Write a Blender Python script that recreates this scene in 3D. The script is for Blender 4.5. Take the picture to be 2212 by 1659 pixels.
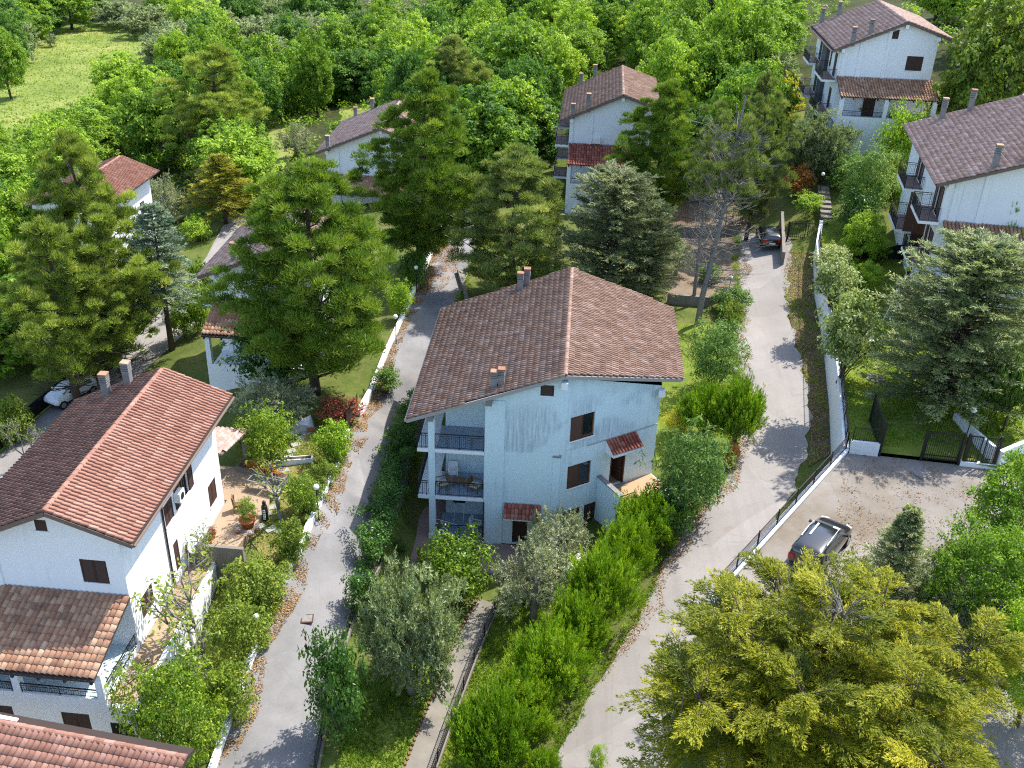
import bpy, math, random
import numpy as np
from mathutils import Vector, Matrix
from mathutils.geometry import tessellate_polygon, delaunay_2d_cdt

random.seed(7)
rng = np.random.default_rng(7)
R = math.radians
sc = bpy.context.scene
for o in list(bpy.data.objects):
    bpy.data.objects.remove(o)
COL = sc.collection

# ---------------------------------------------------------------- camera
CAM = np.array([0.0, 0.0, 37.0])
FPX, PITCH, ROLL = 2204.9, R(29.27), R(-1.932)      # focal length in units of a 2212 px wide frame
PW, PH = 2212.0, 1659.0
_rt = np.array([1.0, 0, 0]); _dn = np.array([0, -math.sin(PITCH), -math.cos(PITCH)])
FW = np.array([0, math.cos(PITCH), -math.sin(PITCH)])
RT = math.cos(ROLL) * _rt + math.sin(ROLL) * _dn
DN = -math.sin(ROLL) * _rt + math.cos(ROLL) * _dn
cd = bpy.data.cameras.new("camera"); cam = bpy.data.objects.new("camera", cd); COL.objects.link(cam)
cd.sensor_width = 36.0; cd.lens = FPX / PW * 36.0; cd.clip_start = 0.5; cd.clip_end = 3000
cam.matrix_world = Matrix(((RT[0], -DN[0], -FW[0], CAM[0]), (RT[1], -DN[1], -FW[1], CAM[1]), (RT[2], -DN[2], -FW[2], CAM[2]), (0, 0, 0, 1)))
sc.camera = cam

# ---------------------------------------------------------------- sky, sun, exposure
SUN_AZ, SUN_EL = 38.0, 57.0                           # degrees from +X towards +Y, and above the horizon
w = bpy.data.worlds.new("World"); sc.world = w; w.use_nodes = True
nt = w.node_tree; nt.nodes.clear()
sky = nt.nodes.new("ShaderNodeTexSky"); sky.sky_type = 'NISHITA'; sky.sun_disc = False
sky.sun_elevation = R(SUN_EL); sky.sun_rotation = R(90 - SUN_AZ); sky.air_density = 1.0; sky.dust_density = 1.2; sky.ozone_density = 1.0
bg = nt.nodes.new("ShaderNodeBackground"); bg.inputs[1].default_value = 0.15
wo = nt.nodes.new("ShaderNodeOutputWorld")
nt.links.new(sky.outputs[0], bg.inputs[0]); nt.links.new(bg.outputs[0], wo.inputs[0])
ld = bpy.data.lights.new("sun", 'SUN'); ld.energy = 3.3; ld.angle = R(0.53); ld.color = (1.0, 0.955, 0.88)
sun = bpy.data.objects.new("sun", ld); COL.objects.link(sun); sun.location = (60, 60, 90)
sdir = Vector((math.cos(R(SUN_EL)) * math.cos(R(SUN_AZ)), math.cos(R(SUN_EL)) * math.sin(R(SUN_AZ)), math.sin(R(SUN_EL))))
sun.rotation_euler = sdir.to_track_quat('Z', 'Y').to_euler()
vs = sc.view_settings
vs.view_transform = 'Standard'; vs.look = 'None'; vs.exposure = 1.3; vs.gamma = 1.0; vs.use_curve_mapping = False
sc.cycles.max_bounces = 6; sc.cycles.transparent_max_bounces = 8; sc.cycles.diffuse_bounces = 3; sc.cycles.glossy_bounces = 2; sc.cycles.transmission_bounces = 4
sc.cycles.use_denoising = False; sc.cycles.use_adaptive_sampling = False; sc.cycles.sample_clamp_indirect = 4.0
sc.cycles.pixel_filter_type = 'BLACKMAN_HARRIS'; sc.cycles.filter_width = 1.15

# ---------------------------------------------------------------- picture <-> place
def ray(x, y):
    return ((x - PW / 2) / FPX) * RT + ((y - PH / 2) / FPX) * DN + FW
def at_z(x, y, z):
    v = ray(x, y); return CAM + v * ((z - CAM[2]) / v[2])
def at_plane(x, y, p, n):
    v = ray(x, y); n = np.array(n, float); return CAM + v * (((np.array(p, float) - CAM) @ n) / (v @ n))
def proj(p):
    d = np.asarray(p, float) - CAM
    z = d @ FW
    return np.stack([PW / 2 + FPX * (d @ RT) / z, PH / 2 + FPX * (d @ DN) / z, z], -1)

# ---------------------------------------------------------------- terrain heights (x, y, z) read off floors, doors, cars and lamps
TP = [(-10.5, 24, 0.2), (-9.8, 31, 0.9), (-9.3, 36, 1.5), (-9.0, 42.5, 2.4), (-8.8, 48, 3.0), (-8.5, 54, 3.35), (-8.2, 62, 3.7), (-7.2, 72, 4.0), (-6.0, 84, 4.2), (-5, 95, 4.0),
      (2.5, 28, 0.3), (5, 34, 0.9), (9, 40, 1.8), (12, 44, 2.4), (15, 50, 2.9), (16.8, 57, 3.4), (18, 66, 4.0), (19.5, 76, 4.5), (21, 86, 5.0), (22, 92, 5.4),
      (-4, 43, -0.1), (0, 43, -0.15), (3.5, 43.5, 0.1), (-4, 52, 0.1), (0, 52, 0.0), (-3, 37, -0.5), (1, 37, -0.2), (-5, 31, -0.6), (-2, 27, -0.8),
      (-5.6, 46, -0.05), (-5.4, 50, 0.0), (-5.3, 55, 0.15), (-6.0, 43.5, 0.0), (-7.2, 46, 2.75), (-7.0, 52, 3.2), (7.5, 45.0, 1.5), (9.8, 49, 2.7), (11.5, 56, 3.2), (12, 62, 3.6), (0, 66, 3.6), (6, 66, 3.8), (4, 76, 3.9), (12, 76, 4.2),
      (-11.6, 31, 0.7), (-13, 31, 0.5), (-12.5, 36, 1.5), (-11.5, 42, 2.85), (-12.5, 46, 3.45), (-13.2, 43.5, 3.4), (-14.0, 41, 3.2), (-13.5, 50, 3.45), (-12, 55, 3.5), (-20, 29, 0.4), (-26, 30, 0.0), (-15.5, 56, 3.0),
      (-14, 62, 2.6), (-19, 64, 1.4), (-25, 62, -0.8), (-31, 56, -2.2), (-34, 67, -3.0), (-40, 60, -4), (-26, 45, -0.8), (-27, 78, -1.5), (-36, 88, -2.2), (-48, 85, -4.2), (-21, 92, 0.8), (-22, 107, 0.4),
      (10, 97, 3.3), (2, 97, 3.6), (18, 96, 5.0), (8, 112, 4.0), (24, 52, 3.6), (30, 62, 5.2), (24, 66, 4.6), (30, 50, 3.8), (20, 40, 2.9), (28, 40, 3.2), (27, 84, 7.0), (24, 92, 7.2), (33, 95, 9.2), (40, 97, 10.5), (46, 104, 13), (38, 80, 9.0), (48, 74, 11),
      (0, 130, 3.0), (-20, 130, -1.0), (20, 130, 7.0), (45, 130, 14), (70, 120, 19), (-45, 120, -5), (-70, 120, -8), (-60, 160, -9), (-100, 160, -12), (-20, 170, -4), (20, 170, 4), (60, 170, 14), (100, 170, 22), (-80, 220, -14), (-30, 240, -12), (20, 240, -3), (80, 240, 9),
      (-100, 300, -18), (0, 300, -14), (100, 300, 4), (0, 420, -18), (-150, 420, -22), (160, 420, 0), (-70, 60, -9), (-110, 90, -14), (-60, 20, -3), (60, 20, 5), (0, 5, -2), (0, -20, -3), (80, 60, 15), (130, 110, 25)]
TPA = np.array(TP, float)
def _phi(r2):
    return 0.5 * r2 * np.log(np.maximum(r2, 1e-9))
def _tps():
    n = len(TPA); X = TPA[:, :2] / 20.0
    d2 = ((X[:, None] - X[None]) ** 2).sum(-1)
    A = np.zeros((n + 3, n + 3)); A[:n, :n] = _phi(d2) + np.eye(n) * 0.004
    Pm = np.c_[np.ones(n), X]; A[:n, n:] = Pm; A[n:, :n] = Pm.T
    return np.linalg.solve(A, np.r_[TPA[:, 2], 0, 0, 0])
TW = _tps()
def T(x, y):
    x = np.clip(np.asarray(x, float), -160, 170); y = np.clip(np.asarray(y, float), -20, 430)
    sh = np.broadcast(x, y).shape
    q = np.stack([np.broadcast_to(x, sh).ravel(), np.broadcast_to(y, sh).ravel()], 1) / 20.0
    out = np.empty(len(q))
    for i in range(0, len(q), 20000):
        s = q[i:i + 20000]
        out[i:i + 20000] = _phi(((s[:, None] - TPA[None, :, :2] / 20.0) ** 2).sum(-1)) @ TW[:-3] + TW[-3] + s @ TW[-2:]
    return out.reshape(sh) if sh else float(out[0])
_ts = np.concatenate([np.arange(24, 140, 0.25), np.arange(140, 420, 1.0)])
def gp(x, y, dz=0.0):
    """the point of the terrain seen at a place of the picture"""
    v = ray(x, y); P = CAM + v[None] * _ts[:, None]
    d = P[:, 2] - T(P[:, 0], P[:, 1]) - dz
    k = np.argmax(d < 0)
    if k == 0: k = len(d) - 1
    a = d[k - 1] / (d[k - 1] - d[k] + 1e-9); t = _ts[k - 1] + a * (_ts[k] - _ts[k - 1])
    return CAM + v * t

# ---------------------------------------------------------------- object helpers
def link(o, parent=None):
    COL.objects.link(o)
    if parent is not None: o.parent = parent
    return o
def tag(o, label=None, cat=None, group=None, kind=None):
    if label: o["label"] = label
    if cat: o["category"] = cat
    if group: o["group"] = group
    if kind: o["kind"] = kind
    return o
def thing(name, loc, rz=0.0, label=None, cat=None, group=None):
    o = bpy.data.objects.new(name, None); o.empty_display_size = 0.3
    link(o); o.location = loc; o.rotation_euler = (0, 0, rz)
    return tag(o, label, cat, group)
def copy_tree(o, parent=None):
    c = o.copy(); COL.objects.link(c); c.parent = parent
    for ch in o.children:
        copy_tree(ch, c)
    return c
def mesh_np(name, verts, faces, mat, parent=None, tint=None, smooth=False, kind=None):
    """verts (n,3), faces (m,k) arrays -> one mesh object"""
    me = bpy.data.meshes.new(name); verts = np.asarray(verts, np.float32); faces = np.asarray(faces, np.int32)
    m, k = faces.shape
    me.vertices.add(len(verts)); me.vertices.foreach_set("co", verts.ravel())
    me.loops.add(m * k); me.loops.foreach_set("vertex_index", faces.ravel())
    me.polygons.add(m); me.polygons.foreach_set("loop_start", np.arange(0, m * k, k, dtype=np.int32))
    me.polygons.foreach_set("loop_total", np.full(m, k, np.int32))
    if smooth: me.polygons.foreach_set("use_smooth", np.ones(m, bool))
    if tint is not None:
        a = me.attributes.new("tint", 'FLOAT', 'POINT'); a.data.foreach_set("value", np.asarray(tint, np.float32))
    me.materials.append(mat); me.update()
    o = bpy.data.objects.new(name, me); link(o, parent)
    if kind: o["kind"] = kind
    return o

class MB:
    def __init__(s): s.v = []; s.f = []
    def add(s, vs, fs):
        b = len(s.v); s.v += [tuple(map(float, p)) for p in vs]; s.f += [tuple(b + i for i in f) for f in fs]; return s
    def poly(s, pts): return s.add(pts, [tuple(range(len(pts)))])
    def box(s, x0, x1, y0, y1, z0, z1):
        return s.add([(x0, y0, z0), (x1, y0, z0), (x1, y1, z0), (x0, y1, z0), (x0, y0, z1), (x1, y0, z1), (x1, y1, z1), (x0, y1, z1)],
                     [(0, 3, 2, 1), (4, 5, 6, 7), (0, 1, 5, 4), (1, 2, 6, 5), (2, 3, 7, 6), (3, 0, 4, 7)])
    def hexa(s, p):
        return s.add(p, [(0, 3, 2, 1), (4, 5, 6, 7), (0, 1, 5, 4), (1, 2, 6, 5), (2, 3, 7, 6), (3, 0, 4, 7)])
    def beam(s, a, b, wd, hd, up=(0, 0, 1)):
        a = Vector(a); b = Vector(b); d = (b - a).normalized(); up = Vector(up)
        if abs(d.dot(up)) > 0.98: up = Vector((1, 0, 0))
        x = d.cross(up).normalized() * wd / 2; y = x.cross(d).normalized() * hd / 2
        return s.hexa([a - x - y, a + x - y, b + x - y, b - x - y, a - x + y, a + x + y, b + x + y, b - x + y])
    def prism(s, pts, z0, z1):
        n = len(pts); vs = [(p[0], p[1], (z0(p) if callable(z0) else z0)) for p in pts] + [(p[0], p[1], (z1(p) if callable(z1) else z1)) for p in pts]
        return s.add(vs, [tuple(range(n - 1, -1, -1)), tuple(range(n, 2 * n))] + [(i, (i + 1) % n, n + (i + 1) % n, n + i) for i in range(n)])
    def tube(s, pts, rad, n=6, cap=True):
        pts = [Vector(p) for p in pts]; rad = rad if hasattr(rad, '__len__') else [rad] * len(pts)
        vs = []; fs = []; px = None
        for i, p in enumerate(pts):
            d = (pts[min(i + 1, len(pts) - 1)] - pts[max(i - 1, 0)]).normalized()
            if px is None: px = d.orthogonal().normalized()
            px = (px - d * px.dot(d)).normalized(); py = d.cross(px)
            for k in range(n):
                a = 2 * math.pi * k / n; vs.append(p + (px * math.cos(a) + py * math.sin(a)) * rad[i])
            if i:
                for k in range(n):
                    fs.append(((i - 1) * n + k, (i - 1) * n + (k + 1) % n, i * n + (k + 1) % n, i * n + k))
        if cap:
            fs.append(tuple(range(n - 1, -1, -1))); fs.append(tuple(range((len(pts) - 1) * n, len(pts) * n)))
        return s.add(vs, fs)
    def lathe(s, prof, c=(0, 0, 0), n=14):
        vs = []; fs = []
        for i, (r, z) in enumerate(prof):
            for k in range(n):
                a = 2 * math.pi * k / n; vs.append((c[0] + r * math.cos(a), c[1] + r * math.sin(a), c[2] + z))
            if i:
                for k in range(n): fs.append(((i - 1) * n + k, (i - 1) * n + (k + 1) % n, i * n + (k + 1) % n, i * n + k))
        fs.append(tuple(range(n - 1, -1, -1))); fs.append(tuple(range((len(prof) - 1) * n, len(prof) * n)))
        return s.add(vs, fs)
    def sphere(s, c, r, n=14, m=9):
        return s.lathe([(max(r * math.sin(math.pi * i / m), 1e-3), -r * math.cos(math.pi * i / m)) for i in range(m + 1)], c, n)
    def build(s, name, mat, parent=None, smooth=False, kind=None, label=None):
        me = bpy.data.meshes.new(name); me.from_pydata(s.v, [], s.f); me.materials.append(mat)
        if smooth: me.polygons.foreach_set("use_smooth", [True] * len(me.polygons))
        me.update(); o = bpy.data.objects.new(name, me); link(o, parent)
        if kind: o["kind"] = kind
        if label: o["label"] = label
        return o

# ---------------------------------------------------------------- materials
class NT:
    def __init__(s, name):
        s.m = bpy.data.materials.new(name); s.m.use_nodes = True; s.t = s.m.node_tree; s.t.nodes.clear()
        s.out = s.t.nodes.new("ShaderNodeOutputMaterial")
    def n(s, typ, ins=None, **kw):
        nd = s.t.nodes.new("ShaderNode" + typ)
        for k, v in kw.items(): setattr(nd, k, v)
        for k, v in (ins or {}).items():
            sk = nd.inputs[k]
            if hasattr(v, "is_linked"): s.t.links.new(v, sk)
            else: sk.default_value = v
        return nd
    def pos(s): return s.n("NewGeometry").outputs["Position"]
    def noise(s, scale, detail=4, rough=0.55, vec=None, stretch=None):
        v = vec or s.pos()
        if stretch: v = s.n("VectorMath", {0: v, 1: stretch}, operation='MULTIPLY').outputs[0]
        return s.n("TexNoise", {"Vector": v, "Scale": scale, "Detail": detail, "Roughness": rough}).outputs["Fac"]
    def ramp(s, fac, stops):
        r = s.n("ValToRGB", {"Fac": fac}); e = r.color_ramp.elements
        while len(e) < len(stops): e.new(0.5)
        for i, (p, c) in enumerate(stops):
            e[i].position = p; e[i].color = (*c, 1) if len(c) == 3 else c
        return r.outputs["Color"]
    def step(s, fac, a, b):
        return s.n("MapRange", {"Value": fac, "From Min": a, "From Max": b}).outputs[0]
    def mix(s, f, a, b, mode='MIX'):
        nd = s.t.nodes.new("ShaderNodeMix"); nd.data_type = 'RGBA'; nd.blend_type = mode
        for sk, v in ((nd.inputs[0], f), (nd.inputs[6], a), (nd.inputs[7], b)):
            if hasattr(v, "is_linked"): s.t.links.new(v, sk)
            else: sk.default_value = (*v, 1) if isinstance(v, tuple) and len(v) == 3 else v
        return nd.outputs[2]
    def math(s, op, a, b=0.0):
        return s.n("Math", {0: a, 1: b}, operation=op).outputs[0]
    def bump(s, h, strength=0.3, dist=0.02):
        return s.n("Bump", {"Height": h, "Strength": strength, "Distance": dist}).outputs[0]
    def bsdf(s, col, rough=0.7, normal=None, metal=0.0, spec=0.35, **kw):
        b = s.n("BsdfPrincipled", {"Roughness": rough, "Metallic": metal, "Specular IOR Level": spec})
        for k, v in list(kw.items()) + [("Base Color", col), ("Normal", normal)]:
            if v is None: continue
            k = k.replace("_", " ")
            if hasattr(v, "is_linked"): s.t.links.new(v, b.inputs[k])
            else: b.inputs[k].default_value = (*v, 1) if isinstance(v, tuple) and len(v) == 3 else v
        s.t.links.new(b.outputs[0], s.out.inputs[0]); return s.m

def plain(name, col, rough=0.6, metal=0.0, var=0.12, spec=0.35, scale=6.0):
    t = NT(name); n = t.noise(scale, 5)
    c = t.mix(n, tuple(max(0, x * (1 - var)) for x in col), tuple(min(1, x * (1 + var)) for x in col))
    return t.bsdf(c, rough, t.bump(t.noise(scale * 6), 0.15, 0.01), metal, spec)

def wall_mat(name, base, stain=0.55, amount=0.5, band=None):
    t = NT(name)
    st = t.noise(1.0, 6, 0.65, stretch=(5.5, 5.5, 0.35))
    big = t.noise(0.42, 3, 0.5)
    fine = t.noise(9.0, 6, 0.7)
    mask = t.math('MULTIPLY', t.step(st, 0.47, 0.72), t.step(big, 0.46, 0.66))
    mask = t.math('MULTIPLY', mask, t.step(fine, 0.25, 0.75))
    c = t.mix(t.math('MULTIPLY', mask, amount), base, (0.25, 0.27, 0.31))
    if band:
        z = t.n("SeparateXYZ", {0: t.pos()}).outputs[2]
        zw = t.math('ADD', z, t.math('MULTIPLY', t.noise(1.3, 4), -1.2))
        b = t.math('MULTIPLY', t.step(z, band[0], band[0] + .12), t.math('SUBTRACT', 1.0, t.step(zw, band[1] - 1.2, band[1])))
        b = t.math('MULTIPLY', b, t.step(t.noise(1.0, 6, .7, stretch=(9, 9, .6)), .36, .62)); b = t.math('MULTIPLY', b, t.step(t.noise(.55, 3), .40, .52))
        c = t.mix(t.math('MULTIPLY', b, .62), c, (0.27, 0.30, 0.36))
    st2 = t.step(t.noise(1.0, 5, 0.7, stretch=(11, 11, 0.22)), 0.60, 0.78)
    c = t.mix(t.math('MULTIPLY', t.math('MULTIPLY', st2, t.step(t.noise(0.8, 3), 0.5, 0.62)), stain * 0.6), c, (0.20, 0.18, 0.22))
    c = t.mix(t.math('MULTIPLY', t.step(t.noise(0.7, 4), 0.35, 0.75), 0.16), c, tuple(x * 0.8 for x in base))
    return t.bsdf(c, 0.85, t.bump(t.noise(40, 4), 0.2, 0.008), spec=0.2)

def tile_mat(name, stops, lichen=0.3, pale=0.3, dark=(0.045, 0.035, 0.032), darken=0.35):
    t = NT(name)
    a = t.n("Attribute", attribute_name="tint").outputs["Fac"]
    r = t.n("ObjectInfo").outputs["Random"]
    tint = t.math('FRACT', t.math('ADD', a, r))
    c = t.ramp(tint, stops)
    c = t.mix(t.math('MULTIPLY', t.step(t.noise(0.9, 5, 0.65), 0.52, 0.72), pale), c, (0.52, 0.42, 0.37))
    c = t.mix(t.math('MULTIPLY', t.step(t.noise(1.7, 6, 0.7), 0.5, 0.72), darken), c, dark)
    c = t.mix(t.math('MULTIPLY', t.step(t.noise(3.2, 6, 0.75), 0.58, 0.74), lichen), c, (0.34, 0.19, 0.045))
    c = t.mix(t.math('MULTIPLY', t.step(t.noise(14, 5, 0.8), 0.45, 0.8), 0.5), c, dark)
    return t.bsdf(c, 0.85, t.bump(t.noise(30, 4), 0.25, 0.01), spec=0.2)

def leaf_mat(name, dark, mid, light, trans=0.32, rough=0.55, tcol=None, gain=1.45):
    t = NT(name); dark, mid, light = (tuple(min(.62, c * g) for c, g in zip(k, (gain * 1.06, gain, gain * .9))) for k in (dark, mid, light)); trans = min(.45, trans * 1.25)
    a = t.n("Attribute", attribute_name="tint").outputs["Fac"]
    r = t.n("ObjectInfo").outputs["Random"]
    f = t.math('ADD', t.math('MULTIPLY', a, 0.8), t.math('MULTIPLY', r, 0.2))
    c = t.ramp(f, [(0.12, dark), (0.5, mid), (0.9, light)])
    b = t.n("BsdfPrincipled", {"Base Color": c, "Roughness": rough, "Specular IOR Level": 0.25})
    tc = t.mix(1.0, c, tcol or (1.25, 1.3, 0.55), 'MULTIPLY')
    tr = t.n("BsdfTranslucent", {"Color": tc})
    mx = t.n("MixShader", {0: trans}); t.t.links.new(b.outputs[0], mx.inputs[1]); t.t.links.new(tr.outputs[0], mx.inputs[2])
    t.t.links.new(mx.outputs[0], t.out.inputs[0]); return t.m

M = {}
M['white'] = wall_mat("white_render", (0.80, 0.82, 0.845), 0.5, 0.45)
M['pale'] = wall_mat("pale_blue_render", (0.63, 0.765, 0.815), 0.75, 0.7)
M['pale_worn'] = wall_mat("worn_blue_render", (0.63, 0.765, 0.815), 0.9, 0.85, (6.28, 9.4))
M['trim'] = wall_mat("white_trim", (0.80, 0.81, 0.82), 0.35, 0.3)
M['slab'] = plain("concrete_edge", (0.33, 0.31, 0.29), 0.9)
M['underlay'] = plain("dark_mortar_bed", (0.045, 0.032, 0.028), 0.95)
M['balcony_tile'] = plain("grey_blue_floor", (0.30, 0.36, 0.43), 0.7, var=.1)
M['soffit'] = plain("soffit_wood", (0.16, 0.11, 0.085), 0.85)
M['stone'] = plain("dark_stone_cladding", (0.085, 0.085, 0.095), 0.9, var=0.5, scale=3)
M['brown'] = plain("brown_wood", (0.085, 0.038, 0.022), 0.55, var=0.3)
M['brown_dark'] = plain("dark_brown_wood", (0.05, 0.024, 0.017), 0.6, var=0.3)
M['orangewood'] = plain("orange_wood_frame", (0.20, 0.075, 0.026), 0.5, var=0.25)
t = NT("window_glass"); M['glass'] = t.bsdf((0.012, 0.016, 0.02), 0.04, spec=0.8)
M['dark'] = plain("interior_shade", (0.012, 0.01, 0.009), 0.9)  # near black: the lack of light indoors is put into the colour
M['iron'] = plain("black_iron", (0.016, 0.016, 0.018), 0.45, var=0.2)
M['chimney'] = plain("weathered_concrete", (0.21, 0.205, 0.20), 0.95, var=0.45, scale=5)
M['terracotta'] = plain("dull_brick", (0.20, 0.10, 0.065), 0.9, var=.4)
M['brick'] = M['terracotta']
M['terracotta'] = plain("terracotta", (0.40, 0.125, 0.055), 0.75, var=0.3)
M['floor_pink'] = plain("pink_floor_tiles", (0.26, 0.175, 0.15), 0.7, var=0.2, scale=3)
M['floor_tan'] = plain("tan_floor_tiles", (0.33, 0.235, 0.155), 0.75, var=0.16, scale=2)
M['floor_orange'] = plain("orange_floor_tiles", (0.42, 0.26, 0.15), 0.75, var=0.12, scale=2)
M['concrete'] = plain("concrete", (0.20, 0.18, 0.15), 0.92, var=0.4, scale=1.3)
M['paving'] = plain("paving_stone", (0.30, 0.31, 0.26), 0.92, var=0.3, scale=4)
M['bark'] = plain("bark", (0.085, 0.062, 0.048), 0.95, var=0.45, scale=5)
M['bark_grey'] = plain("grey_bark", (0.20, 0.185, 0.17), 0.95, var=0.4, scale=6)
M['bulb'] = plain("white_globe", (0.85, 0.84, 0.80), 0.25, var=0.03)
M['plastic'] = plain("white_plastic", (0.80, 0.80, 0.79), 0.4, var=0.05)
M['canvas'] = plain("cream_cushion", (0.60, 0.56, 0.48), 0.9)
M['pine_wood'] = plain("light_wood", (0.20, 0.115, 0.06), 0.6)
M['net'] = plain("dark_green_net", (0.012, 0.020, 0.017), 0.9)
M['black'] = plain("black_vinyl", (0.02, 0.02, 0.022), 0.4)
M['grey_metal'] = plain("grey_metal", (0.42, 0.43, 0.44), 0.4, 0.6)
# carriageways: pale worn asphalt with darker patches and cracks
def asphalt(name, base, patch, litter):
    t = NT(name)
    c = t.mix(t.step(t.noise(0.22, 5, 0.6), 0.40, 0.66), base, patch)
    c = t.mix(t.math('MULTIPLY', t.step(t.noise(1.1, 6, 0.7), 0.52, 0.75), 0.55), c, tuple(x * 0.72 for x in base))
    c = t.mix(t.math('MULTIPLY', t.step(t.noise(0.55, 6, 0.7), 0.60, 0.72), litter), c, (0.27, 0.19, 0.11))
    c = t.mix(t.math('MULTIPLY', t.step(t.noise(22, 3, 0.8), 0.40, 0.75), 0.45), c, tuple(x * 0.6 for x in base))
    cr = t.n("TexVoronoi", {"Vector": t.pos(), "Scale": 0.33}, feature='DISTANCE_TO_EDGE').outputs["Distance"]
    wob = t.math('ADD', cr, t.math('MULTIPLY', t.noise(2.2, 6, 0.7), 0.10))
    c = t.mix(t.math('MULTIPLY', t.math('SUBTRACT', 1.0, t.step(wob, 0.050, 0.058)), 0.16), c, (0.09, 0.085, 0.08))
    cr2 = t.n("TexVoronoi", {"Vector": t.pos(), "Scale": 0.9}, feature='DISTANCE_TO_EDGE').outputs["Distance"]
    wob2 = t.math('ADD', cr2, t.math('MULTIPLY', t.noise(3.5, 6, 0.75), 0.16))
    c = t.mix(t.math('MULTIPLY', t.math('MULTIPLY', t.math('SUBTRACT', 1.0, t.step(wob2, 0.072, 0.080)), t.step(t.noise(0.15, 3), .45, .6)), 0.45), c, (0.07, 0.066, 0.06))
    vo = t.n("TexVoronoi", {"Vector": t.pos(), "Scale": 0.16}).outputs["Color"]
    c = t.mix(t.math('MULTIPLY', t.step(t.n("SeparateXYZ", {0: vo}).outputs[0], .70, .72), 0.35), c, tuple(x * 0.62 for x in base))
    c = t.mix(t.math('MULTIPLY', t.step(t.noise(1.0, 5, .6, stretch=(1.6, .10, 1)), .5, .66), 0.30), c, tuple(x * 0.6 for x in base))
    c = t.mix(t.math('MULTIPLY', t.step(t.noise(45, 2, 0.5), 0.66, 0.72), 0.5), c, (0.62, 0.60, 0.55))
    return t.bsdf(c, 0.92, t.bump(t.noise(60, 3), 0.35, 0.01), spec=0.2)
M['road'] = asphalt("worn_shaded_asphalt", (0.27, 0.26, 0.255), (0.14, 0.135, 0.135), 0.4)  # dark patch tone mixes asphalt patches with tree shadows painted into the colour
M['road_pale'] = asphalt("pale_asphalt", (0.315, 0.29, 0.27), (0.25, 0.228, 0.21), 0.4)
M['drive'] = asphalt("dirty_driveway", (0.285, 0.26, 0.235), (0.15, 0.115, 0.075), 0.85)
def ground_mat(name, stops, scale=0.5, dirt=0.4):
    t = NT(name)
    f = t.math('ADD', t.math('MULTIPLY', t.noise(scale, 6, 0.65), 0.65), t.math('MULTIPLY', t.noise(scale * 9, 5, 0.7), 0.35))
    c = t.ramp(f, stops)
    c = t.mix(t.math('MULTIPLY', t.step(t.noise(scale * 2.6, 6, 0.7), 0.55, 0.70), dirt), c, (0.20, 0.145, 0.085))
    return t.bsdf(c, 0.95, t.bump(t.noise(18, 5), 0.8, 0.06), spec=0.1)
M['ground'] = ground_mat("rough_ground", [(0.30, (0.045, 0.070, 0.016)), (0.5, (0.10, 0.13, 0.028)), (0.72, (0.20, 0.17, 0.07))], 0.35, 0.5)
M['lawn'] = ground_mat("mown_grass", [(0.30, (0.075, 0.125, 0.018)), (0.5, (0.15, 0.20, 0.030)), (0.72, (0.26, 0.27, 0.06))], 0.6, 0.28)
M['lawn_dry'] = ground_mat("dry_grass", [(0.30, (0.11, 0.13, 0.03)), (0.5, (0.20, 0.18, 0.06)), (0.72, (0.30, 0.24, 0.09))], 0.7, 0.4)
M['meadow'] = ground_mat("meadow", [(0.34, (0.10, 0.15, 0.03)), (0.5, (0.19, 0.235, 0.055)), (0.66, (0.32, 0.30, 0.10))], 0.06, 0.15)
M['verge'] = ground_mat("leafy_verge", [(0.30, (0.06, 0.075, 0.02)), (0.46, (0.105, 0.085, 0.05)), (0.72, (0.20, 0.155, 0.10))], 0.5, 0.5)
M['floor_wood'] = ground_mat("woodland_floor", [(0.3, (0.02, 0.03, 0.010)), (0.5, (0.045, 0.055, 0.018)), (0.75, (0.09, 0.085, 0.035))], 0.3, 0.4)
M['dirt'] = ground_mat("dry_earth", [(0.3, (0.13, 0.09, 0.06)), (0.5, (0.20, 0.15, 0.105)), (0.75, (0.27, 0.225, 0.17))], 0.5, 0.3)
# foliage
M['oak'] = leaf_mat("oak_leaves", (0.038, 0.08, 0.008), (0.105, 0.195, 0.018), (0.22, 0.31, 0.04), gain=1.62)
M['oak_bright'] = leaf_mat("bright_oak_leaves", (0.065, 0.125, 0.009), (0.165, 0.27, 0.024), (0.30, 0.38, 0.055), gain=1.62)
M['oak_dark'] = leaf_mat("dark_oak_leaves", (0.018, 0.05, 0.008), (0.05, 0.12, 0.016), (0.11, 0.20, 0.03), gain=1.62)
M['pine'] = leaf_mat("pine_needles", (0.035, 0.055, 0.016), (0.090, 0.125, 0.036), (0.20, 0.225, 0.075), 0.25, gain=2.0)
M['pine_yellow'] = leaf_mat("yellowish_pine_needles", (0.048, 0.075, 0.014), (0.125, 0.168, 0.034), (0.25, 0.285, 0.07), 0.28, gain=2.0)
M['pine_deep'] = leaf_mat("deep_green_pine_needles", (0.022, 0.05, 0.008), (0.068, 0.125, 0.016), (0.165, 0.225, 0.032), 0.25, gain=1.65)
M['cedar'] = leaf_mat("grey_green_needles", (0.035, 0.06, 0.026), (0.105, 0.145, 0.065), (0.27, 0.30, 0.15), 0.2, gain=1.65)
M['greycypress'] = leaf_mat("grey_cypress_scales", (0.03, 0.048, 0.022), (0.085, 0.115, 0.055), (0.21, 0.24, 0.13), 0.2, gain=1.45)
M['bluecedar'] = leaf_mat("blue_grey_needles", (0.028, 0.05, 0.04), (0.07, 0.11, 0.085), (0.18, 0.23, 0.18), 0.2, gain=2.0)
M['cypress'] = leaf_mat("bright_cypress_scales", (0.032, 0.085, 0.006), (0.115, 0.215, 0.012), (0.27, 0.37, 0.03), 0.24)
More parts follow.
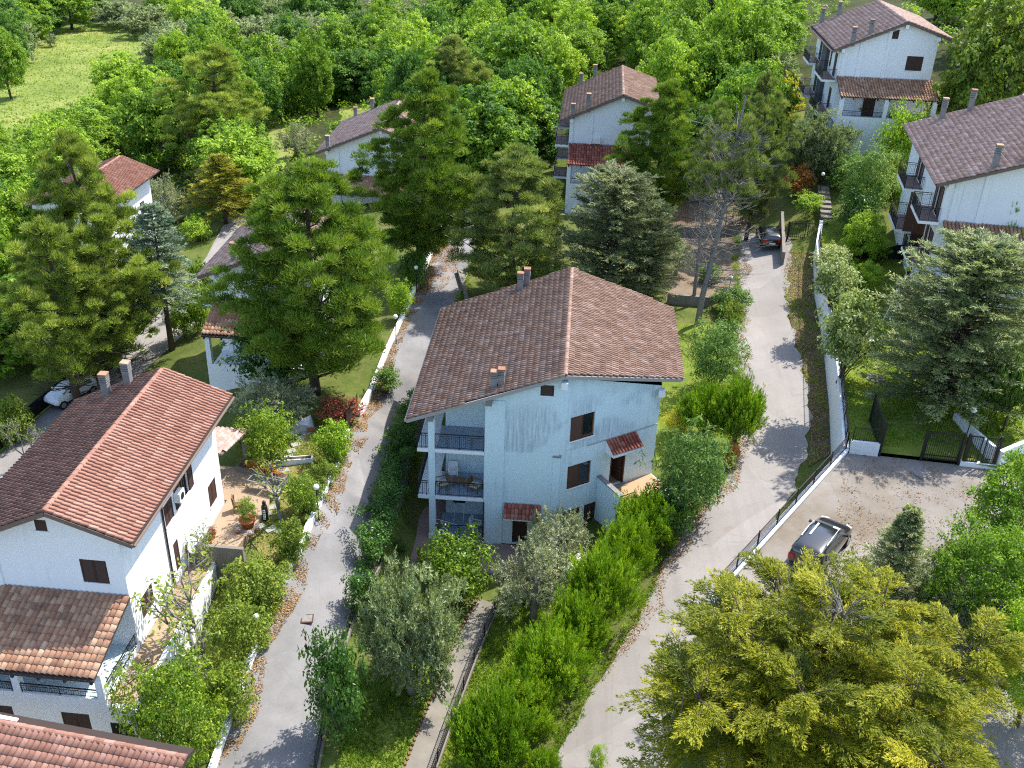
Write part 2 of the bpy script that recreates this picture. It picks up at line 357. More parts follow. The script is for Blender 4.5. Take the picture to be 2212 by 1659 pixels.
M['golden'] = leaf_mat("golden_cypress_scales", (0.05, 0.075, 0.008), (0.16, 0.185, 0.013), (0.36, 0.345, 0.03), 0.3)
M['goldcedar'] = leaf_mat("yellow_green_needles", (0.07, 0.085, 0.01), (0.18, 0.19, 0.022), (0.33, 0.31, 0.05), 0.25)
M['olive'] = leaf_mat("olive_leaves", (0.055, 0.085, 0.04), (0.155, 0.205, 0.105), (0.32, 0.37, 0.235), 0.25)
M['olive_pale'] = leaf_mat("silvery_leaves", (0.08, 0.10, 0.06), (0.20, 0.235, 0.15), (0.38, 0.41, 0.30), 0.22)
M['laurel'] = leaf_mat("glossy_dark_leaves", (0.014, 0.045, 0.010), (0.04, 0.10, 0.018), (0.09, 0.17, 0.03), 0.2, 0.35)
M['citrus'] = leaf_mat("citrus_leaves", (0.035, 0.08, 0.008), (0.10, 0.18, 0.016), (0.24, 0.31, 0.04), 0.3, 0.4)
M['shrub'] = leaf_mat("shrub_leaves", (0.045, 0.085, 0.012), (0.12, 0.18, 0.025), (0.25, 0.29, 0.06), 0.3)
M['oleander'] = leaf_mat("oleander_leaves", (0.030, 0.075, 0.015), (0.085, 0.165, 0.035), (0.21, 0.29, 0.08), 0.25)
M['pitto'] = leaf_mat("pale_edged_leaves", (0.06, 0.10, 0.025), (0.20, 0.26, 0.09), (0.46, 0.50, 0.27), 0.25)
M['yellow'] = leaf_mat("yellow_leaves", (0.13, 0.15, 0.015), (0.32, 0.30, 0.03), (0.50, 0.44, 0.06), 0.3)
M['photinia'] = leaf_mat("red_tipped_leaves", (0.07, 0.09, 0.02), (0.20, 0.06, 0.04), (0.36, 0.09, 0.07), 0.25)
M['rust'] = leaf_mat("rusty_leaves", (0.12, 0.05, 0.01), (0.28, 0.12, 0.03), (0.40, 0.20, 0.05), 0.2)
M['blossom'] = leaf_mat("white_blossom", (0.5, 0.5, 0.45), (0.7, 0.7, 0.65), (0.85, 0.85, 0.8), 0.2, tcol=(1, 1, 1), gain=1.0)
M['grass'] = leaf_mat("grass_blades", (0.05, 0.10, 0.012), (0.14, 0.23, 0.025), (0.30, 0.34, 0.07), 0.3)
M['litter'] = leaf_mat("fallen_leaves", (0.13, 0.075, 0.03), (0.27, 0.17, 0.075), (0.42, 0.30, 0.15), 0.05, tcol=(1, 1, 1), gain=1.0)
# roof tiles
M['t_central'] = tile_mat("weathered_pink_tiles", [(0.0, (0.235, 0.145, 0.105)), (0.4, (0.285, 0.18, 0.13)), (0.8, (0.335, 0.215, 0.16)), (1.0, (0.41, 0.29, 0.235))], 0.2, 0.32, darken=.32)
M['t_red'] = tile_mat("red_clay_tiles", [(0.0, (0.28, 0.135, 0.095)), (0.4, (0.32, 0.16, 0.115)), (0.8, (0.36, 0.19, 0.14)), (1.0, (0.42, 0.24, 0.18))], 0.06, 0.06, darken=0.16)
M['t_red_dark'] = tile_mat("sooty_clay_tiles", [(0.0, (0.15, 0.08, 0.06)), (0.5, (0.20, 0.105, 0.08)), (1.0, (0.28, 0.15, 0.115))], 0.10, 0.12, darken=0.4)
M['t_mossy'] = tile_mat("mossy_clay_tiles", [(0.0, (0.30, 0.15, 0.09)), (0.4, (0.38, 0.21, 0.13)), (0.8, (0.45, 0.27, 0.17)), (1.0, (0.52, 0.34, 0.23))], 0.55, 0.12, darken=0.65)
M['t_grey'] = tile_mat("grey_brown_tiles", [(0.0, (0.34, 0.225, 0.18)), (0.4, (0.41, 0.28, 0.23)), (0.8, (0.47, 0.34, 0.29)), (1.0, (0.55, 0.44, 0.39))], 0.12, 0.4, darken=.22)
M['t_awning'] = tile_mat("bright_red_tiles", [(0.0, (0.22, 0.06, 0.04)), (0.5, (0.31, 0.09, 0.06)), (1.0, (0.40, 0.17, 0.12))], 0.05, 0.05, darken=0.3)
# ================================================================ the ground and what lies flat on it
def inside(poly, x, y):
    x = np.asarray(x, float); y = np.asarray(y, float); r = np.zeros(x.shape, bool); n = len(poly)
    for i in range(n):
        x1, y1 = poly[i][:2]; x2, y2 = poly[(i + 1) % n][:2]
        c = ((y1 > y) != (y2 > y)) & (x < (x2 - x1) * (y - y1) / (y2 - y1 + 1e-12) + x1)
        r ^= c
    return r
def resample(poly, step, closed=True):
    out = []; n = len(poly)
    for i in range(n if closed else n - 1):
        a = np.array(poly[i][:2], float); b = np.array(poly[(i + 1) % n][:2], float); k = max(1, int(np.linalg.norm(b - a) / step))
        out += [tuple(a + (b - a) * j / k) for j in range(k)]
    if not closed: out.append(tuple(poly[-1][:2]))
    return out
def smooth_line(pts, it=2):
    pts = [np.array(p[:2], float) for p in pts]
    for _ in range(it):
        q = [pts[0]]
        for a, b in zip(pts[:-1], pts[1:]): q += [a * .75 + b * .25, a * .25 + b * .75]
        pts = q + [pts[-1]]
    return [tuple(p) for p in pts]
def sheet(name, poly, zf, mat, step=1.0, kind='structure', parent=None, skirt=0.0):
    b = resample(poly, step); xs = [p[0] for p in b]; ys = [p[1] for p in b]
    gx, gy = np.meshgrid(np.arange(min(xs), max(xs), step), np.arange(min(ys), max(ys), step))
    g = np.stack([gx.ravel(), gy.ravel()], 1); g = g[inside(poly, g[:, 0], g[:, 1])]
    bb = np.array(b)
    if len(g):
        keep = np.array([((bb - q) ** 2).sum(1).min() > (0.4 * step) ** 2 for q in g]); g = g[keep]
    vs = [Vector(p) for p in b] + [Vector(p) for p in g]; n = len(b)
    r = delaunay_2d_cdt(vs, [(i, (i + 1) % n) for i in range(n)], [], 1, 1e-5)
    V = np.array([(v.x, v.y) for v in r[0]]); Z = zf(V[:, 0], V[:, 1])
    F = []
    for f in r[2]:
        a, c, d = (V[i] for i in f[:3])
        F.append(tuple(f) if (c[0] - a[0]) * (d[1] - a[1]) - (c[1] - a[1]) * (d[0] - a[0]) > 0 else tuple(f)[::-1])
    return mesh_np(name, np.c_[V, Z], np.array(F), mat, parent, smooth=True, kind=kind)

xs = np.concatenate([np.arange(-170, -62, 5), np.arange(-62, 62, 1.0), np.arange(62, 176, 5)])
ys = np.concatenate([np.arange(-20, 20, 4), np.arange(20, 125, 1.0), np.arange(125, 435, 5)])
GX, GY = np.meshgrid(xs, ys); GZ = T(GX, GY)
GZ = GZ + np.where(GY > 100, 0.05 * np.sin(GX * 0.7 + GY * 0.31) * np.sin(GY * 0.53), 0)
nx, ny = len(xs), len(ys); I = np.arange(nx * ny).reshape(ny, nx)
FQ = np.stack([I[:-1, :-1].ravel(), I[:-1, 1:].ravel(), I[1:, 1:].ravel(), I[1:, :-1].ravel()], 1)
mesh_np("ground", np.stack([GX.ravel(), GY.ravel(), GZ.ravel()], 1), FQ, M['ground'], smooth=True, kind='structure')

def px_line(pts, dz=0.0): return [tuple(gp(x, y, dz)[:2]) for x, y in pts]
LEFT_EDGE = px_line([(455, 1700), (500, 1570), (545, 1440), (600, 1300), (660, 1180), (700, 1085), (745, 985), (790, 880), (850, 745), (905, 620), (940, 540), (958, 495)])
LEFT_EDGE = smooth_line(LEFT_EDGE, 1)
LEFT_EDGE = [(x, y) for x, y in LEFT_EDGE]
LEFT_RIGHT = [(x + 3.55 + max(0, (40 - y)) * 0.06, y + 0.2) for x, y in LEFT_EDGE]
LEFT_EDGE = [(-12.9, 8)] + LEFT_EDGE + [(-6.6, 104)]; LEFT_RIGHT = [(-7.4, 8)] + LEFT_RIGHT + [(-2.5, 104)]
road_zf = lambda x, y: T(x, y) + 0.07
LEFT_POLY = LEFT_EDGE + LEFT_RIGHT[::-1]
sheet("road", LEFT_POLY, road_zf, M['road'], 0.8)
RL = smooth_line([(-1.0, 8)] + px_line([(1180, 1690), (1250, 1540), (1330, 1420), (1400, 1300), (1450, 1180), (1530, 1085), (1590, 995), (1607, 880), (1592, 780), (1590, 700), (1598, 600), (1592, 548), (1600, 505)]), 1)
RR = smooth_line([(8.5, 8)] + px_line([(1420, 1690), (1470, 1520), (1520, 1380), (1590, 1260), (1680, 1125), (1735, 1010), (1752, 910), (1744, 838), (1718, 736), (1698, 660), (1705, 590), (1712, 540), (1700, 505)]), 1)
RL = RL[:2] + [(x + .06 * math.sin(2.1 * y) + .05 * math.sin(5.3 * y), y) for x, y in resample(RL[2:], .5, False)]; RR = RR[:2] + [(x + .15 * math.sin(1.7 * y) + .1 * math.sin(4.1 * y + 1), y) for x, y in resample(RR[2:], .5, False)]
RIGHT_POLY = RL + RR[::-1]
sheet("road", RIGHT_POLY, road_zf, M['road_pale'], 0.8)
# verge of dry earth between the carriageway and the retaining wall
VERGE = px_line([(1752, 905), (1744, 838), (1718, 736), (1698, 660), (1690, 600), (1705, 545), (1760, 545), (1790, 620), (1790, 720), (1800, 800), (1806, 900), (1790, 985), (1745, 1010)])
sheet("verge", VERGE, lambda x, y: T(x, y) + 0.045, M['verge'], 0.8)
# street on the far side of the tiled house
SL = smooth_line(px_line([(-120, 1080), (0, 985), (70, 915), (150, 850), (260, 760), (370, 650), (440, 570), (470, 510), (500, 465)]), 1)
SR = [(x + 4.2, y - 2.2) for x, y in SL]
sheet("street", SL + SR[::-1], road_zf, M['road_pale'], 1.0)
# meadow and clearings
MEADOW = px_line([(-120, 330), (-120, 110), (61, 72), (205, 46), (330, 60), (430, 45), (520, 60), (420, 150), (300, 150), (240, 190), (210, 270), (100, 310)])
sheet("meadow", MEADOW, lambda x, y: T(x, y) + 0.15, M['meadow'], 4.0)
for pts in ([(560, 240), (590, 228), (640, 235), (655, 290), (640, 345), (600, 368), (570, 350), (552, 300)], [(730, 230), (760, 205), (815, 200), (840, 240), (815, 280), (760, 292), (735, 270)]):
    pl_ = smooth_line(px_line(pts + pts[:1]), 2); sheet("meadow", [(x + .8 * math.sin(3 * y), y + .8 * math.sin(2.3 * x)) for x, y in pl_[:-1]], lambda x, y: T(x, y) + 0.12, M['meadow'], 2.0)
# dry forecourt between the two far houses and bare earth under the pines
sheet("forecourt", px_line([(1405, 420), (1640, 415), (1632, 470), (1600, 548), (1605, 600), (1585, 640), (1440, 655), (1400, 520)]), lambda x, y: T(x, y) + 0.05, M['dirt'], 1.0)
# grass at the side of the pale blue house and below it
sheet("lawn", px_line([(1445, 700), (1590, 700), (1600, 870), (1588, 990), (1420, 1010), (1400, 900)]), lambda x, y: T(x, y) + 0.05, M['lawn'], 0.8)
LAWN_LOW = px_line([(720, 1690), (770, 1470), (1000, 1350), (1060, 1300), (1210, 1270), (1080, 1500), (960, 1690)])
sheet("lawn", LAWN_LOW, lambda x, y: T(x, y) + 0.05, M['lawn'], 0.8)
# garden lawn with dry grass beside the red roofed house
GARDEN = px_line([(545, 1175), (590, 1060), (640, 925), (735, 905), (770, 900), (700, 1040), (650, 1150), (600, 1250)])
sheet("lawn", GARDEN, lambda x, y: T(x, y) + 0.06, M['lawn_dry'], 0.8)
sheet("lawn", px_line([(300, 1640), (330, 1480), (430, 1350), (560, 1200), (600, 1250), (545, 1420), (470, 1640)]), lambda x, y: T(x, y) + 0.05, M['lawn'], 0.8)

# raised plot behind the white retaining wall
def plot_z(x, y): return 6.3 + (np.asarray(y, float) - 50) * 0.028 + np.maximum(0, np.asarray(x, float) - 26) * 0.03
def drive_z(x, y): return 6.05 + (np.asarray(y, float) - 48.5) * 0.075
WALL_TOP = [tuple(at_z(x, y, z)[:2]) for x, y, z in ((1826, 948, 6.35), (1814, 800, 6.6), (1796, 680, 6.8), (1774, 590, 7.0), (1768, 520, 7.3), (1776, 470, 7.6))]
GATE_A = tuple(at_z(1826, 975, 6.1)[:2]); GATE_B = tuple(at_z(2085, 1002, 6.1)[:2])
PLOT = [GATE_A] + WALL_TOP + [(34, 96), (58, 92), (54, 46), (31, 45.6), GATE_B]
sheet("lawn", PLOT, lambda x, y: plot_z(x, y), M['lawn'], 0.8)
DIAG_END = tuple(at_z(1540, 1300, 4.9)[:2])
DRIVE = [GATE_A, GATE_B, (31, 46.6), (46, 47), (46, 20), (8.5, 24), DIAG_END]
sheet("driveway", DRIVE, drive_z, M['drive'], 0.8)

# ---------------------------------------------------------------- scattered small stuff: grass blades, fallen leaves
def scatter_pts(poly, n, r):
    xs = [p[0] for p in poly]; ys = [p[1] for p in poly]; out = np.zeros((0, 2))
    while len(out) < n:
        q = np.c_[r.uniform(min(xs), max(xs), n * 2), r.uniform(min(ys), max(ys), n * 2)]
        out = np.r_[out, q[inside(poly, q[:, 0], q[:, 1])]]
    return out[:n]
def unit(v): return v / np.maximum(np.linalg.norm(v, axis=-1, keepdims=True), 1e-9)
def blades(P, D, N, L, W_, tri=False):
    S = unit(np.cross(D, N)); L = np.asarray(L)[:, None]; W_ = np.asarray(W_)[:, None]; n = len(P)
    if tri:
        V = np.stack([P - S * W_ * .5, P + S * W_ * .5, P + D * L], 1).reshape(-1, 3); F = np.arange(3 * n).reshape(n, 3)
    else:
        m = P + D * L * .45
        V = np.stack([P, m + S * W_ * .5, P + D * L, m - S * W_ * .5], 1).reshape(-1, 3); F = np.arange(4 * n).reshape(n, 4)
    return V, F
def grass(name, poly, n, zf, h, mat, label, wd=0.05, seed=1):
    r = np.random.default_rng(seed); c = scatter_pts(poly, n, r)
    big = np.sin(c[:, 0] * 1.3 + 2 * np.sin(c[:, 1] * .8)) * np.sin(c[:, 1] * 1.1 + 1.7 * np.sin(c[:, 0] * .6))
    c = c[r.random(n) < 0.55 + 0.45 * big]; n = len(c)
    z = zf(c[:, 0], c[:, 1]); k = 3
    P = np.repeat(np.c_[c, z], k, 0) + r.normal(0, .05, (n * k, 3)) * (1, 1, 0)
    D = unit(r.normal(0, .55, (n * k, 3)) * (1, 1, .2) + (0, 0, 1)); N = unit(r.normal(0, 1, (n * k, 3)))
    L = h * r.uniform(.4, 1.3, n * k); V, F = blades(P, D, N, L, wd * r.uniform(.6, 1.4, n * k), True)
    tint = np.repeat(np.clip(np.repeat(.5 + .3 * np.sin(c[:, 0] * .9) * np.sin(c[:, 1] * .7), k) + r.normal(0, .2, n * k), 0, 1), 3)
    return tag(mesh_np(name, V, F, mat, tint=tint, kind='stuff'), label, 'grass')
def litter(name, poly, n, zf, label, mat=None, size=0.09, seed=2, clump=True):
    r = np.random.default_rng(seed); c = scatter_pts(poly, n, r)
    if clump:
        b = np.sin(c[:, 0] * 2.1 + 2 * np.sin(c[:, 1] * 1.4)) * np.sin(c[:, 1] * 1.7 + 1.2 * np.sin(c[:, 0] * 1.9))
        c = c[r.random(n) < .45 + .55 * b]; n = len(c)
    P = np.c_[c, zf(c[:, 0], c[:, 1]) + r.uniform(.008, .05, n)]
    a = r.uniform(0, 6.28, n); D = unit(np.c_[np.cos(a), np.sin(a), r.normal(0, .25, n)]); N = unit(np.c_[r.normal(0, .35, (n, 2)), np.ones(n)])
    V, F = blades(P, D, N, size * r.uniform(.5, 1.5, n), size * .55 * r.uniform(.5, 1.5, n))
    return tag(mesh_np(name, V, F, mat or M['litter'], tint=np.repeat(r.random(n), 4), kind='stuff'), label, 'leaf litter')
zr = lambda x, y: T(x, y) + 0.075
strip = LEFT_EDGE[1:-1] + [(x + 0.75 + .3 * math.sin(y), y) for x, y in LEFT_EDGE[1:-1]][::-1]
litter("leaf_litter", strip, 34000, zr, "tan leaf litter strewn along the low white road wall", seed=3)
litter("leaf_litter", px_line([(905, 620), (955, 500), (1000, 500), (985, 600), (940, 640)]), 6000, lambda x, y: T(x, y) + .08, "rusty pine needles heaped at the top of the narrow road", M['rust'], seed=4)
litter("leaf_litter", VERGE, 22000, lambda x, y: T(x, y) + .05, "brown leaves on the verge under the retaining wall", seed=5)
litter("leaf_litter", [(x - 0.1, y) for x, y in RL[24:]] + [(x + .8 + .3 * math.sin(y * 1.3), y) for x, y in RL[24:]][::-1], 14000, zr, "dry leaves along the road edge below the shrubs", seed=6)
litter("leaf_litter", DRIVE[:5] + [(30, 30), (14, 34)], 42000, lambda x, y: drive_z(x, y) + .01, "brown leaf litter drifted over the gated driveway", seed=7)
grass("grass", PLOT[:7] + [(30, 80), (30, 50)], 26000, plot_z, 0.16, M['grass'], "bright grass on the walled lawn above the road", seed=8)
PATH_A = px_line([(850, 1700), (922, 1520), (978, 1390), (1030, 1290)]); PATH_B = px_line([(935, 1700), (993, 1530), (1036, 1410), (1080, 1310)])
LOW_L = [p for p in LAWN_LOW[:3]] + PATH_A[::-1]; LOW_R = PATH_B + LAWN_LOW[4:]
edge_in = [(x - .45 + .2 * math.sin(3 * y), y) for x, y in RL[4:]] + [(x + .12 + .12 * math.sin(2.3 * y), y) for x, y in RL[4:]][::-1]
grass("grass", edge_in, 9000, lambda x, y: T(x, y) + .05, 0.16, M['grass'], "weeds along the hedge side edge of the wide road", seed=13)
grass("grass", [(x - .25, y) for x, y in LEFT_RIGHT[1:-1]] + [(x + .3, y) for x, y in LEFT_RIGHT[1:-1]][::-1], 6000, lambda x, y: T(x, y) + .05, 0.16, M['grass'], "weeds along the villa side edge of the narrow road", seed=14)
grass("grass", LOW_L, 7000, lambda x, y: T(x, y) + .05, 0.2, M['grass'], "rough grass between the narrow road and the concrete ramp", seed=15)
grass("grass", LOW_R, 5000, lambda x, y: T(x, y) + .05, 0.2, M['grass'], "rough grass between the concrete ramp and the cypress hedge", seed=9)
grass("grass", GARDEN, 5000, lambda x, y: T(x, y) + .06, 0.10, M['grass'], "thin dry grass around the garden stepping stones", seed=10)
grass("grass", MEADOW, 22000, lambda x, y: T(x, y) + .12, 0.35, M['grass'], "tall meadow grass on the hillside beyond the wood", wd=.14, seed=11)
grass("grass", VERGE, 2200, lambda x, y: T(x, y) + .05, 0.22, M['grass'], "weeds at the foot of the white retaining wall", seed=12)
# ================================================================ houses
def facade(name, parent, O, u, out, poly, holes, mat, depth=0.2):
    """a wall face in the plane O + s*u + z*Z with real openings and reveals; out = outward normal"""
    O = Vector((*O[:2], 0)); u = Vector((*u[:2], 0)).normalized(); out = Vector((*out[:2], 0)).normalized(); Z = Vector((0, 0, 1))
    loops = [[Vector((s, z, 0)) for s, z in poly]] + [[Vector((a, c, 0)), Vector((b, c, 0)), Vector((b, d, 0)), Vector((a, d, 0))] for a, b, c, d in holes]
    flat = [p for l in loops for p in l]; mb = MB(); P = lambda p, dd=0.0: O + u * p[0] + Z * p[1] - out * dd
    vs = [P(p) for p in flat]; fs = []
    nrm = u.cross(Z); flip = nrm.dot(out) < 0
    for tr in tessellate_polygon(loops):
        a, b, c = (flat[i] for i in tr)
        ccw = (b - a).cross(c - a).z > 0
        fs.append(tr if ccw != flip else tr[::-1])
    mb.add(vs, fs)
    for a, b, c, d in holes:
        q = [(a, c), (b, c), (b, d), (a, d)]
        for i in range(4):
            p0, p1 = q[i], q[(i + 1) % 4]; mb.poly([P(p0), P(p1), P(p1, depth), P(p0, depth)])
    return mb.build(name, mat, parent)

def window(parent, O, u, out, a, b, c, d, style='shut', mat='brown', depth=0.14, name='window'):
    """style shut: both louvred shutters closed; half: one shutter open half over the wall, glass showing; open: shutters folded back"""
    O = Vector((*O[:2], 0)); u = Vector((*u[:2], 0)).normalized(); out = Vector((*out[:2], 0)).normalized(); Z = Vector((0, 0, 1))
    P = lambda s, z, k: O + u * s + Z * z + out * k
    def bar(mb, s0, s1, z0, z1, k0, k1):
        mb.hexa([P(s0, z0, k1), P(s1, z0, k1), P(s1, z0, k0), P(s0, z0, k0), P(s0, z1, k1), P(s1, z1, k1), P(s1, z1, k0), P(s0, z1, k0)])
    f = MB(); t = 0.065; m = (a + b) / 2
    for s0, s1, z0, z1 in ((a, a + t, c, d), (b - t, b, c, d), (a + t, b - t, c, c + t), (a + t, b - t, d - t, d), (m - t / 2, m + t / 2, c + t, d - t)):
        bar(f, s0, s1, z0, z1, -depth, -depth + 0.06)
    win = f.build(name, M['orangewood' if style == 'half' else mat], parent)
    g = MB(); bar(g, a + .01, b - .01, c + .01, d - .01, -depth - 0.05, -depth + 0.02); g.build('pane', M['glass'], win)
    sl = MB(); bar(sl, a - 0.05, b + 0.05, c - 0.06, c, -depth, 0.05); sl.build('sill', M['trim'], win)
    def shutter(s0, s1, k):
        h = MB()
        for q in ((s0, s0 + .06, c, d), (s1 - .06, s1, c, d), (s0 + .06, s1 - .06, c, c + .07), (s0 + .06, s1 - .06, d - .07, d)): bar(h, *q, k, k + .045)
        bar(h, s0 + .03, s1 - .03, c + .03, d - .03, k + .004, k + .016)
        n = max(6, int((d - c) / 0.075))
        for i in range(n):
            z = c + .07 + (d - c - .14) * (i + .5) / n; hh = (d - c) / n * .42
            h.hexa([P(s0 + .05, z - hh, k + .04), P(s1 - .05, z - hh, k + .04), P(s1 - .05, z - hh, k + .02), P(s0 + .05, z - hh, k + .02),
                    P(s0 + .05, z + hh * .6, k + .022), P(s1 - .05, z + hh * .6, k + .022), P(s1 - .05, z + hh * .6, k + .006), P(s0 + .05, z + hh * .6, k + .006)])
        h.build('shutter', M[mat], win)
    if style == 'shut':
        shutter(a + .02, m - .005, -0.05); shutter(m + .005, b - .02, -0.05)
    elif style == 'half':
        shutter(a + .0, m, -0.03)
    elif style == 'open':
        wd = (b - a) / 2; shutter(a - wd, a - .01, 0.015); shutter(b + .01, b + wd, 0.015)
    elif style == 'single':
        shutter(a + .02, b - .02, -0.05)
    return win

PROF = [(0.0, -0.012), (0.015, 0.070), (0.16, 0.090), (0.40, 0.074), (0.68, 0.036), (0.98, 0.002)]
def tile_template(wd, ln, lift=0.04, amp=1.0):
    n = len(PROF); V = []
    for y, dz in ((0.0, 0.0), (ln * 1.06, lift)):
        V += [(p * wd, y, h * amp + dz) for p, h in PROF]
    V += [(p * wd, ln * 1.06, h * amp + dz - lift * .95) for p, h in PROF]
    F = [(i, i + 1, n + i + 1, n + i) for i in range(n - 1)] + [(n + i, n + i + 1, 2 * n + i + 1, 2 * n + i) for i in range(n - 1)]
    return np.array(V), np.array(F)
def tile_plane(roof, R0, R1, E0, E1, mat, wd=0.235, ln=0.37, singles=0, seed=0, jitter=0.012, amp=1.0):
    """tiles on the slope R0-R1 (upper edge) to E0-E1 (lower edge), in the frame of the roof's parent; nearest ones are objects of their own"""
    R0, R1, E0, E1 = (np.array(p, float) for p in (R0, R1, E0, E1)); r = np.random.default_rng(seed)
    e = unit(R1 - R0); s = (E0 - R0) - e * ((E0 - R0) @ e); s = unit(s); n = np.cross(e, s)
    if n[2] < 0: n = -n
    to2 = lambda p: ((p - R0) @ e, (p - R0) @ s)
    poly = [to2(R0), to2(R1), to2(E1), to2(E0)]
    pe = [p[0] for p in poly]; ps = [p[1] for p in poly]
    ii, jj = np.meshgrid(np.arange(min(pe), max(pe), wd), np.arange(0, max(ps), ln))
    ok = inside(poly, ii + wd * .5, jj + ln * .5); ii = ii[ok]; jj = jj[ok]
    TV, TF = tile_template(wd, ln, amp=amp)
    ang = r.normal(0, jitter, len(ii)); dz = r.normal(0, 0.004, len(ii)) + 0.02
    base = R0 + ii[:, None] * e + jj[:, None] * s + (dz + r.random(len(ii)) * .004)[:, None] * n
    ax = e[None] * np.cos(ang)[:, None] + s[None] * np.sin(ang)[:, None]; ay = -e[None] * np.sin(ang)[:, None] + s[None] * np.cos(ang)[:, None]
    mw = roof.matrix_world
    root = roof.parent; rz = root.rotation_euler.z if root else 0.0; ro = np.array(root.location) if root else np.zeros(3)
    Wp = np.c_[base[:, 0] * math.cos(rz) - base[:, 1] * math.sin(rz), base[:, 0] * math.sin(rz) + base[:, 1] * math.cos(rz), base[:, 2]] + ro
    order = np.argsort(((Wp - CAM) ** 2).sum(1)); pick = set()
    pr = proj(Wp); vis = (pr[:, 0] > -20) & (pr[:, 0] < PW + 20) & (pr[:, 1] > -20) & (pr[:, 1] < PH + 20)
    for k in order:
        if len(pick) >= singles: break
        if vis[k]: pick.add(int(k))
    me = None
    for k in sorted(pick):
        if me is None:
            o = mesh_np("tile", TV, TF, mat, roof, smooth=False); me = o.data
        else:
            o = bpy.data.objects.new("tile", me); link(o, roof)
        o.matrix_local = Matrix(((ax[k][0], ay[k][0], n[0], base[k][0]), (ax[k][1], ay[k][1], n[1], base[k][1]), (ax[k][2], ay[k][2], n[2], base[k][2]), (0, 0, 0, 1)))
    rest = np.array([k for k in range(len(ii)) if k not in pick])
    if len(rest):
        V = base[rest][:, None] + TV[None, :, 0, None] * ax[rest][:, None] + TV[None, :, 1, None] * ay[rest][:, None] + TV[None, :, 2, None] * n[None, None]
        F = (TF[None] + (np.arange(len(rest)) * len(TV))[:, None, None]).reshape(-1, 4)
        mesh_np("tile_courses", V.reshape(-1, 3), F, mat, roof, tint=np.repeat(r.random(len(rest)), len(TV)), kind='stuff')
def ridge_caps(roof, A, B, mat, rad=0.13, ln=0.42):
    A = Vector(A); B = Vector(B); d = (B - A); n = max(1, int(d.length / ln)); d.normalize(); x = d.cross(Vector((0, 0, 1))).normalized(); z = x.cross(d)
    mb = MB(); k = 7; st = ln * 1.07
    vs = []; 
    for i, (t, r_) in enumerate(((0, rad), (st, rad * .86))):
        for j in range(k):
            a = math.pi * j / (k - 1); vs.append((math.cos(a) * r_, t, math.sin(a) * r_ * .9))
    fs = [(j, j + 1, k + j + 1, k + j) for j in range(k - 1)]
    me = None
    for i in range(n):
        if me is None: o = MB().add(vs, fs + [tuple(range(k))]).build("ridge_tile", mat, roof); me = o.data
        else: o = bpy.data.objects.new("ridge_tile", me); link(o, roof)
        p = A + d * (i * ln) + z * (0.015 + random.uniform(0, .012))
        o.matrix_local = Matrix(((x.x, d.x, z.x, p.x), (x.y, d.y, z.y, p.y), (x.z, d.z, z.z, p.z), (0, 0, 0, 1)))
def roof_slab(root, top, thick=0.14, mat='underlay'):
    """closed slab below the tiles: top = list of quads (a,b,c,d)"""
    mb = MB()
    for q in top:
        lo = [(p[0], p[1], p[2] - thick) for p in q]
        mb.add(list(q) + lo, [(0, 1, 2, 3), (7, 6, 5, 4)] + [(i, 4 + i, 4 + (i + 1) % 4, (i + 1) % 4) for i in range(4)])
    return mb.build("roof", M[mat], root)
def chimney(roof, x, y, z, h=1.0, wd=0.34, tilt=0.0, orange=True, name='chimney'):
    mb = MB(); mb.box(x - wd / 2, x + wd / 2, y - wd / 2, y + wd / 2, z - 0.35, z + h * .62)
    mb.box(x - wd * .34, x + wd * .34, y - wd * .34, y + wd * .34, z + h * .5, z + h * 1.02)
    for k in range(4):
        zz = z + h * (.62 + .1 * k); mb.box(x - wd * .56, x + wd * .56, y - wd * .56, y + wd * .56, zz, zz + h * .058)
    ch = mb.build(name, M['chimney'], roof)
    c = MB(); c.box(x - wd * .6, x + wd * .6, y - wd * .6, y + wd * .6, z + h * 1.0, z + h * 1.07); c.build('chimney_cap', M['t_mossy' if orange else 'chimney'], roof)
    return ch
def railing(parent, a, b, z, h=0.95, gap=0.11, panels=True, name='railing', bar=0.013):
    a = Vector((a[0], a[1], z)); b = Vector((b[0], b[1], z)); L = (b - a).length; d = (b - a).normalized()
    mb = MB(); up = Vector((0, 0, 1))
    mb.beam(a + up * h, b + up * h, 0.05, 0.04); mb.beam(a + up * .1, b + up * .1, 0.025, 0.022); mb.beam(a + up * (h - .13), b + up * (h - .13), 0.02, 0.02)
    n = max(2, int(L / gap))
    for i in range(n + 1):
        p = a + d * (L * i / n); w_ = 0.032 if i % max(1, n // 2) == 0 else bar
        mb.beam(p + up * (0.0 if w_ > .03 else .1), p + up * (h if w_ > .03 else h - .13), w_, w_)
    if panels and L > 1.6:
        for q in (.25, .75):
            c = a + d * (L * q) + up * (h * .48)
            for k in range(3):
                cc = c + up * ((k - 1) * .2); pts = [cc + d * (.075 * math.cos(t)) + up * (.09 * math.sin(t)) for t in np.linspace(0, 6.28, 9)]
                mb.tube(pts, 0.011, 4)
    return mb.build(name, M['iron'], parent, kind='stuff')

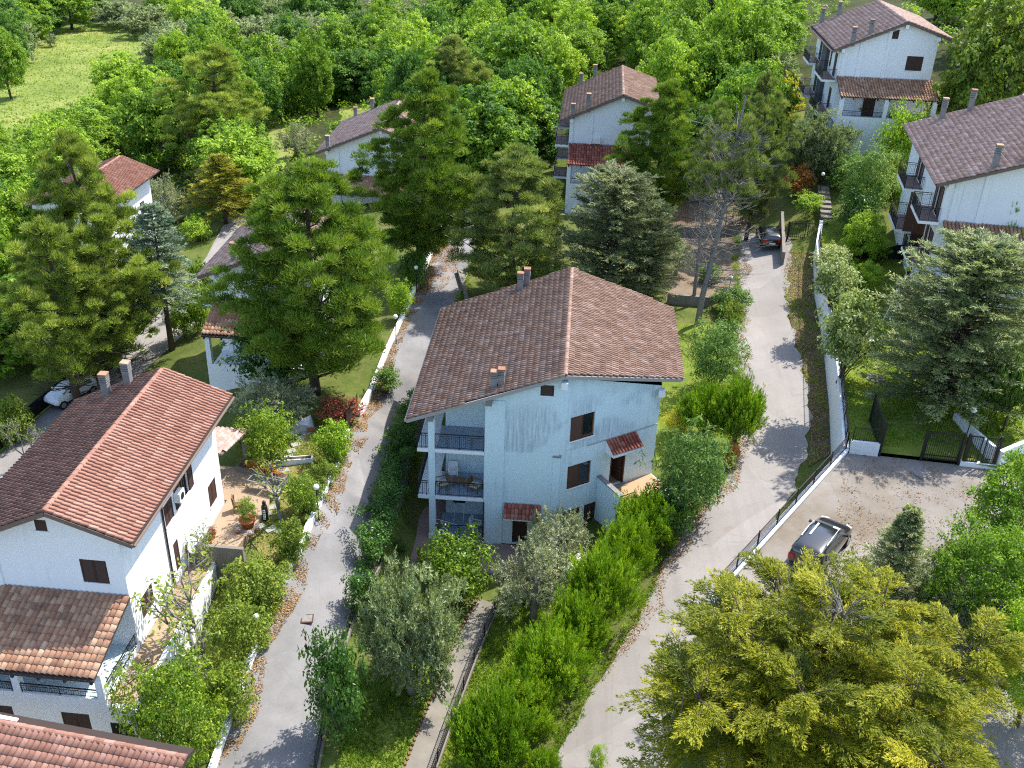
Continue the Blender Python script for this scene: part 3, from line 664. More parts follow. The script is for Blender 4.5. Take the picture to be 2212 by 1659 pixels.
# ---------------------------------------------------------------- the pale blue house in the middle
YC = R(-3.0); CX, CY = 2.64, 46.95
ch = thing("villa", (CX, CY, 0), YC, "pale blue three storey villa with stacked loggia balconies and weathered tiled roof", "house")
def toC(p):
    dx, dy = p[0] - CX, p[1] - CY; c, s = math.cos(-YC), math.sin(-YC)
    return (c * dx - s * dy, s * dx + c * dy, p[2] if len(p) > 2 else 0)
RR_, AA, EE, BB, CC_, DD = (toC(p) for p in ((2.77, 46.58, 11.5), (-5.62, 46.75, 8.4), (9.57, 50.68, 9.31), (3.62, 61.02, 11.5), (-4.78, 60.89, 8.4), (10.14, 60.32, 9.31)))
a31 = R(31) - YC; uR = (math.cos(a31), math.sin(a31)); nRt = (math.sin(a31), -math.cos(a31)); LRW = 6.82
topL = lambda s: 11.18 + s * 0.372
topR = lambda s: 11.18 - s * (11.18 - 8.95) / LRW
XP, XW = -4.05, -7.15                     # edge between wall and loggia, outer face of the corner pillar
fl = dict(F1=3.1, F2=6.25)
facade("front_wall", ch, (0, 0), (1, 0), (0, -1), [(XP, 0), (0, 0), (0, topL(0)), (XP, topL(XP))], [(-1.12, -0.40, 10.02, 10.66), (-2.35, -1.5, 0.02, 2.05)], M['pale_worn'])
window(ch, (0, 0), (1, 0), (0, -1), -1.12, -0.40, 10.02, 10.66, 'single', 'brown_dark')
MB().box(-2.35, -1.5, .18, .22, .02, 2.05).build('door', M['brown_dark'], ch)
MB().box(-4.02, -2.95, -0.07, -0.001, 0.0, topL(-4.02) - .12).build('pilaster', M['pale'], ch)
MB().box(-.22, .16, -.05, .06, 0.1, 6.18).build('pilaster', M['pale'], ch)
MB().box(-.27, .2, -.10, .1, 6.18, 6.27).build('pilaster_cap', M['chimney'], ch)
holes = [(0.73, 2.31, 6.96, 8.49), (0.73, 2.31, 3.79, 5.3), (3.66, 4.71, 2.99, 5.12), (0.55, 1.75, 0.75, 2.25), (2.05, 3.2, 0.75, 2.25)]
facade("front_wall", ch, (0, 0), uR, nRt, [(0, 0), (LRW, 0), (LRW, topR(LRW)), (0, topR(0))], holes, M['pale_worn'])
window(ch, (0, 0), uR, nRt, *holes[0], 'half'); window(ch, (0, 0), uR, nRt, *holes[1], 'half')
window(ch, (0, 0), uR, nRt, *holes[3], 'shut', 'brown_dark'); window(ch, (0, 0), uR, nRt, *holes[4], 'shut', 'brown_dark')
PR = lambda s, k, z=0.0: (uR[0] * s + nRt[0] * k, uR[1] * s + nRt[1] * k, z)
# open front door: frame, leaf swung in, hall's shade painted near black on its back wall, tiled floor
fr = MB()
for s0, s1, z0, z1 in ((3.66, 3.75, 2.99, 5.12), (4.62, 4.71, 2.99, 5.12), (3.75, 4.62, 5.03, 5.12)):
    fr.hexa([PR(s0, 0, z0), PR(s1, 0, z0), PR(s1, -.2, z0), PR(s0, -.2, z0), PR(s0, 0, z1), PR(s1, 0, z1), PR(s1, -.2, z1), PR(s0, -.2, z1)])
dr = fr.build('door_frame', M['brown_dark'], ch)
MB().hexa([PR(4.56, -.2, 3.0), PR(4.61, -.2, 3.0), PR(4.5, -1.05, 3.0), PR(4.45, -1.05, 3.0), PR(4.56, -.2, 5.02), PR(4.61, -.2, 5.02), PR(4.5, -1.05, 5.02), PR(4.45, -1.05, 5.02)]).build('door', M['brown'], ch)
MB().hexa([PR(3.2, -.2, 2.9), PR(5.2, -.2, 2.9), PR(5.2, -2.5, 2.9), PR(3.2, -2.5, 2.9), PR(3.2, -.2, 2.995), PR(5.2, -.2, 2.995), PR(5.2, -2.5, 2.995), PR(3.2, -2.5, 2.995)]).build('hall_floor', M['floor_orange'], ch)
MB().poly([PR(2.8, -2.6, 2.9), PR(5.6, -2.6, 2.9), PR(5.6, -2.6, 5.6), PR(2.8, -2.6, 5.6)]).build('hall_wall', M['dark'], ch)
MB().hexa([PR(3.6, .35, 2.86), PR(4.8, .35, 2.86), PR(4.8, 0, 2.86), PR(3.6, 0, 2.86), PR(3.6, .35, 3.02), PR(4.8, .35, 3.02), PR(4.8, 0, 3.02), PR(3.6, 0, 3.02)]).build('door_step', M['concrete'], ch)
# thin ledge running under the upper floor, from the window to the corner
MB().hexa([PR(1.95, .05, 6.36), PR(LRW, .05, 6.42), PR(LRW, .001, 6.42), PR(1.95, .001, 6.36), PR(1.95, .05, 6.40), PR(LRW, .05, 6.46), PR(LRW, .001, 6.46), PR(1.95, .001, 6.40)]).build('ledge', M['slab'], ch)
def awning(parent, P, s0, s1, z, out, drop, seed):
    """small tiled porch roof on a wedge of render; P(s,k,z)"""
    b = MB(); b.add([P(s0, 0, z - .02), P(s1, 0, z - .02), P(s1, out, z - drop), P(s0, out, z - drop), P(s0, 0, z - drop - .16), P(s1, 0, z - drop - .16), P(s1, out, z - drop - .1), P(s0, out, z - drop - .1)],
          [(0, 1, 2, 3), (7, 6, 5, 4), (0, 3, 7, 4), (1, 5, 6, 2), (3, 2, 6, 7)])
    rf = b.build('awning', M['trim'], parent)
    tile_plane(rf, P(s0, 0, z), P(s1, 0, z), P(s0, out, z - drop), P(s1, out, z - drop), M['t_awning'], 0.21, 0.32, 40, seed)
awning(ch, PR, 3.2, 5.25, 6.32, 0.85, 0.62, 5)
PL = lambda s, k, z=0.0: (s, -k, z)
awning(ch, PL, -2.85, -0.8, 2.86, 0.8, 0.5, 6)
for s in (-2.75, -0.9): MB().beam((s, -.02, 1.95), (s, -.62, 2.25), .06, .06).build('awning_bracket', M['brown_dark'], ch)
# right side wall, back wall, left wall
eR = PR(LRW, 0); bR = (toC((9.3, 59.7))[0], toC((9.3, 59.7))[1])
def wallseg(parent, p, q, z0, zp, zq, mat, holes=(), name='wall'):
    p = Vector((p[0], p[1], 0)); q = Vector((q[0], q[1], 0)); d = (q - p); L = d.length; d.normalize(); out = Vector((d.y, -d.x, 0))
    return facade(name, parent, p, d, out, [(0, z0), (L, z0), (L, zq), (0, zp)], list(holes), M[mat])
wallseg(ch, eR, bR, 0, 8.95, 8.95, 'pale', name='side_wall')
XB = -6.5; yb = bR[1]
wallseg(ch, bR, (0.3, yb), 0, 8.95, 11.1, 'pale', name='back_wall'); wallseg(ch, (0.3, yb), (XB, yb), 0, 11.1, 8.7, 'pale', name='back_wall')
wallseg(ch, (XB, yb), (XB, 2.5), 0, 8.7, 8.7, 'pale', name='side_wall')
# loggia: back wall, inner side wall, corner pillar, floor slabs, railings
wallseg(ch, (XB, 2.5), (XP, 2.5), 0, topL(XB) - .06, topL(XP) - .06, 'pale', name='loggia_wall')
wallseg(ch, (XP, 2.5), (XP, 0), 0, topL(XP) - .06, topL(XP) - .06, 'pale', name='loggia_wall')
MB().box(XW, XW + .36, 0, .4, 0, 8.62).build('pillar', M['pale'], ch)
MB().box(XW - .04, XW + .4, -.04, .44, 0, .35).build('pillar_base', M['trim'], ch)
for nm, z in fl.items():
    sl = MB(); sl.box(XW + .37, XP - .001, -.03, 2.48, z - .24, z - .02); sl.box(XW - .62, XW + .36, .42, 7.5, z - .24, z - .02); sl.box(XW - .62, XW - .003, -.03, .419, z - .24, z - .02)
    sl.build('balcony_slab', M['trim'], ch)
    fb = MB(); fb.box(XW + .45, XP - .02, .02, 2.45, z - .015, z); fb.build('balcony_floor', M['balcony_tile'], ch)
    railing(ch, (XW + .38, .0), (XP - .02, .0), z); railing(ch, (XW - .6, .0), (XW - .02, .0), z, panels=False); railing(ch, (XW - .6, .02), (XW - .6, 7.4), z, panels=False, gap=.16)
railing(ch, (XW + .38, .0), (XP - .02, .0), 0.12)
MB().box(XW + .45, XP - .02, .02, 2.45, 0.06, .1).build('balcony_floor', M['balcony_tile'], ch)
# roof with tiles, ridge, chimneys, corbels
ro = roof_slab(ch, [[AA, RR_, BB, CC_], [RR_, EE, DD, BB]], 0.2)
tile_plane(ro, RR_, BB, AA, CC_, M['t_central'], singles=110, seed=1)
tile_plane(ro, RR_, BB, EE, DD, M['t_central'], singles=110, seed=2)
ridge_caps(ro, RR_, BB, M['t_central'])
zl = lambda x, y: 11.5 + 0.372 * (x - (RR_[0] + (BB[0] - RR_[0]) * (y - RR_[1]) / (BB[1] - RR_[1])))
for x, y in ((-3.62, 0.35), (-3.24, 0.42)): chimney(ro, x, y, zl(x, y), 1.0, 0.33)
for x, y in ((-3.0, 12.9), (-2.6, 13.3)): chimney(ro, x, y, zl(x, y), 1.15, 0.36)
for x in (XW + .16, XP + .22): MB().box(x - .17, x + .17, -.42, .3, zl(x, 0) - .62, zl(x, 0) - .18).build('corbel', M['chimney'], ch)
for p, z in ((PR(0.02, .22), 10.85), (PR(LRW - .15, .2), 8.65)): MB().box(p[0] - .17, p[0] + .17, p[1] - .25, p[1] + .2, z - .2, z + .2).build('corbel', M['trim'], ch)
g = MB(); off = (-.07, -.05); g.tube([(AA[0] - .04, AA[1], AA[2] - .1), (CC_[0] - .04, CC_[1], CC_[2] - .1)], .07, 7); g.build('gutter', M['slab'], ch)
g = MB(); g.tube([(EE[0] + .05, EE[1], EE[2] - .1), (DD[0] + .05, DD[1], DD[2] - .1)], .07, 7); g.build('gutter', M['slab'], ch)
for P0, P1 in ((AA, RR_), (RR_, EE)):
    MB().beam((P0[0], P0[1] - .03, P0[2] - .1), (P1[0], P1[1] - .03, P1[2] - .1), .05, .2).build('verge_board', M['slab'], ch)
MB().tube([(-4.02, -.12, 0), (-4.02, -.12, 2.9)], .04, 6).build('drain_pipe', M['brown_dark'], ch)
# terrace in front of the entrance, on the slope side
TC = [PR(3.0, .0), PR(6.75, .0), PR(6.75, 1.9), PR(3.0, 2.2)]
MB().prism([p[:2] for p in TC], 0.2, 2.97).build('entrance_terrace', M['pale'], ch)
MB().prism([PR(3.2, .02)[:2], PR(6.7, .02)[:2], PR(6.7, 1.75)[:2], PR(3.2, 2.0)[:2]], 2.972, 2.99).build('terrace_floor', M['floor_orange'], ch)
MB().prism([PR(3.0, 2.2)[:2], PR(3.0, 2.02)[:2], PR(6.75, 1.74)[:2], PR(6.75, 1.9)[:2]][::-1], 2.975, 3.07).build('terrace_kerb', M['trim'], ch)
MB().prism([PR(2.82, .02)[:2], PR(3.0, .02)[:2], PR(3.0, 2.2)[:2], PR(2.82, 2.2)[:2]][::-1], 0.1, lambda p: 4.0).build('parapet', M['pale'], ch)
MB().prism([PR(2.76, .01)[:2], PR(3.06, .01)[:2], PR(3.06, 2.28)[:2], PR(2.76, 2.28)[:2]][::-1], 4.0, 4.07).build('parapet_cap', M['chimney'], ch)
railing(ch, PR(3.06, 2.1)[:2], PR(4.0, 2.08)[:2], 3.05, 0.8, panels=False)
# ground floor terrace of pink tiles around the loggia corner
tp = [(-8.0, 8), (XB + .02, 8), (XB + .02, 2.52), (-4.04, 2.4), (-4.04, -.1), (-0.3, -.1), (-0.3, -2.6), (-8.9, -2.6)]
MB().prism(tp[::-1], -0.5, 0.02).build('ground_terrace', M['floor_pink'], ch)
MB().prism([(-8.25, 8), (-8.0, 8), (-8.9, -2.6), (-9.15, -2.6)][::-1], -0.5, .14).build('terrace_kerb', M['trim'], ch)
MB().prism([(-9.15, -2.85), (-0.3, -2.85), (-.3, -2.6), (-9.15, -2.6)], -0.5, .08).build('terrace_kerb', M['concrete'], ch)
# ---------------------------------------------------------------- gabled houses of the same estate
def gable(label, O, yaw, zb, x0, x1, dep, rx, rz_, xl, xr, sl, sr, of, ob, tmat, wall='white', front=(), right=(), left=(), singles=0, seed=0, caps=True, chims=(), pil=(), both=True, tleft=None):
    """walls x0..x1, 0..dep; ridge over rx at height rz_; roof edges xl, xr with slopes sl, sr; absolute heights. Returns the thing and a height shifter"""
    h = thing("house", (O[0], O[1], zb), R(yaw), label, "house"); Z = lambda z: z - zb
    zt = lambda x: rz_ - (sl * (rx - x) if x < rx else sr * (x - rx))
    top = lambda x: Z(zt(x)) - .22
    mk = lambda hs: [(a, b, Z(c), Z(d)) for a, b, c, d, *_ in hs]
    facade("front_wall", h, (0, 0), (1, 0), (0, -1), [(x0, -1.5), (x1, -1.5), (x1, top(x1)), (rx, top(rx)), (x0, top(x0))], mk(front), M[wall])
    facade("side_wall", h, (x1, 0), (0, 1), (1, 0), [(0, -1.5), (dep, -1.5), (dep, top(x1)), (0, top(x1))], mk(right), M[wall])
    facade("side_wall", h, (x0, 0), (0, 1), (-1, 0), [(0, -1.5), (dep, -1.5), (dep, top(x0)), (0, top(x0))], mk(left), M[wall])
    facade("back_wall", h, (0, dep), (1, 0), (0, 1), [(x0, -1.5), (x1, -1.5), (x1, top(x1)), (rx, top(rx)), (x0, top(x0))], [], M[wall])
    for hs, o_, u_, n_ in ((front, (0, 0), (1, 0), (0, -1)), (right, (x1, 0), (0, 1), (1, 0)), (left, (x0, 0), (0, 1), (-1, 0))):
        for a, b, c, d, *st in hs: window(h, o_, u_, n_, a, b, Z(c), Z(d), st[0] if st else 'shut', st[1] if len(st) > 1 else 'brown_dark', name='window' if Z(d) - Z(c) < 1.9 else 'balcony_door')
    A = (xl, -of, Z(zt(xl))); Rf = (rx, -of, Z(rz_)); E = (xr, -of, Z(zt(xr))); C_ = (xl, dep + ob, A[2]); B = (rx, dep + ob, Rf[2]); D_ = (xr, dep + ob, E[2])
    rf = roof_slab(h, [[A, Rf, B, C_], [Rf, E, D_, B]], .18)
    k = singles // 2 if both else singles
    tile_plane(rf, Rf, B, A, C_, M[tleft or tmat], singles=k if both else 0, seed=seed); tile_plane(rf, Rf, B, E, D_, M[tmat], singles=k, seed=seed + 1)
    if caps: ridge_caps(rf, Rf, B, M[tmat])
    for cx, cy, ch_ in chims: chimney(rf, cx, cy, Z(zt(cx)), ch_, .36)
    for px_, w_ in pil: MB().box(px_, px_ + w_, -.09, -.001, -1.0, top(px_) - .05).build('pilaster', M[wall], h)
    for P0, P1 in ((A, Rf), (Rf, E)): MB().beam((P0[0], P0[1] - .03, P0[2] - .1), (P1[0], P1[1] - .03, P1[2] - .1), .05, .2).build('verge_board', M['soffit'], h)
    for e0, e1, s in ((A, C_, -1), (E, D_, 1)):
        MB().tube([(e0[0] + .05 * s, e0[1], e0[2] - .1), (e1[0] + .05 * s, e1[1], e1[2] - .1)], .065, 7).build('gutter', M['soffit'], h)
    for cx in (x0 + .15, rx, x1 - .15): MB().box(cx - .15, cx + .15, -.45, .01, top(cx) - .38, top(cx) - .02).build('corbel', M['trim'], h)
    return h, Z
def lean_to(h, xa, xb, zt, y1, zl, tmat, wd=.25, ln=.37, singles=0, seed=0, rafters=True):
    """tiled pergola roof against the front wall"""
    q = [(xa, -.02, zt), (xb, -.02, zt), (xb, y1, zl), (xa, y1, zl)]
    rf = MB().add(q + [(a, b, c - .1) for a, b, c in q], [(3, 2, 1, 0), (4, 5, 6, 7)] + [(i, (i + 1) % 4, 4 + (i + 1) % 4, 4 + i) for i in range(4)]).build("pergola_roof", M['underlay'], h)
    tile_plane(rf, q[0], q[1], q[3], q[2], M[tmat], wd, ln, singles, seed, .02, 1.25)
    if rafters:
        n = int((xb - xa) / 1.1)
        for i in range(n + 1):
            x = xa + .15 + (xb - xa - .3) * i / n
            MB().beam((x, -.05, zt - .2), (x, y1 - .0, zl - .2), .1, .14).build('rafter', M['brown_dark'], h)
    return rf
def balcony(h, y0, y1, x0, out, z, floor='floor_pink', wall='trim'):
    b = MB().box(x0 - out, x0 - .002, y0, y1, z - .2, z - .01).build('balcony', M[wall], h)
    MB().box(x0 - out + .06, x0 - .02, y0 + .06, y1 - .06, z - .008, z + .008).build('balcony_floor', M[floor], b)
    railing(b, (x0 - out + .03, y0 + .03), (x0 - .03, y0 + .03), z); railing(b, (x0 - out + .03, y1 - .03), (x0 - .03, y1 - .03), z)
    railing(b, (x0 - out + .03, y0 + .03), (x0 - out + .03, y1 - .03), z, gap=.10)
    return b

# red roofed house in the near corner
lh, ZL = gable("white house with bright red tiled roof and a mossy lean-to veranda facing the camera", (-16.31, 33.9), -4.5, 0.8, -7.0, 0.0, 11.2, -2.5, 11.62, -7.43, 1.03, .47, .37, .75, .4, 't_red',
    front=[(-3.54, -3.02, 10.02, 10.58, 'single'), (-1.93, -.75, 7.41, 8.65)], right=[(.8, 2.05, 4.75, 5.85), (4.3, 5.3, 7.25, 8.4), (6.1, 7.2, 7.35, 8.6, 'open'), (4.65, 5.2, 4.35, 5.95, 'single'), (9.35, 10.4, 4.7, 6.0)],
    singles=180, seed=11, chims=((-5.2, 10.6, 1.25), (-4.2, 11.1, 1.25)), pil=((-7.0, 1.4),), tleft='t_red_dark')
lean_to(lh, -9.2, .05, ZL(6.78), -3.95, ZL(5.72), 't_mossy', .25, .36, 120, 13)
facade("veranda_wall", lh, (0, -3.6), (1, 0), (0, -1), [(-9.2, -1.2), (.05, -1.2), (.05, ZL(4.3)), (-9.2, ZL(4.3))], [(-1.97, -.74, ZL(2.08), ZL(3.36)), (-5.3, -4.1, ZL(1.9), ZL(3.4))], M['white'])
window(lh, (0, -3.6), (1, 0), (0, -1), -1.97, -.74, ZL(2.08), ZL(3.36), 'shut', 'brown_dark'); window(lh, (0, -3.6), (1, 0), (0, -1), -5.3, -4.1, ZL(1.9), ZL(3.4), 'shut', 'brown_dark')
MB().box(-.12, .05, -3.59, -.01, -1.2, ZL(4.05)).build('veranda_side_wall', M['white'], lh)
MB().box(-9.2, -.121, -3.5, -.01, ZL(3.7), ZL(3.85)).build('veranda_floor', M['pale'], lh)
MB().box(-9.2, -.13, -3.6 + .001, -3.46, ZL(3.86), ZL(4.3)).build('parapet', M['white'], lh)
for x in (-.17, -3.8, -7.6): MB().box(x, x + .32, -3.602, -3.28, ZL(3.86), ZL(5.7)).build('pillar', M['white'], lh)
MB().box(-9.2, .15, -3.62, -3.4, ZL(5.62), ZL(5.74)).build('veranda_beam', M['white'], lh)
railing(lh, (-3.46, -3.55), (-.18, -3.55), ZL(4.3), .48, .1, False); railing(lh, (-7.3, -3.55), (-3.8, -3.55), ZL(4.3), .48, .1, False)
railing(lh, (.0, -3.3), (.0, -.15), ZL(4.05), .7, .1, True)
# terrace strip along the side wall
MB().box(.052, 1.4, -3.6, 5.9, -1.2, ZL(3.8)).build('side_terrace', M['white'], lh)
MB().box(.06, 1.22, -3.4, 5.85, ZL(3.802), ZL(3.83)).build('terrace_floor', M['floor_tan'], lh)
MB().box(1.22, 1.45, -3.65, 5.9, ZL(3.802), ZL(3.93)).build('terrace_kerb', M['trim'], lh)
MB().box(.06, 1.22, -3.65, -3.42, ZL(3.831), ZL(3.98)).build('terrace_kerb', M['trim'], lh)
MB().box(.15, 1.1, -3.63, -3.55, ZL(1.0), ZL(3.0)).build('store_shade_panel', M['dark'], lh)  # dark slab on the face paints the recess's shade; nothing is cut open
MB().box(.002, .05, .1, 11.1, ZL(3.84), ZL(4.15)).build('plinth', M['trim'], lh)
MB().tube([(.06, 4.05, ZL(9.3)), (.06, 4.05, ZL(3.9))], .05, 6).build('drain_pipe', M['brown_dark'], lh)
MB().box(-.09, 2.9, 5.9, 6.1, -1.2, ZL(5.0)).build('garden_partition', M['concrete'], lh)
MB().prism([(.06, 6.12), (1.7, 6.12), (2.5, 11.0), (1.7, 14.6), (-1.5, 14.6), (-1.5, 11.45), (.06, 11.45)], ZL(2.5), ZL(3.75)).build('patio', M['floor_tan'], lh)
rfb = lean_to(lh, -7.0, -1.0, ZL(6.7), -.3, ZL(6.65), 't_grey', rafters=False) if False else None
q = [(-3.0, 11.42, ZL(6.75)), (.1, 11.42, ZL(6.75)), (.3, 15.2, ZL(5.95)), (-3.0, 15.2, ZL(5.95))]
rf = MB().add(q + [(a, b, c - .1) for a, b, c in q], [(0, 1, 2, 3), (7, 6, 5, 4)] + [(i, 4 + i, 4 + (i + 1) % 4, (i + 1) % 4) for i in range(4)]).build("pergola_roof", M['soffit'], lh)
tile_plane(rf, q[0], q[1], q[3], q[2], M['t_grey'], .25, .37, 0, 14)
for x, y in ((.0, 15.0), (-2.8, 15.0)): MB().box(x - .12, x + .12, y - .12, y + .12, ZL(2.6), ZL(5.95)).build('pillar', M['concrete'], lh)

# tiled roof cutting into the bottom corner
bl, ZB = gable("salmon red tiled roof of a low house cutting across the bottom corner", (-12.25, 26.1), 10.3 * -1, -0.5, -14.0, 0, 0.1, -7, 5.5, -14, 0, .01, .01, .1, .1, 't_red') if False else (None, None)
bl = thing("low_house", (-11.8, 26.5, -0.5), R(-10.2), "low house whose salmon tiled roof cuts across the bottom corner", "house")
MB().box(-16, -.35, -9.0, -.5, -.8, 4.0).build('wall', M['white'], bl)
q0, q1, e0, e1 = (-16, 0, 6.0), (0, 0, 6.0), (-16, -6.5, 3.9), (0, -6.5, 3.9)
b0, b1 = (-16, 3.0, 4.9), (0, 3.0, 4.9)
rf = roof_slab(bl, [[e0, e1, q1, q0], [q0, q1, (0, .6, 5.85), (-16, .6, 5.85)]], .18)
tile_plane(rf, q0, q1, e0, e1, M['t_red'], .25, .38, 200, 21, amp=1.2)
ridge_caps(rf, (0, 0, 6.0), (-16, 0, 6.0), M['t_red'], .14)
MB().beam((-12.2, .25, 6.02), (-7.2, .25, 6.02), .16, .05).build('flashing', M['trim'], bl)

# house behind the walled lawn
h4, Z4 = gable("white house with brown balconies and a grey-brown tiled roof above the walled lawn", (28.8, 66.85), -10, 6.6, 0.0, 12.5, 14.3, 7.4, 19.1, -.8, 14, .355, .37, .7, .6, 't_grey',
    front=[], left=[(1.0, 2.2, 13.45, 15.6, 'open', 'brown'), (4.2, 5.3, 10.25, 12.4, 'shut', 'brown'), (1.0, 2.2, 10.25, 12.4, 'open', 'brown'), (8.6, 9.8, 13.45, 15.6, 'open', 'brown'), (8.6, 9.8, 10.25, 12.4, 'open', 'brown'), (1.0, 2.0, 7.1, 9.2), (4.5, 5.7, 7.1, 9.2), (8.0, 9.2, 7.1, 9.2)], singles=300, seed=31, both=False, chims=((2.6, -.1, 1.5), (4.6, .3, 1.5), (1.6, 13.6, 1.6), (3.6, 14.0, 1.6)), pil=((.55, .5), (2.3, .4), (6.4, .4)))
lean_to(h4, .3, 12.0, Z4(13.45), -3.2, Z4(12.4), 't_mossy', seed=33, rafters=False)
for x in (.4, 4.2, 8): MB().box(x, x + .35, -3.1, -2.75, -.6, Z4(12.5)).build('pillar', M['white'], h4)
MB().box(.3, 12, -3.1, -.02, Z4(9.9), Z4(10.1)).build('veranda_floor', M['trim'], h4)
for y0, y1 in ((-.2, 3.3), (6.9, 10.6)):
    for z in (10.2, 13.4): balcony(h4, y0, y1, 0, 1.35, Z4(z))
for y in (3.45, 6.6): MB().box(-.85, -.005, y, y + .08, Z4(10.2), Z4(12.3)).build('balcony_screen', M['brown'], h4)
MB().prism([(-3.6, -6), (-.02, -6), (-.02, 13), (-2.6, 13)], -.6, .05).build('terrace_floor', M['floor_pink'], h4)
for a, b in (((-3.9, -6), (-3.61, -6)),): MB().prism([(-3.9, -6), (-3.61, -6), (-2.61, 13), (-2.9, 13)], -.6, .12).build('terrace_kerb', M['trim'], h4)
MB().box(-1.6, -.05, -2.6, -.4, Z4(7.05), Z4(8.9)).build('garden_cupboard', M['brown'], h4)

# house on the rise in the far corner
h3, Z3 = gable("white house on the rise with four chimneys and a long tiled veranda roof", (29.16, 97.27), -4, 9.3, 0.0, 8.55, 11.3, 5.4, 21.57, -.83, 9.65, .445, .322, .45, .5, 't_grey',
    front=[(6.05, 7.54, 17.26, 18.55), (4.19, 4.9, 19.99, 20.82, 'single')], left=[(.8, 1.9, 16.15, 18.3, 'shut'), (3.2, 3.9, 16.6, 18.2), (.8, 1.9, 13.0, 15.1), (8.2, 9.4, 16.15, 18.3), (8.2, 9.4, 13.0, 15.1)], seed=41, chims=((.9, -.1, 1.25), (2.4, .2, 1.25), (.1, 11.2, 1.4), (1.7, 11.3, 1.4)), pil=((.25, .42), (1.65, .42), (4.0, .3)))
lean_to(h3, .05, 8.9, Z3(16.4), -3.0, Z3(15.3), 't_mossy', seed=43)
MB().box(.1, 8.8, -2.9, -.02, Z3(12.7), Z3(12.9)).build('veranda_floor', M['trim'], h3)
facade("veranda_wall", h3, (0, -2.92), (1, 0), (0, -1), [(.1, -1.5), (8.8, -1.5), (8.8, Z3(13.5)), (.1, Z3(13.5))], [], M['white'])
for x in (.1, 4.1, 8.4): MB().box(x, x + .38, -2.918, -2.6, Z3(12.9), Z3(15.35)).build('pillar', M['white'], h3)
MB().box(2.9, 4.0, -.1, -.04, Z3(12.9), Z3(15.0)).build('door', M['brown_dark'], h3)
railing(h3, (.5, -2.9), (4.1, -2.9), Z3(13.5), .5, .12, False); railing(h3, (4.5, -2.9), (8.4, -2.9), Z3(13.5), .5, .12, False)
MB().box(-.35, -.005, 4.4, 6.4, -.8, Z3(18.7)).build('stone_pier', M['stone'], h3)
for y0, y1 in ((-.1, 3.8), (7.2, 10.5)):
    for z in (16.1, 12.95): balcony(h3, y0, y1, 0, 1.3, Z3(z))

# house among the pines with a pink lean-to roof
h5, Z5 = gable("white house among the pines with pinkish tiled roof and small chimneys", (4.3, 96.8), -4, 3.2, 0.35, 8.0, 11.8, 5.2, 14.35, -.55, 8.7, .47, .33, .5, .5, 't_central',
    left=[(.8, 1.9, 9.3, 11.2), (.8, 1.9, 6.1, 8.2), (7.2, 8.4, 9.3, 11.2)], seed=51, chims=((.6, -.1, 1.0), (2.0, .1, 1.3), (1.0, 11.6, 1.1), (2.4, 11.9, 1.3)), pil=((.4, .3), (2.3, .25)))
lean_to(h5, .4, 7.6, Z5(9.4), -3.0, Z5(8.3), 't_awning', seed=53)
MB().box(.4, 7.6, -2.9, -.02, Z5(5.9), Z5(6.1)).build('veranda_floor', M['trim'], h5)
facade("veranda_wall", h5, (0, -2.92), (1, 0), (0, -1), [(.4, -1.5), (7.6, -1.5), (7.6, Z5(6.4)), (.4, Z5(6.4))], [], M['white'])
for x in (.4, 4.0, 7.2): MB().box(x, x + .36, -2.918, -2.6, Z5(6.11), Z5(8.35)).build('pillar', M['white'], h5)
railing(h5, (.8, -2.9), (4.0, -2.9), Z5(6.4), .5, .12, False)
for z in (9.25, 6.1):
    for y0, y1 in ((0, 3.2), (6.4, 9.6)): balcony(h5, y0, y1, .35, 1.3, Z5(z))
ac = MB().box(2.6, 3.35, -.32, -.02, Z5(9.62), Z5(10.15)); ac.build('air_conditioner', M['plastic'], h5)

# houses lower on the left slope
h6, Z6 = gable("small white house with brown roof showing between two pines by the clearing", (-19.1, 98.6), -4, 0.3, 0.0, 8.6, 11.0, 5.6, 10.0, -.8, 9.4, .42, .35, .6, .5, 't_grey',
    front=[(4.6, 5.4, 7.6, 8.5, 'single')], seed=61, chims=((.3, -.2, 1.1), (.6, 10.9, 1.0), (2.4, 11.1, 1.2)), pil=((1.0, .3),))
lean_to(h6, .1, 8.6, Z6(5.0), -3.0, Z6(4.0), 't_mossy', seed=63, rafters=False)
MB().box(.2, .5, -2.9, -2.6, -1, Z6(4.05)).build('pillar', M['white'], h6)
MB().box(.2, 8.5, -2.9, -.02, -1.2, Z6(1.2)).build('veranda_wall', M['white'], h6)
h7, Z7 = gable("white house with russet roof half hidden behind the leaning pines", (-35.35, 83.4), -5.5, -2.4, -6.5, 0.0, 8.6, -2.6, 8.0, -7.2, .75, .4, .36, .5, .5, 't_red',
    right=[(2.4, 3.4, 3.3, 4.9), (6.0, 6.9, 3.4, 4.6), (2.4, 3.4, .3, 1.8)], seed=71, chims=((-5.0, 2.0, 1.2),))
h8, Z8 = gable("white house with tiled veranda roof mostly hidden by the big dark pine", (-20.95, 64.9), -4, 0.0, 0.0, 7.6, 8.8, 4.6, 10.7, -.8, 8.2, .40, .34, .6, .5, 't_grey',
    seed=81, chims=((1.6, .2, 1.3), (3.4, 8.6, 1.2)), pil=((.5, .4), (2.2, .35), (5.0, .35)))
lean_to(h8, .0, 7.6, Z8(6.6), -3.3, Z8(5.4), 't_mossy', seed=83)
for x in (.1, 3.7, 7.1): MB().box(x, x + .34, -3.1, -2.76, -1, Z8(5.45)).build('pillar', M['white'], h8)
MB().box(.1, 7.5, -3.1, -.02, Z8(2.4), Z8(2.6)).build('veranda_floor', M['trim'], h8)
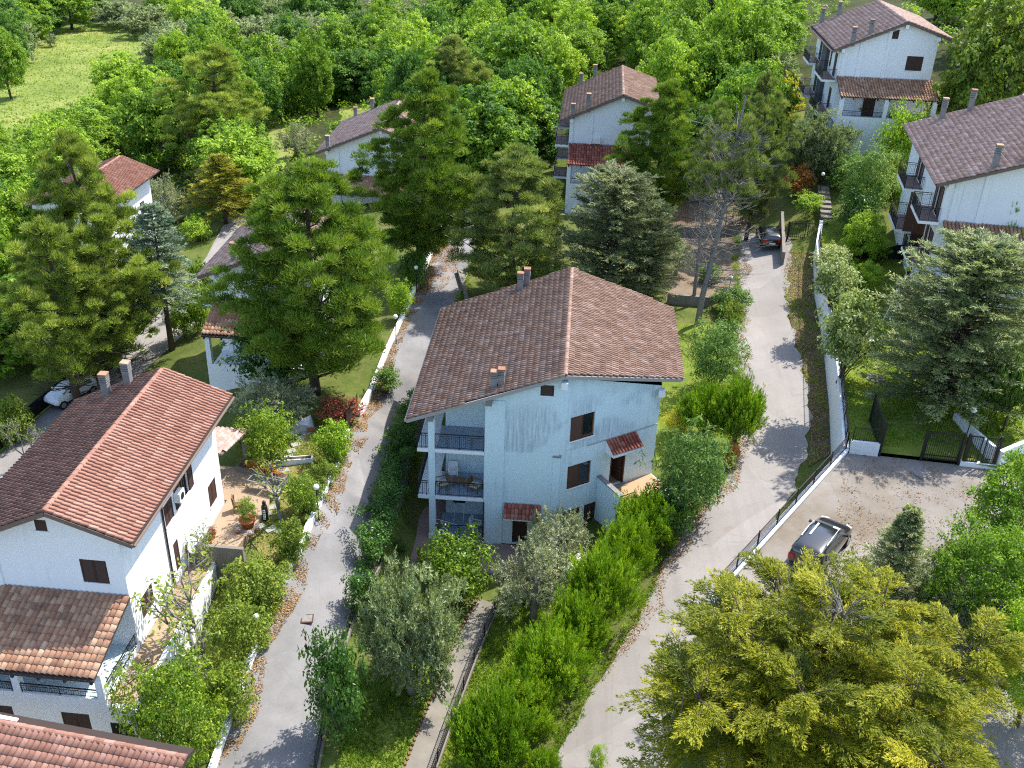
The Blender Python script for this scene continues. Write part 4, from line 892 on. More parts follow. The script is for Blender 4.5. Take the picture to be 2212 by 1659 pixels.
facade("veranda_wall", h8, (0, -3.12), (1, 0), (0, -1), [(.1, -2), (7.5, -2), (7.5, Z8(3.2)), (.1, Z8(3.2))], [(5.0, 6.6, Z8(.1), Z8(1.9))], M['white'])
MB().box(4.8, 6.8, -2.9, -2.8, -.2, Z8(2.1)).build('store_shade_panel', M['dark'], h8)  # dark panel behind the hole paints the shade inside the store
balcony(h8, .2, 3.5, 0, 1.1, Z8(6.1))
# ================================================================ plants
class Leaves:
    def __init__(s, seed): s.r = np.random.default_rng(seed); s.V = []; s.F = []; s.t = []; s.n = 0
    def add(s, P, D, N, L, W_, tint, tri=False):
        V, F = blades(P, D, N, L, W_, tri)
        if tri: F = np.c_[F, F[:, 2]] if False else F
        s.V.append(V); s.F.append((F + s.n, 3 if tri else 4)); s.n += len(V); s.t.append(np.repeat(np.clip(tint, 0, 1), 3 if tri else 4))
    def build(s, name, mat, parent=None):
        k = s.F[0][1]
        return mesh_np(name, np.concatenate(s.V), np.concatenate([f for f, _ in s.F]), mat, parent, tint=np.concatenate(s.t))
def sph(r, n): return unit(r.normal(0, 1, (n, 3)))
def perp(r, D): return unit(np.cross(D, unit(r.normal(0, 1, D.shape))))

def clumps(lv, C, rad, per, ll, lw, up=0.45, flat=0.75, dens=1.0, tj=.28):
    """leaf clumps: C centres (n,3), rad (n,), leaves on and in little rounded masses, blades facing out and up"""
    r = lv.r; n = len(C); k = per
    c = np.repeat(C, k, 0); rr = np.repeat(rad, k)
    d = sph(r, n * k); d[:, 2] = np.where(d[:, 2] < -.35, -d[:, 2] * .6, d[:, 2]); d = unit(d)
    P = c + d * (rr * r.uniform(.45, 1.08, n * k))[:, None] * (1, 1, flat)
    N = unit(d * .8 + np.array([0, 0, up]) + r.normal(0, .45, (n * k, 3)))
    D = perp(r, N); D = unit(D + np.array([0, 0, -.15]))
    t = np.repeat(r.normal(.5, .16, n), k) + r.normal(0, tj * .6, n * k)
    lv.add(P, D, N, ll * r.uniform(.6, 1.35, n * k), lw * r.uniform(.6, 1.3, n * k), t)
def crown_points(r, n, rx, rz, zc, lo=-.45, inner=.62, lump=.18, seedv=0.0):
    out = []
    a, b, c = r.uniform(0, 6.28, 3)
    while len(out) < n:
        d = sph(r, 1)[0]
        if d[2] < lo: continue
        k = r.uniform(inner, 1.0) * (1 + lump * math.sin(3 * math.atan2(d[1], d[0]) + a) * math.cos(2.3 * d[2] + b) + lump * .7 * math.sin(5 * math.atan2(d[1], d[0]) + c))
        out.append((d[0] * rx * k, d[1] * rx * k, zc + d[2] * rz * k))
    return np.array(out)
def limbs(H, tops, r, rad, z0=.25, curve=.3, lean=(0, 0), n=6):
    """trunk and boughs as one mesh"""
    mb = MB(); tp = [(lean[0] * t * H, lean[1] * t * H, t * H * .62) for t in np.linspace(0, 1, 5)]
    tp = [(x + r.normal(0, .02 * H * (i > 0)), y + r.normal(0, .02 * H * (i > 0)), z) for i, (x, y, z) in enumerate(tp)]
    tp[0] = (tp[0][0], tp[0][1], -.4)
    mb.tube(tp, [rad * (1.25 - .85 * t) for t in np.linspace(0, 1, 5)], 8)
    for c in tops:
        k = r.uniform(z0, .95); i = min(3, int(k * 4)); a = Vector(tp[i]).lerp(Vector(tp[i + 1]), k * 4 - i); b = Vector(c)
        m = a.lerp(b, .55) + Vector((0, 0, -curve * (b - a).length * .25)); ra = rad * (1.0 - .75 * k) * .55
        mb.tube([a, m, b], [ra, ra * .55, ra * .15], 5)
    return mb

PROTO = {}
def proto(key, root_name, parts):
    PROTO[key] = (root_name, parts)
def broadleaf(key, seed, mat, H=10.0, Rd=4.6, ncl=110, per=150, ll=.34, lw=.22, trunk='bark', rad=.22, zc=.58, rzf=.43, crad=(.75, 1.25), lo=-.45, inner=.62, name='oak_tree', boughs=16):
    lv = Leaves(seed); r = lv.r; C = crown_points(r, ncl, Rd * .88, H * rzf * .92, H * zc, lo, inner)
    clumps(lv, C, r.uniform(*crad, ncl), per, ll, lw)
    # lighter sprigs standing out of the outline
    C2 = crown_points(r, ncl, Rd * 1.0, H * rzf * 1.02, H * zc, -.2, .93); clumps(lv, C2, r.uniform(.25, .5, ncl), max(20, per // 5), ll * .9, lw * .9)
    cr = lv.build('crown', M[mat]); tr = limbs(H, C[r.choice(ncl, min(boughs, ncl), False)], r, rad).build('trunk', M[trunk], smooth=True)
    PROTO[key] = (name, [tr, cr], H, Rd)
def pine(key, seed, mat, H=15.0, Rd=4.2, base=.28, npuff=300, per=190, needle=.30, prad=(.55, .95), trunk='bark', rad=.24, lean=(0, 0), name='pine_tree', bare=0, cone=.75, shell=.5, lump=.22, nb=34, wn=.058, low=.5):
    """dense crown of rounded needle tufts at the ends of boughs; base = height of the lowest tufts, low = how much narrower the crown's foot is"""
    lv = Leaves(seed); r = lv.r; mb = MB(); ns = 9
    tz = np.linspace(0, 1, ns); wob = np.cumsum(r.normal(0, .010 * H, (ns, 2)), 0); wob -= wob[0]
    tp = [(wob[i, 0] + lean[0] * t * H, wob[i, 1] + lean[1] * t * H, t * H * .95) for i, t in enumerate(tz)]
    def axis(t):
        i = min(ns - 2, int(t * (ns - 1))); return Vector(tp[i]).lerp(Vector(tp[i + 1]), t * (ns - 1) - i)
    mb.tube([(tp[0][0], tp[0][1], -.4)] + tp[1:], [rad * (1.15 - 1.0 * t) + .02 for t in tz], 8)
    ph = r.uniform(0, 6.28, 4); C = []; Rr = []; Q = []
    while len(C) < npuff:
        q = r.random(); env = (1 - q ** 2.1) ** (cone * 1.25) * min(1, low + q * 2.2); az = r.uniform(0, 6.28)
        if r.random() > (env + .12): continue
        k = 1 + lump * math.sin(3 * az + ph[0] + 4 * q) + lump * .8 * math.sin(5 * az + ph[1] - 9 * q) + lump * .6 * math.sin(13 * q + ph[2] + az)
        rr_ = Rd * env * k * (shell + (1 - shell) * r.random() ** .6) * .9; t = base + (1 - base) * q
        a = axis(min(t, .99)); C.append((a.x + math.cos(az) * rr_, a.y + math.sin(az) * rr_, a.z + .12 * rr_ + r.normal(0, .15))); Rr.append(r.uniform(*prad) * (1.08 - .4 * q)); Q.append(t)
    C = np.array(C); Rr = np.array(Rr)
    for i in r.choice(npuff, nb, False):
        t = max(.06, Q[i] - .07 - .02 * r.random()); a = axis(t); b = Vector(C[i]); m = a.lerp(b, .5) + Vector((0, 0, -.12 * (b - a).length)); ra = rad * (1.1 - t) * .4 + .02
        mb.tube([a, m, b], [ra, ra * .6, ra * .2], 5)
    for i in range(bare):
        t = r.uniform(base * .3, base + .25); az = r.uniform(0, 6.28); ln = Rd * r.uniform(.35, .95); a = axis(t); d = Vector((math.cos(az), math.sin(az), r.uniform(-.05, .35)))
        m = a + d * ln * .55 + Vector((0, 0, r.normal(0, .12))); mb.tube([a, m, a + d * ln + Vector((0, 0, .12 * ln))], [.05, .032, .010], 4)
        for k in range(7):
            s = r.uniform(.3, .98); p = a + d * (ln * s); e = Vector(r.normal(0, 1, 3)).normalized(); e.z = abs(e.z) * .6; mb.tube([p, p + (e + d * .8) * ln * .3], [.018, .007], 3)
    n = npuff; k = per
    c = np.repeat(C, k, 0); rr = np.repeat(Rr, k); d = sph(r, n * k); d[:, 2] = np.where(d[:, 2] < -.3, -d[:, 2], d[:, 2])
    P = c + d * (rr * r.uniform(.25, .80, n * k))[:, None] * (1, 1, .66)
    D = unit(d * .8 + np.array([0, 0, .55]) + r.normal(0, .32, (n * k, 3))); N = unit(d * .5 + r.normal(0, .8, (n * k, 3)) + np.array([0, 0, .5]))
    tt = np.repeat(r.normal(.5, .16, n), k) + r.normal(0, .15, n * k)
    lv.add(P, D, N, needle * r.uniform(.7, 1.3, n * k), wn * r.uniform(.7, 1.3, n * k), tt, True)
    cr = lv.build('crown', M[mat]); tr = mb.build('trunk', M[trunk], smooth=True)
    PROTO[key] = (name, [tr, cr], H, Rd)
def feathers(lv, P, D, L, per, ll, lw, ang=.55, droop=0.0, fan=.55, tbase=None):
    """sprays: along each twig (P, D, L) little scale leaves on both sides, lying in a common plane"""
    r = lv.r; n = len(P); k = per
    side = unit(np.cross(D, np.array([0, 0, 1.0])) + r.normal(0, .35, (n, 3))); up = unit(np.cross(side, D))
    s = r.uniform(.02, 1.0, (n, k)); sg = np.where(r.random((n, k)) < .5, -1.0, 1.0)
    ax = P[:, None] + D[:, None] * (L[:, None] * s)[..., None] + np.array([0, 0, -1.0]) * (droop * L[:, None] * s * s)[..., None]
    wid = (L[:, None] * fan * .35 * (1 - s) ** .8 + .02)
    B = ax + side[:, None] * (sg * wid * r.uniform(0, 1, (n, k)))[..., None] + up[:, None] * (r.normal(0, .045, (n, k)) * L[:, None])[..., None]
    dr = unit(D[:, None] * math.cos(ang) + side[:, None] * (sg * math.sin(ang) * r.uniform(.4, 1.2, (n, k)))[..., None] + up[:, None] * r.normal(.12, .3, (n, k))[..., None])
    nn = unit(up[:, None] + r.normal(0, .5, (n, k, 3)))
    t = (tbase if tbase is not None else r.normal(.5, .15, n))[:, None] + r.normal(0, .13, (n, k)) + (s - .5) * .22
    lv.add(B.reshape(-1, 3), dr.reshape(-1, 3), nn.reshape(-1, 3), ll * r.uniform(.6, 1.3, n * k), lw * r.uniform(.7, 1.3, n * k), t.ravel(), True)
def conifer(key, seed, mat, H=9.0, Rd=3.0, nb=150, side=10, per=16, ll=.17, lw=.055, base=.06, cone=.85, droop=.15, rise=.25, name='conifer', rad=.16, trunk='bark', gaps=.3, topround=0.0):
    """layered branches round a straight stem, each a flat spray of side twigs"""
    lv = Leaves(seed); r = lv.r; mb = MB(); mb.tube([(0, 0, -.4), (0, 0, H * .5), (0, 0, H * .98)], [rad * 1.2, rad * .7, .02], 8)
    P = []; D = []; L = []; tb = []
    for i in range(nb):
        q = ((i + r.uniform(0, 1)) / nb); t = base + (1 - base) * q; ln = Rd * (1 - q) ** cone * r.uniform(1 - gaps, 1.1) + .15
        if topround: ln = Rd * math.sqrt(max(0, 1 - (max(0, q - .25) / .75) ** 2)) ** topround * r.uniform(1 - gaps, 1.1) + .15
        az = i * 2.399 + r.normal(0, .3); d = np.array([math.cos(az), math.sin(az), 0]); a = np.array([0, 0, t * H])
        up = rise * (.2 + q) + r.normal(0, .06); f = lambda s: a + d * ln * s + np.array([0, 0, 1.0]) * ln * (up * s - droop * s * s + droop * .7 * s ** 3)
        mb.tube([f(0), f(.5), f(.95)], [.035 + .01 * ln, .02, .006], 4); t0 = r.normal(.5, .14)
        sd = np.cross(d, [0, 0, 1.0])
        for k in range(side):
            s = .18 + .82 * (k + r.uniform(0, 1)) / side; sg = 1 if k % 2 else -1
            P.append(f(s)); dd = unit(d * .8 + sd * sg * r.uniform(.3, .9) + np.array([0, 0, r.normal(.14, .16)])); D.append(dd); L.append(min(.35 * ln + .16, .75) * r.uniform(.6, 1.1) * (1.15 - .5 * s)); tb.append(t0 + r.normal(0, .1))
        P.append(f(.72)); D.append(unit(f(1.0) - f(.72))); L.append(.35 * ln); tb.append(t0 + .12)
    feathers(lv, np.array(P), np.array(D), np.array(L), per, ll, lw, .6, .0, .9, np.array(tb))
    cr = lv.build('crown', M[mat]); tr = mb.build('trunk', M[trunk], smooth=True)
    PROTO[key] = (name, [tr, cr], H, Rd)
def plume_shrub(key, seed, mat, H=3.0, Rd=1.3, n=900, per=34, ln=.62, ll=.13, lw=.042, name='cypress_shrub', out=.55, top=1.0, lump=.16):
    """dense upright cypress: plumes pointing out and up over a rounded body"""
    lv = Leaves(seed); r = lv.r; d = sph(r, n); d[:, 2] = np.abs(d[:, 2]) * 1.0 - .25; d = unit(d)
    a = np.arctan2(d[:, 1], d[:, 0]); k = 1 + lump * np.sin(3 * a + 1.0) * np.cos(4 * d[:, 2]) + lump * .8 * np.sin(7 * a + 6 * d[:, 2]); sh = r.uniform(.55, 1.0, n) * k
    P = np.c_[d[:, 0] * Rd * sh * .86, d[:, 1] * Rd * sh * .86, H * .42 + d[:, 2] * H * .52 * sh * (.92 + .08 * top)]
    P[:, 2] = np.maximum(P[:, 2], .05); D = unit(d * out + np.array([0, 0, .75]) + r.normal(0, .2, (n, 3)))
    L = ln * r.uniform(.6, 1.25, n); tb = np.clip(.45 + .15 * np.sin(5 * a + 7 * d[:, 2]) + r.normal(0, .12, n), 0, 1)
    feathers(lv, P, D, L, per, ll, lw, .5, 0.0, .9, tb)
    cr = lv.build('foliage', M[mat]); mb = MB()
    for i in range(4): mb.tube([(0, 0, -.2), (r.normal(0, .1 * Rd), r.normal(0, .1 * Rd), H * .35), (r.normal(0, .3 * Rd), r.normal(0, .3 * Rd), H * .75)], [.06, .04, .01], 5)
    PROTO[key] = (name, [mb.build('stem', M['bark']), cr], H, Rd)
def shrub(key, seed, mat, H=2.0, Rd=1.2, ncl=46, per=95, ll=.15, lw=.075, name='shrub', crad=(.28, .5), flat=.85, up=.45, lo=-.9, stem='bark'):
    lv = Leaves(seed); r = lv.r; C = crown_points(r, ncl, Rd * .8, H * .44, H * .52, lo, .5, .2)
    clumps(lv, C, r.uniform(*crad, ncl) * min(1.4, max(.7, Rd / 1.2)), per, ll, lw, up, flat)
    C2 = crown_points(r, ncl, Rd * 1.0, H * .52, H * .5, -.2, .92, .2); clumps(lv, C2, r.uniform(.10, .22, ncl), max(12, per // 6), ll, lw, up)
    cr = lv.build('foliage', M[mat]); mb = MB()
    for c in C[r.choice(ncl, 9, False)]: mb.tube([(r.normal(0, .06), r.normal(0, .06), -.25), (c[0] * .5, c[1] * .5, c[2] * .6), tuple(c)], [.035, .022, .008], 5)
    PROTO[key] = (name, [mb.build('stem', M[stem]), cr], H, Rd)
def olive(key, seed, mat, H=5.0, Rd=2.8, ncl=80, tw=9, per=26, ll=.15, lw=.042, name='olive_tree', rad=.2, zc=.6, rzf=.40, tl=.55):
    lv = Leaves(seed); r = lv.r; C = crown_points(r, ncl, Rd * .82, H * rzf * .9, H * zc, -.85, .45, .2)
    n = ncl * tw; c = np.repeat(C, tw, 0); d = unit(np.repeat(unit(C - np.array([0, 0, H * zc * .8])), tw, 0) * .7 + r.normal(0, .6, (n, 3)) + np.array([0, 0, .35]))
    P = c + r.normal(0, .16 * Rd * .4, (n, 3)); L = tl * r.uniform(.5, 1.3, n); k = per
    s = r.uniform(.05, 1, (n, k)); ax = P[:, None] + d[:, None] * (L[:, None] * s)[..., None]
    dd = unit(d[:, None] * .6 + r.normal(0, .55, (n, k, 3))); nn = unit(r.normal(0, .6, (n, k, 3)) + np.array([0, 0, .7]))
    t = np.repeat(r.normal(.5, .15, ncl), tw)[:, None] + r.normal(0, .2, (n, k))
    lv.add(ax.reshape(-1, 3), dd.reshape(-1, 3), nn.reshape(-1, 3), ll * r.uniform(.6, 1.3, n * k), lw * r.uniform(.7, 1.3, n * k), t.ravel())
    cr = lv.build('crown', M[mat]); tr = limbs(H, C[r.choice(ncl, 14, False)], r, rad, .3).build('trunk', M['bark_grey'], smooth=True)
    PROTO[key] = (name, [tr, cr], H, Rd)
def bare_tree(key, seed, H=5.0, Rd=3.0, mat='shrub', leaves=900, name='bare_tree', trunk='bark_grey', spread=.75, forks=3, depth=4, per=7):
    lv = Leaves(seed); r = lv.r; mb = MB(); tips = []
    def grow(p, d, L, ra, k):
        q = p + d * L * .5 + Vector(r.normal(0, .05 * L, 3)); e = p + d * L
        mb.tube([p, q, e], [ra, ra * .85, ra * .68], 6 if k < 2 else 4)
        if k >= depth: tips.append(e); return
        if k >= 2: tips.append(q)
        for i in range(forks if k else 3):
            n_ = Vector(r.normal(0, 1, 3)); nd = (d + n_.normalized() * spread * r.uniform(.6, 1.15) + Vector((0, 0, .10))).normalized()
            if nd.z < -.25: nd.z = .1; nd.normalize()
            grow(e, nd, L * r.uniform(.62, .9), ra * .62, k + 1)
    grow(Vector((0, 0, -.3)), Vector((.03, .02, 1)).normalized(), H * .30, .024 * H, 0)
    sc_ = H / max(t.z for t in tips); 
    mb.v = [(x * sc_, y * sc_, z * sc_) for x, y, z in mb.v]; tips = np.array([tuple(t * sc_) for t in tips])
    c = np.repeat(tips[r.choice(len(tips), min(len(tips), leaves // per), False)], per, 0); n = len(c)
    lv.add(c + r.normal(0, .13, (n, 3)), sph(r, n), unit(r.normal(0, .6, (n, 3)) + np.array([0, 0, .8])), .13 * r.uniform(.6, 1.4, n), .065 * r.uniform(.6, 1.4, n), r.normal(.6, .2, n))
    Rd = float(np.percentile(np.hypot(tips[:, 0], tips[:, 1]), 92))
    PROTO[key] = (name, [mb.build('trunk', M[trunk], smooth=True), lv.build('crown', M[mat])], H, Rd)
_used = set()
def plant(key, P, label, cat, H=None, Rd=None, rot=None, group=None, name=None, mat=None, lean=None):
    nm, parts, h0, r0 = PROTO[key]
    o = thing(name or nm, P, rot if rot is not None else random.uniform(0, 6.28), label, cat, group)
    sz = (H or h0) / h0; sx = (Rd or r0) / r0; o.scale = (sx, sx, sz)
    if lean: o.rotation_euler = (lean[0], lean[1], o.rotation_euler.z)
    for p in parts:
        if key in _used: q = p.copy(); COL.objects.link(q)
        else: q = p
        q.parent = o
        if not mat and q.material_slots[0].link == 'OBJECT': q.material_slots[0].link = 'DATA'
        if mat and (q.name.split('.')[0] in ('crown', 'foliage')):
            if key not in _used: pass
            q.material_slots[0].link = 'OBJECT'; q.material_slots[0].material = M[mat]
    _used.add(key); return o
def sized(base_px, top_y, hw, dz=0.0, at=None, zf=None):
    """base point on the ground, height reaching picture row top_y, radius of hw picture units"""
    B = np.array(at, float) if at is not None else gp(*base_px, dz); lo, hi = .3, 60
    for _ in range(40):
        m = (lo + hi) / 2
        if proj(B + np.array([0, 0, m]))[1] > top_y: lo = m
        else: hi = m
    return B, lo, hw * proj(B + np.array([0, 0, lo * .5]))[2] / FPX
# ---------------------------------------------------------------- plant kinds
broadleaf('oak1', 101, 'oak', 10, 4.6, 105, 150, .36, .24, zc=.5, rzf=.5, lo=-.85, inner=.6)
broadleaf('oak2', 102, 'oak_bright', 10, 4.8, 120, 140, .34, .23, zc=.5, rzf=.5, lo=-.85, inner=.6)
broadleaf('oak3', 103, 'oak_dark', 11, 4.4, 100, 150, .36, .24, zc=.5, rzf=.5, lo=-.85, inner=.6)
broadleaf('oak4', 104, 'oak', 9, 5.0, 95, 150, .36, .24, zc=.5, rzf=.5, lo=-.85, inner=.6)
broadleaf('garden_tree', 105, 'oak', 5, 2.4, 110, 130, .19, .12, rad=.12, crad=(.4, .65), name='leafy_tree', zc=.52, rzf=.5, lo=-.8)
broadleaf('garden_big', 106, 'oak', 7, 3.8, 230, 120, .17, .11, rad=.15, crad=(.45, .75), name='leafy_tree', zc=.52, rzf=.5, lo=-.8)
pine('pine_big', 111, 'pine_deep', 16, 4.9, .13, 500, 280, prad=(.6, 1.0), cone=.55, lump=.2, low=.34)
pine('pine1', 112, 'pine', 16, 4.4, .12, 440, 260, cone=.62, lump=.26, low=.4)
pine('pine2', 113, 'pine', 14, 4.2, .10, 360, 270, cone=.5, prad=(.55, .95), lump=.22, low=.5)
pine('pine3', 114, 'pine_yellow', 14, 4.2, .14, 300, 230, cone=.55, bare=34, prad=(.45, .85), lump=.36, shell=.35, low=.4)
pine('pine4', 115, 'pine', 17, 4.3, .60, 84, 230, cone=.5, bare=120, prad=(.42, .75), trunk='bark_grey', rad=.26, lump=.35, shell=.4)
conifer('cedar_right', 121, 'cedar', 9, 4.0, 300, 13, 21, .2, .058, .03, .8, .12, .42, name='cedar_tree', topround=1.0)
conifer('grey_cypress', 122, 'greycypress', 10, 3.6, 240, 12, 20, .22, .062, .05, .75, .05, .5, name='cypress_tree', topround=.8)
conifer('blue_cedar', 123, 'bluecedar', 12, 2.7, 120, 10, 15, .24, .075, .33, .6, .2, .2, name='cedar_tree', rad=.2)
conifer('gold_cedar', 124, 'goldcedar', 9, 3.6, 90, 10, 15, .3, .085, .2, .7, .12, .2, name='cedar_tree')
conifer('spruce', 125, 'cedar', 7, 2.6, 130, 10, 17, .17, .055, .06, .9, .2, .28, name='spruce_tree')
plume_shrub('cyp1', 131, 'cypress', 2.6, 1.5, 800, 34); plume_shrub('cyp2', 132, 'cypress', 2.6, 1.5, 800, 34, lump=.24)
olive('olive1', 141, 'olive', 4.6, 2.9, 190, 10, 30, .17, .05, zc=.47, rzf=.53); olive('olive2', 142, 'olive_pale', 4.0, 2.4, 70, 9, 24, .16, .045, tl=.6, zc=.52, rzf=.5); olive('olive3', 143, 'olive', 5.5, 3.0, 70, 9, 22, .26, .09, zc=.54, rzf=.48)
shrub('laurel1', 151, 'laurel', 2.4, 1.3); shrub('citrus1', 152, 'citrus', 2.6, 1.6, 60, 100, .15, .07); shrub('shrub1', 153, 'shrub', 2.0, 1.3, 50, 90); shrub('shrub2', 154, 'shrub', 1.6, 1.3, 40, 80, .13, .06, crad=(.22, .4))
shrub('oleander1', 155, 'oleander', 3.0, 1.8, 66, 110, .2, .05, crad=(.32, .55), up=.7); shrub('pitto1', 156, 'pitto', 2.4, 1.2, 60, 85, .14, .075)
shrub('bigbush', 157, 'citrus', 3.2, 2.6, 150, 110, .13, .065, name='bush', crad=(.24, .42)); bare_tree('bare1', 161, 4.6, 3.4, 'shrub', 1500, spread=.8); bare_tree('bare2', 162, 2.6, 1.6, 'shrub', 150, depth=3, spread=.6); bare_tree('twigs', 163, 3.2, 1.8, 'shrub', 500, depth=4, spread=.95)

# ---------------------------------------------------------------- the great golden cypress in the near corner
def golden_tree(P, H, Rd, seed, label):
    lv = Leaves(seed); r = lv.r; mb = MB(); P_, D_, L_, tb = [], [], [], []
    heads = [(0, 0, 1.0), (Rd * .1, -Rd * .75, .78), (Rd * .7, -Rd * .2, .8), (-Rd * .72, -.1 * Rd, .74)] + [(math.cos(a) * Rd * .42, math.sin(a) * Rd * .42, z) for a, z in ((.4, .86), (1.6, .8), (2.7, .9), (3.9, .84), (5.1, .88))]
    for hx, hy, hz in heads:
        top = np.array([hx, hy, H * hz]); mb.tube([(hx * .12, hy * .12, -.4), (hx * .5, hy * .5, H * .3), (hx, hy, H * hz * .75), tuple(top)], [.2, .13, .05, .012], 7)
        for i in range(38):
            q = (i + r.uniform(0, 1)) / 38; z0 = H * hz * (.18 + .74 * q); f0 = min(1, z0 / (H * hz)); a0 = np.array([hx * f0, hy * f0, z0])
            az = i * 2.399 + r.normal(0, .4) + hx; d = np.array([math.cos(az), math.sin(az), 0]); ln = Rd * (.60 * (1 - q) ** .75 + .10) * r.uniform(.75, 1.15)
            rise = .32 + .55 * q + r.normal(0, .1); t0 = r.normal(.5, .14)
            fn = lambda s: a0 + d * ln * s + np.array([0, 0, 1.0]) * ln * (rise * s - .38 * s * s)
            mb.tube([fn(0), fn(.5), fn(.85)], [.03, .018, .005], 4); sd = np.cross(d, [0, 0, 1.0])
            for k in range(17):
                s = .15 + .85 * (k + r.uniform(0, 1)) / 17; sg = 1 if k % 2 else -1; b = fn(s); dd = unit(d * 1.0 + sd * sg * r.uniform(.25, .75) + np.array([0, 0, r.normal(.18, .14) - .25 * s])); L2 = ln * .26 * (1.2 - .6 * s) * r.uniform(.7, 1.2) + .25
                for m in range(2):
                    P_.append(b + dd * L2 * m * .45); sd2 = np.cross(dd, [0, 0, 1.0]); D_.append(unit(dd + sd2 * (m * 2 - 1) * .28 + np.array([0, 0, r.normal(.0, .12)]))); L_.append((.42 + .34 * r.random()) * (1.0 - .2 * m)); tb.append(t0 + r.normal(0, .09))
    feathers(lv, np.array(P_), np.array(D_), np.array(L_), 42, .135, .042, .5, .16, 1.0, np.array(tb))
    o = thing("golden_cypress", P, .3, label, "tree"); lv.build('crown', M['golden'], o); mb.build('trunk', M['bark'], o, smooth=True)
    dead = MB(); base = Vector((0.2, -.3, H * .92))
    for i in range(16):
        d = Vector((r.normal(0, 1), r.normal(0, 1), r.uniform(.1, .8))).normalized(); e = base + d * r.uniform(.5, 1.2); m = base.lerp(e, .55) + Vector(r.normal(0, .06, 3)); dead.tube([base + Vector((0, 0, -.4)), m, e], [.03, .018, .006], 4)
        for k in range(4): p = m.lerp(e, r.uniform(0, 1)); dead.tube([p, p + (d + Vector(r.normal(0, .7, 3))) * .28], [.010, .004], 3)
    dead.build('dead_twigs', M['bark_grey'], o, kind='stuff')
GB = at_z(1760, 1500, 8.5); golden_tree((GB[0], GB[1], float(drive_z(GB[0], GB[1])) - .2), 9.3, 8.4, 171, "huge golden yellow cypress spreading over the bottom corner with grey dead twigs")

# ---------------------------------------------------------------- named trees and shrubs: kind, base in the picture, top row, half width, words
def put(key, base, top, hw, label, cat='tree', zs=None, **kw):
    at = None
    if zs is not None: at = at_z(base[0], base[1], zs)
    if key.startswith('pine'): hw *= 1.02
    if key.startswith('olive'): hw *= 1.1
    if key.startswith(('shrub', 'citrus', 'oleander', 'pitto', 'laurel', 'garden')): hw *= 1.1
    B, H, Rd = sized(base, top, hw, at=at); return plant(key, tuple(B), label, cat, H, Rd, **kw)
put('pine_big', (684, 852), 325, 200, "big dark green pine with forked trunk beside the narrow road")
put('pine1', (905, 585), 128, 138, "tall pine standing at the top of the narrow road", mat='pine_deep')
put('pine2', (1108, 645), 305, 132, "rounded pine just behind the pale blue villa's roof chimneys")
put('pine3', (172, 875), 448, 135, "yellowish pine rising over the parked white car", rot=.4)
put('pine3', (265, 815), 425, 125, "yellowish pine between the white car and the blue cedar", rot=2.4)
put('pine2', (226, 738), 268, 122, "pine with yellow tips in front of the russet roofed house", mat='pine_yellow')
put('pine3', (490, 398), 82, 118, "tall thin-crowned pine with bare lower boughs at the meadow edge", rot=1.2)
put('gold_cedar', (488, 485), 335, 90, "yellow-green cedar with layered branches below the thin-crowned pine")
put('blue_cedar', (372, 757), 442, 82, "blue-grey cedar on a bare straight trunk")
put('pine1', (985, 335), 62, 92, "dark pine behind the tall roadside pine", rot=2.0)
put('pine1', (1396, 492), 158, 105, "dense pine hiding the side of the pink roofed house", rot=3.3, mat='pine_deep')
put('pine4', (1507, 703), 168, 100, "half bare pine with long grey trunk leaning over the road", rot=.3, lean=(.02, .09))
put('pine4', (1497, 658), 250, 62, "slimmer half bare pine behind the leaning one", rot=2.6, lean=(.0, .03))
put('pine3', (1610, 520), 140, 75, "pine at the end of the road beside the black hatchback", rot=4.0, mat='pine')
put('grey_cypress', (1312, 662), 385, 118, "broad grey-green cypress right behind the villa ridge")
put('grey_cypress', (1395, 652), 452, 62, "smaller grey-green cypress by the forecourt wall", rot=2.1)
put('spruce', (1196, 625), 488, 48, "pale young cedar behind the villa's roof slope")
put('cedar_right', (2040, 868), 535, 176, "large grey-green cedar on the walled lawn", zs=6.7)
put('cyp1', (2150, 660), 442, 80, "bright green cypress against the balconied house wall", zs=7.0)
put('cyp2', (2165, 930), 780, 60, "dark cypress bush beside the garden lamp behind the low wall", 'shrub', zs=6.4, mat='oleander')
put('cyp1', (2110, 900), 800, 40, "small dark bush under the large cedar", 'shrub', zs=6.5, mat='oleander')
put('spruce', (1905, 1345), 1098, 112, "grey-green spruce with pale tips beside the black car", zs=5.0)
for bx, by, tp, hw, lab in ((2190, 1270, 990, 120, "leafy green tree at the frame edge below the gated wall"), (2085, 1400, 1150, 120, "leafy green tree behind the silvery bush"), (2200, 1560, 1290, 100, "bright leafy tree at the frame edge beyond the golden cypress")):
    put('garden_big', (bx, by), tp, hw, lab, zs=4.9, mat='oak' if by != 1560 else 'oak_bright')
put('olive2', (2035, 1410), 1250, 100, "silvery leaved bush between spruce and golden cypress", 'shrub', zs=4.9, name='silvery_bush')
put('olive1', (888, 1500), 1212, 108, "round grey-green olive tree below the loggia terrace")
put('olive2', (1150, 1335), 1180, 88, "sparse silvery olive leaning over the concrete ramp", name='olive_tree')
put('olive2', (1200, 1245), 1105, 80, "pale olive in front of the red porch awning", rot=1.9, name='olive_tree')
put('citrus1', (990, 1292), 1162, 76, "glossy citrus bush in front of the loggia railing", 'shrub')
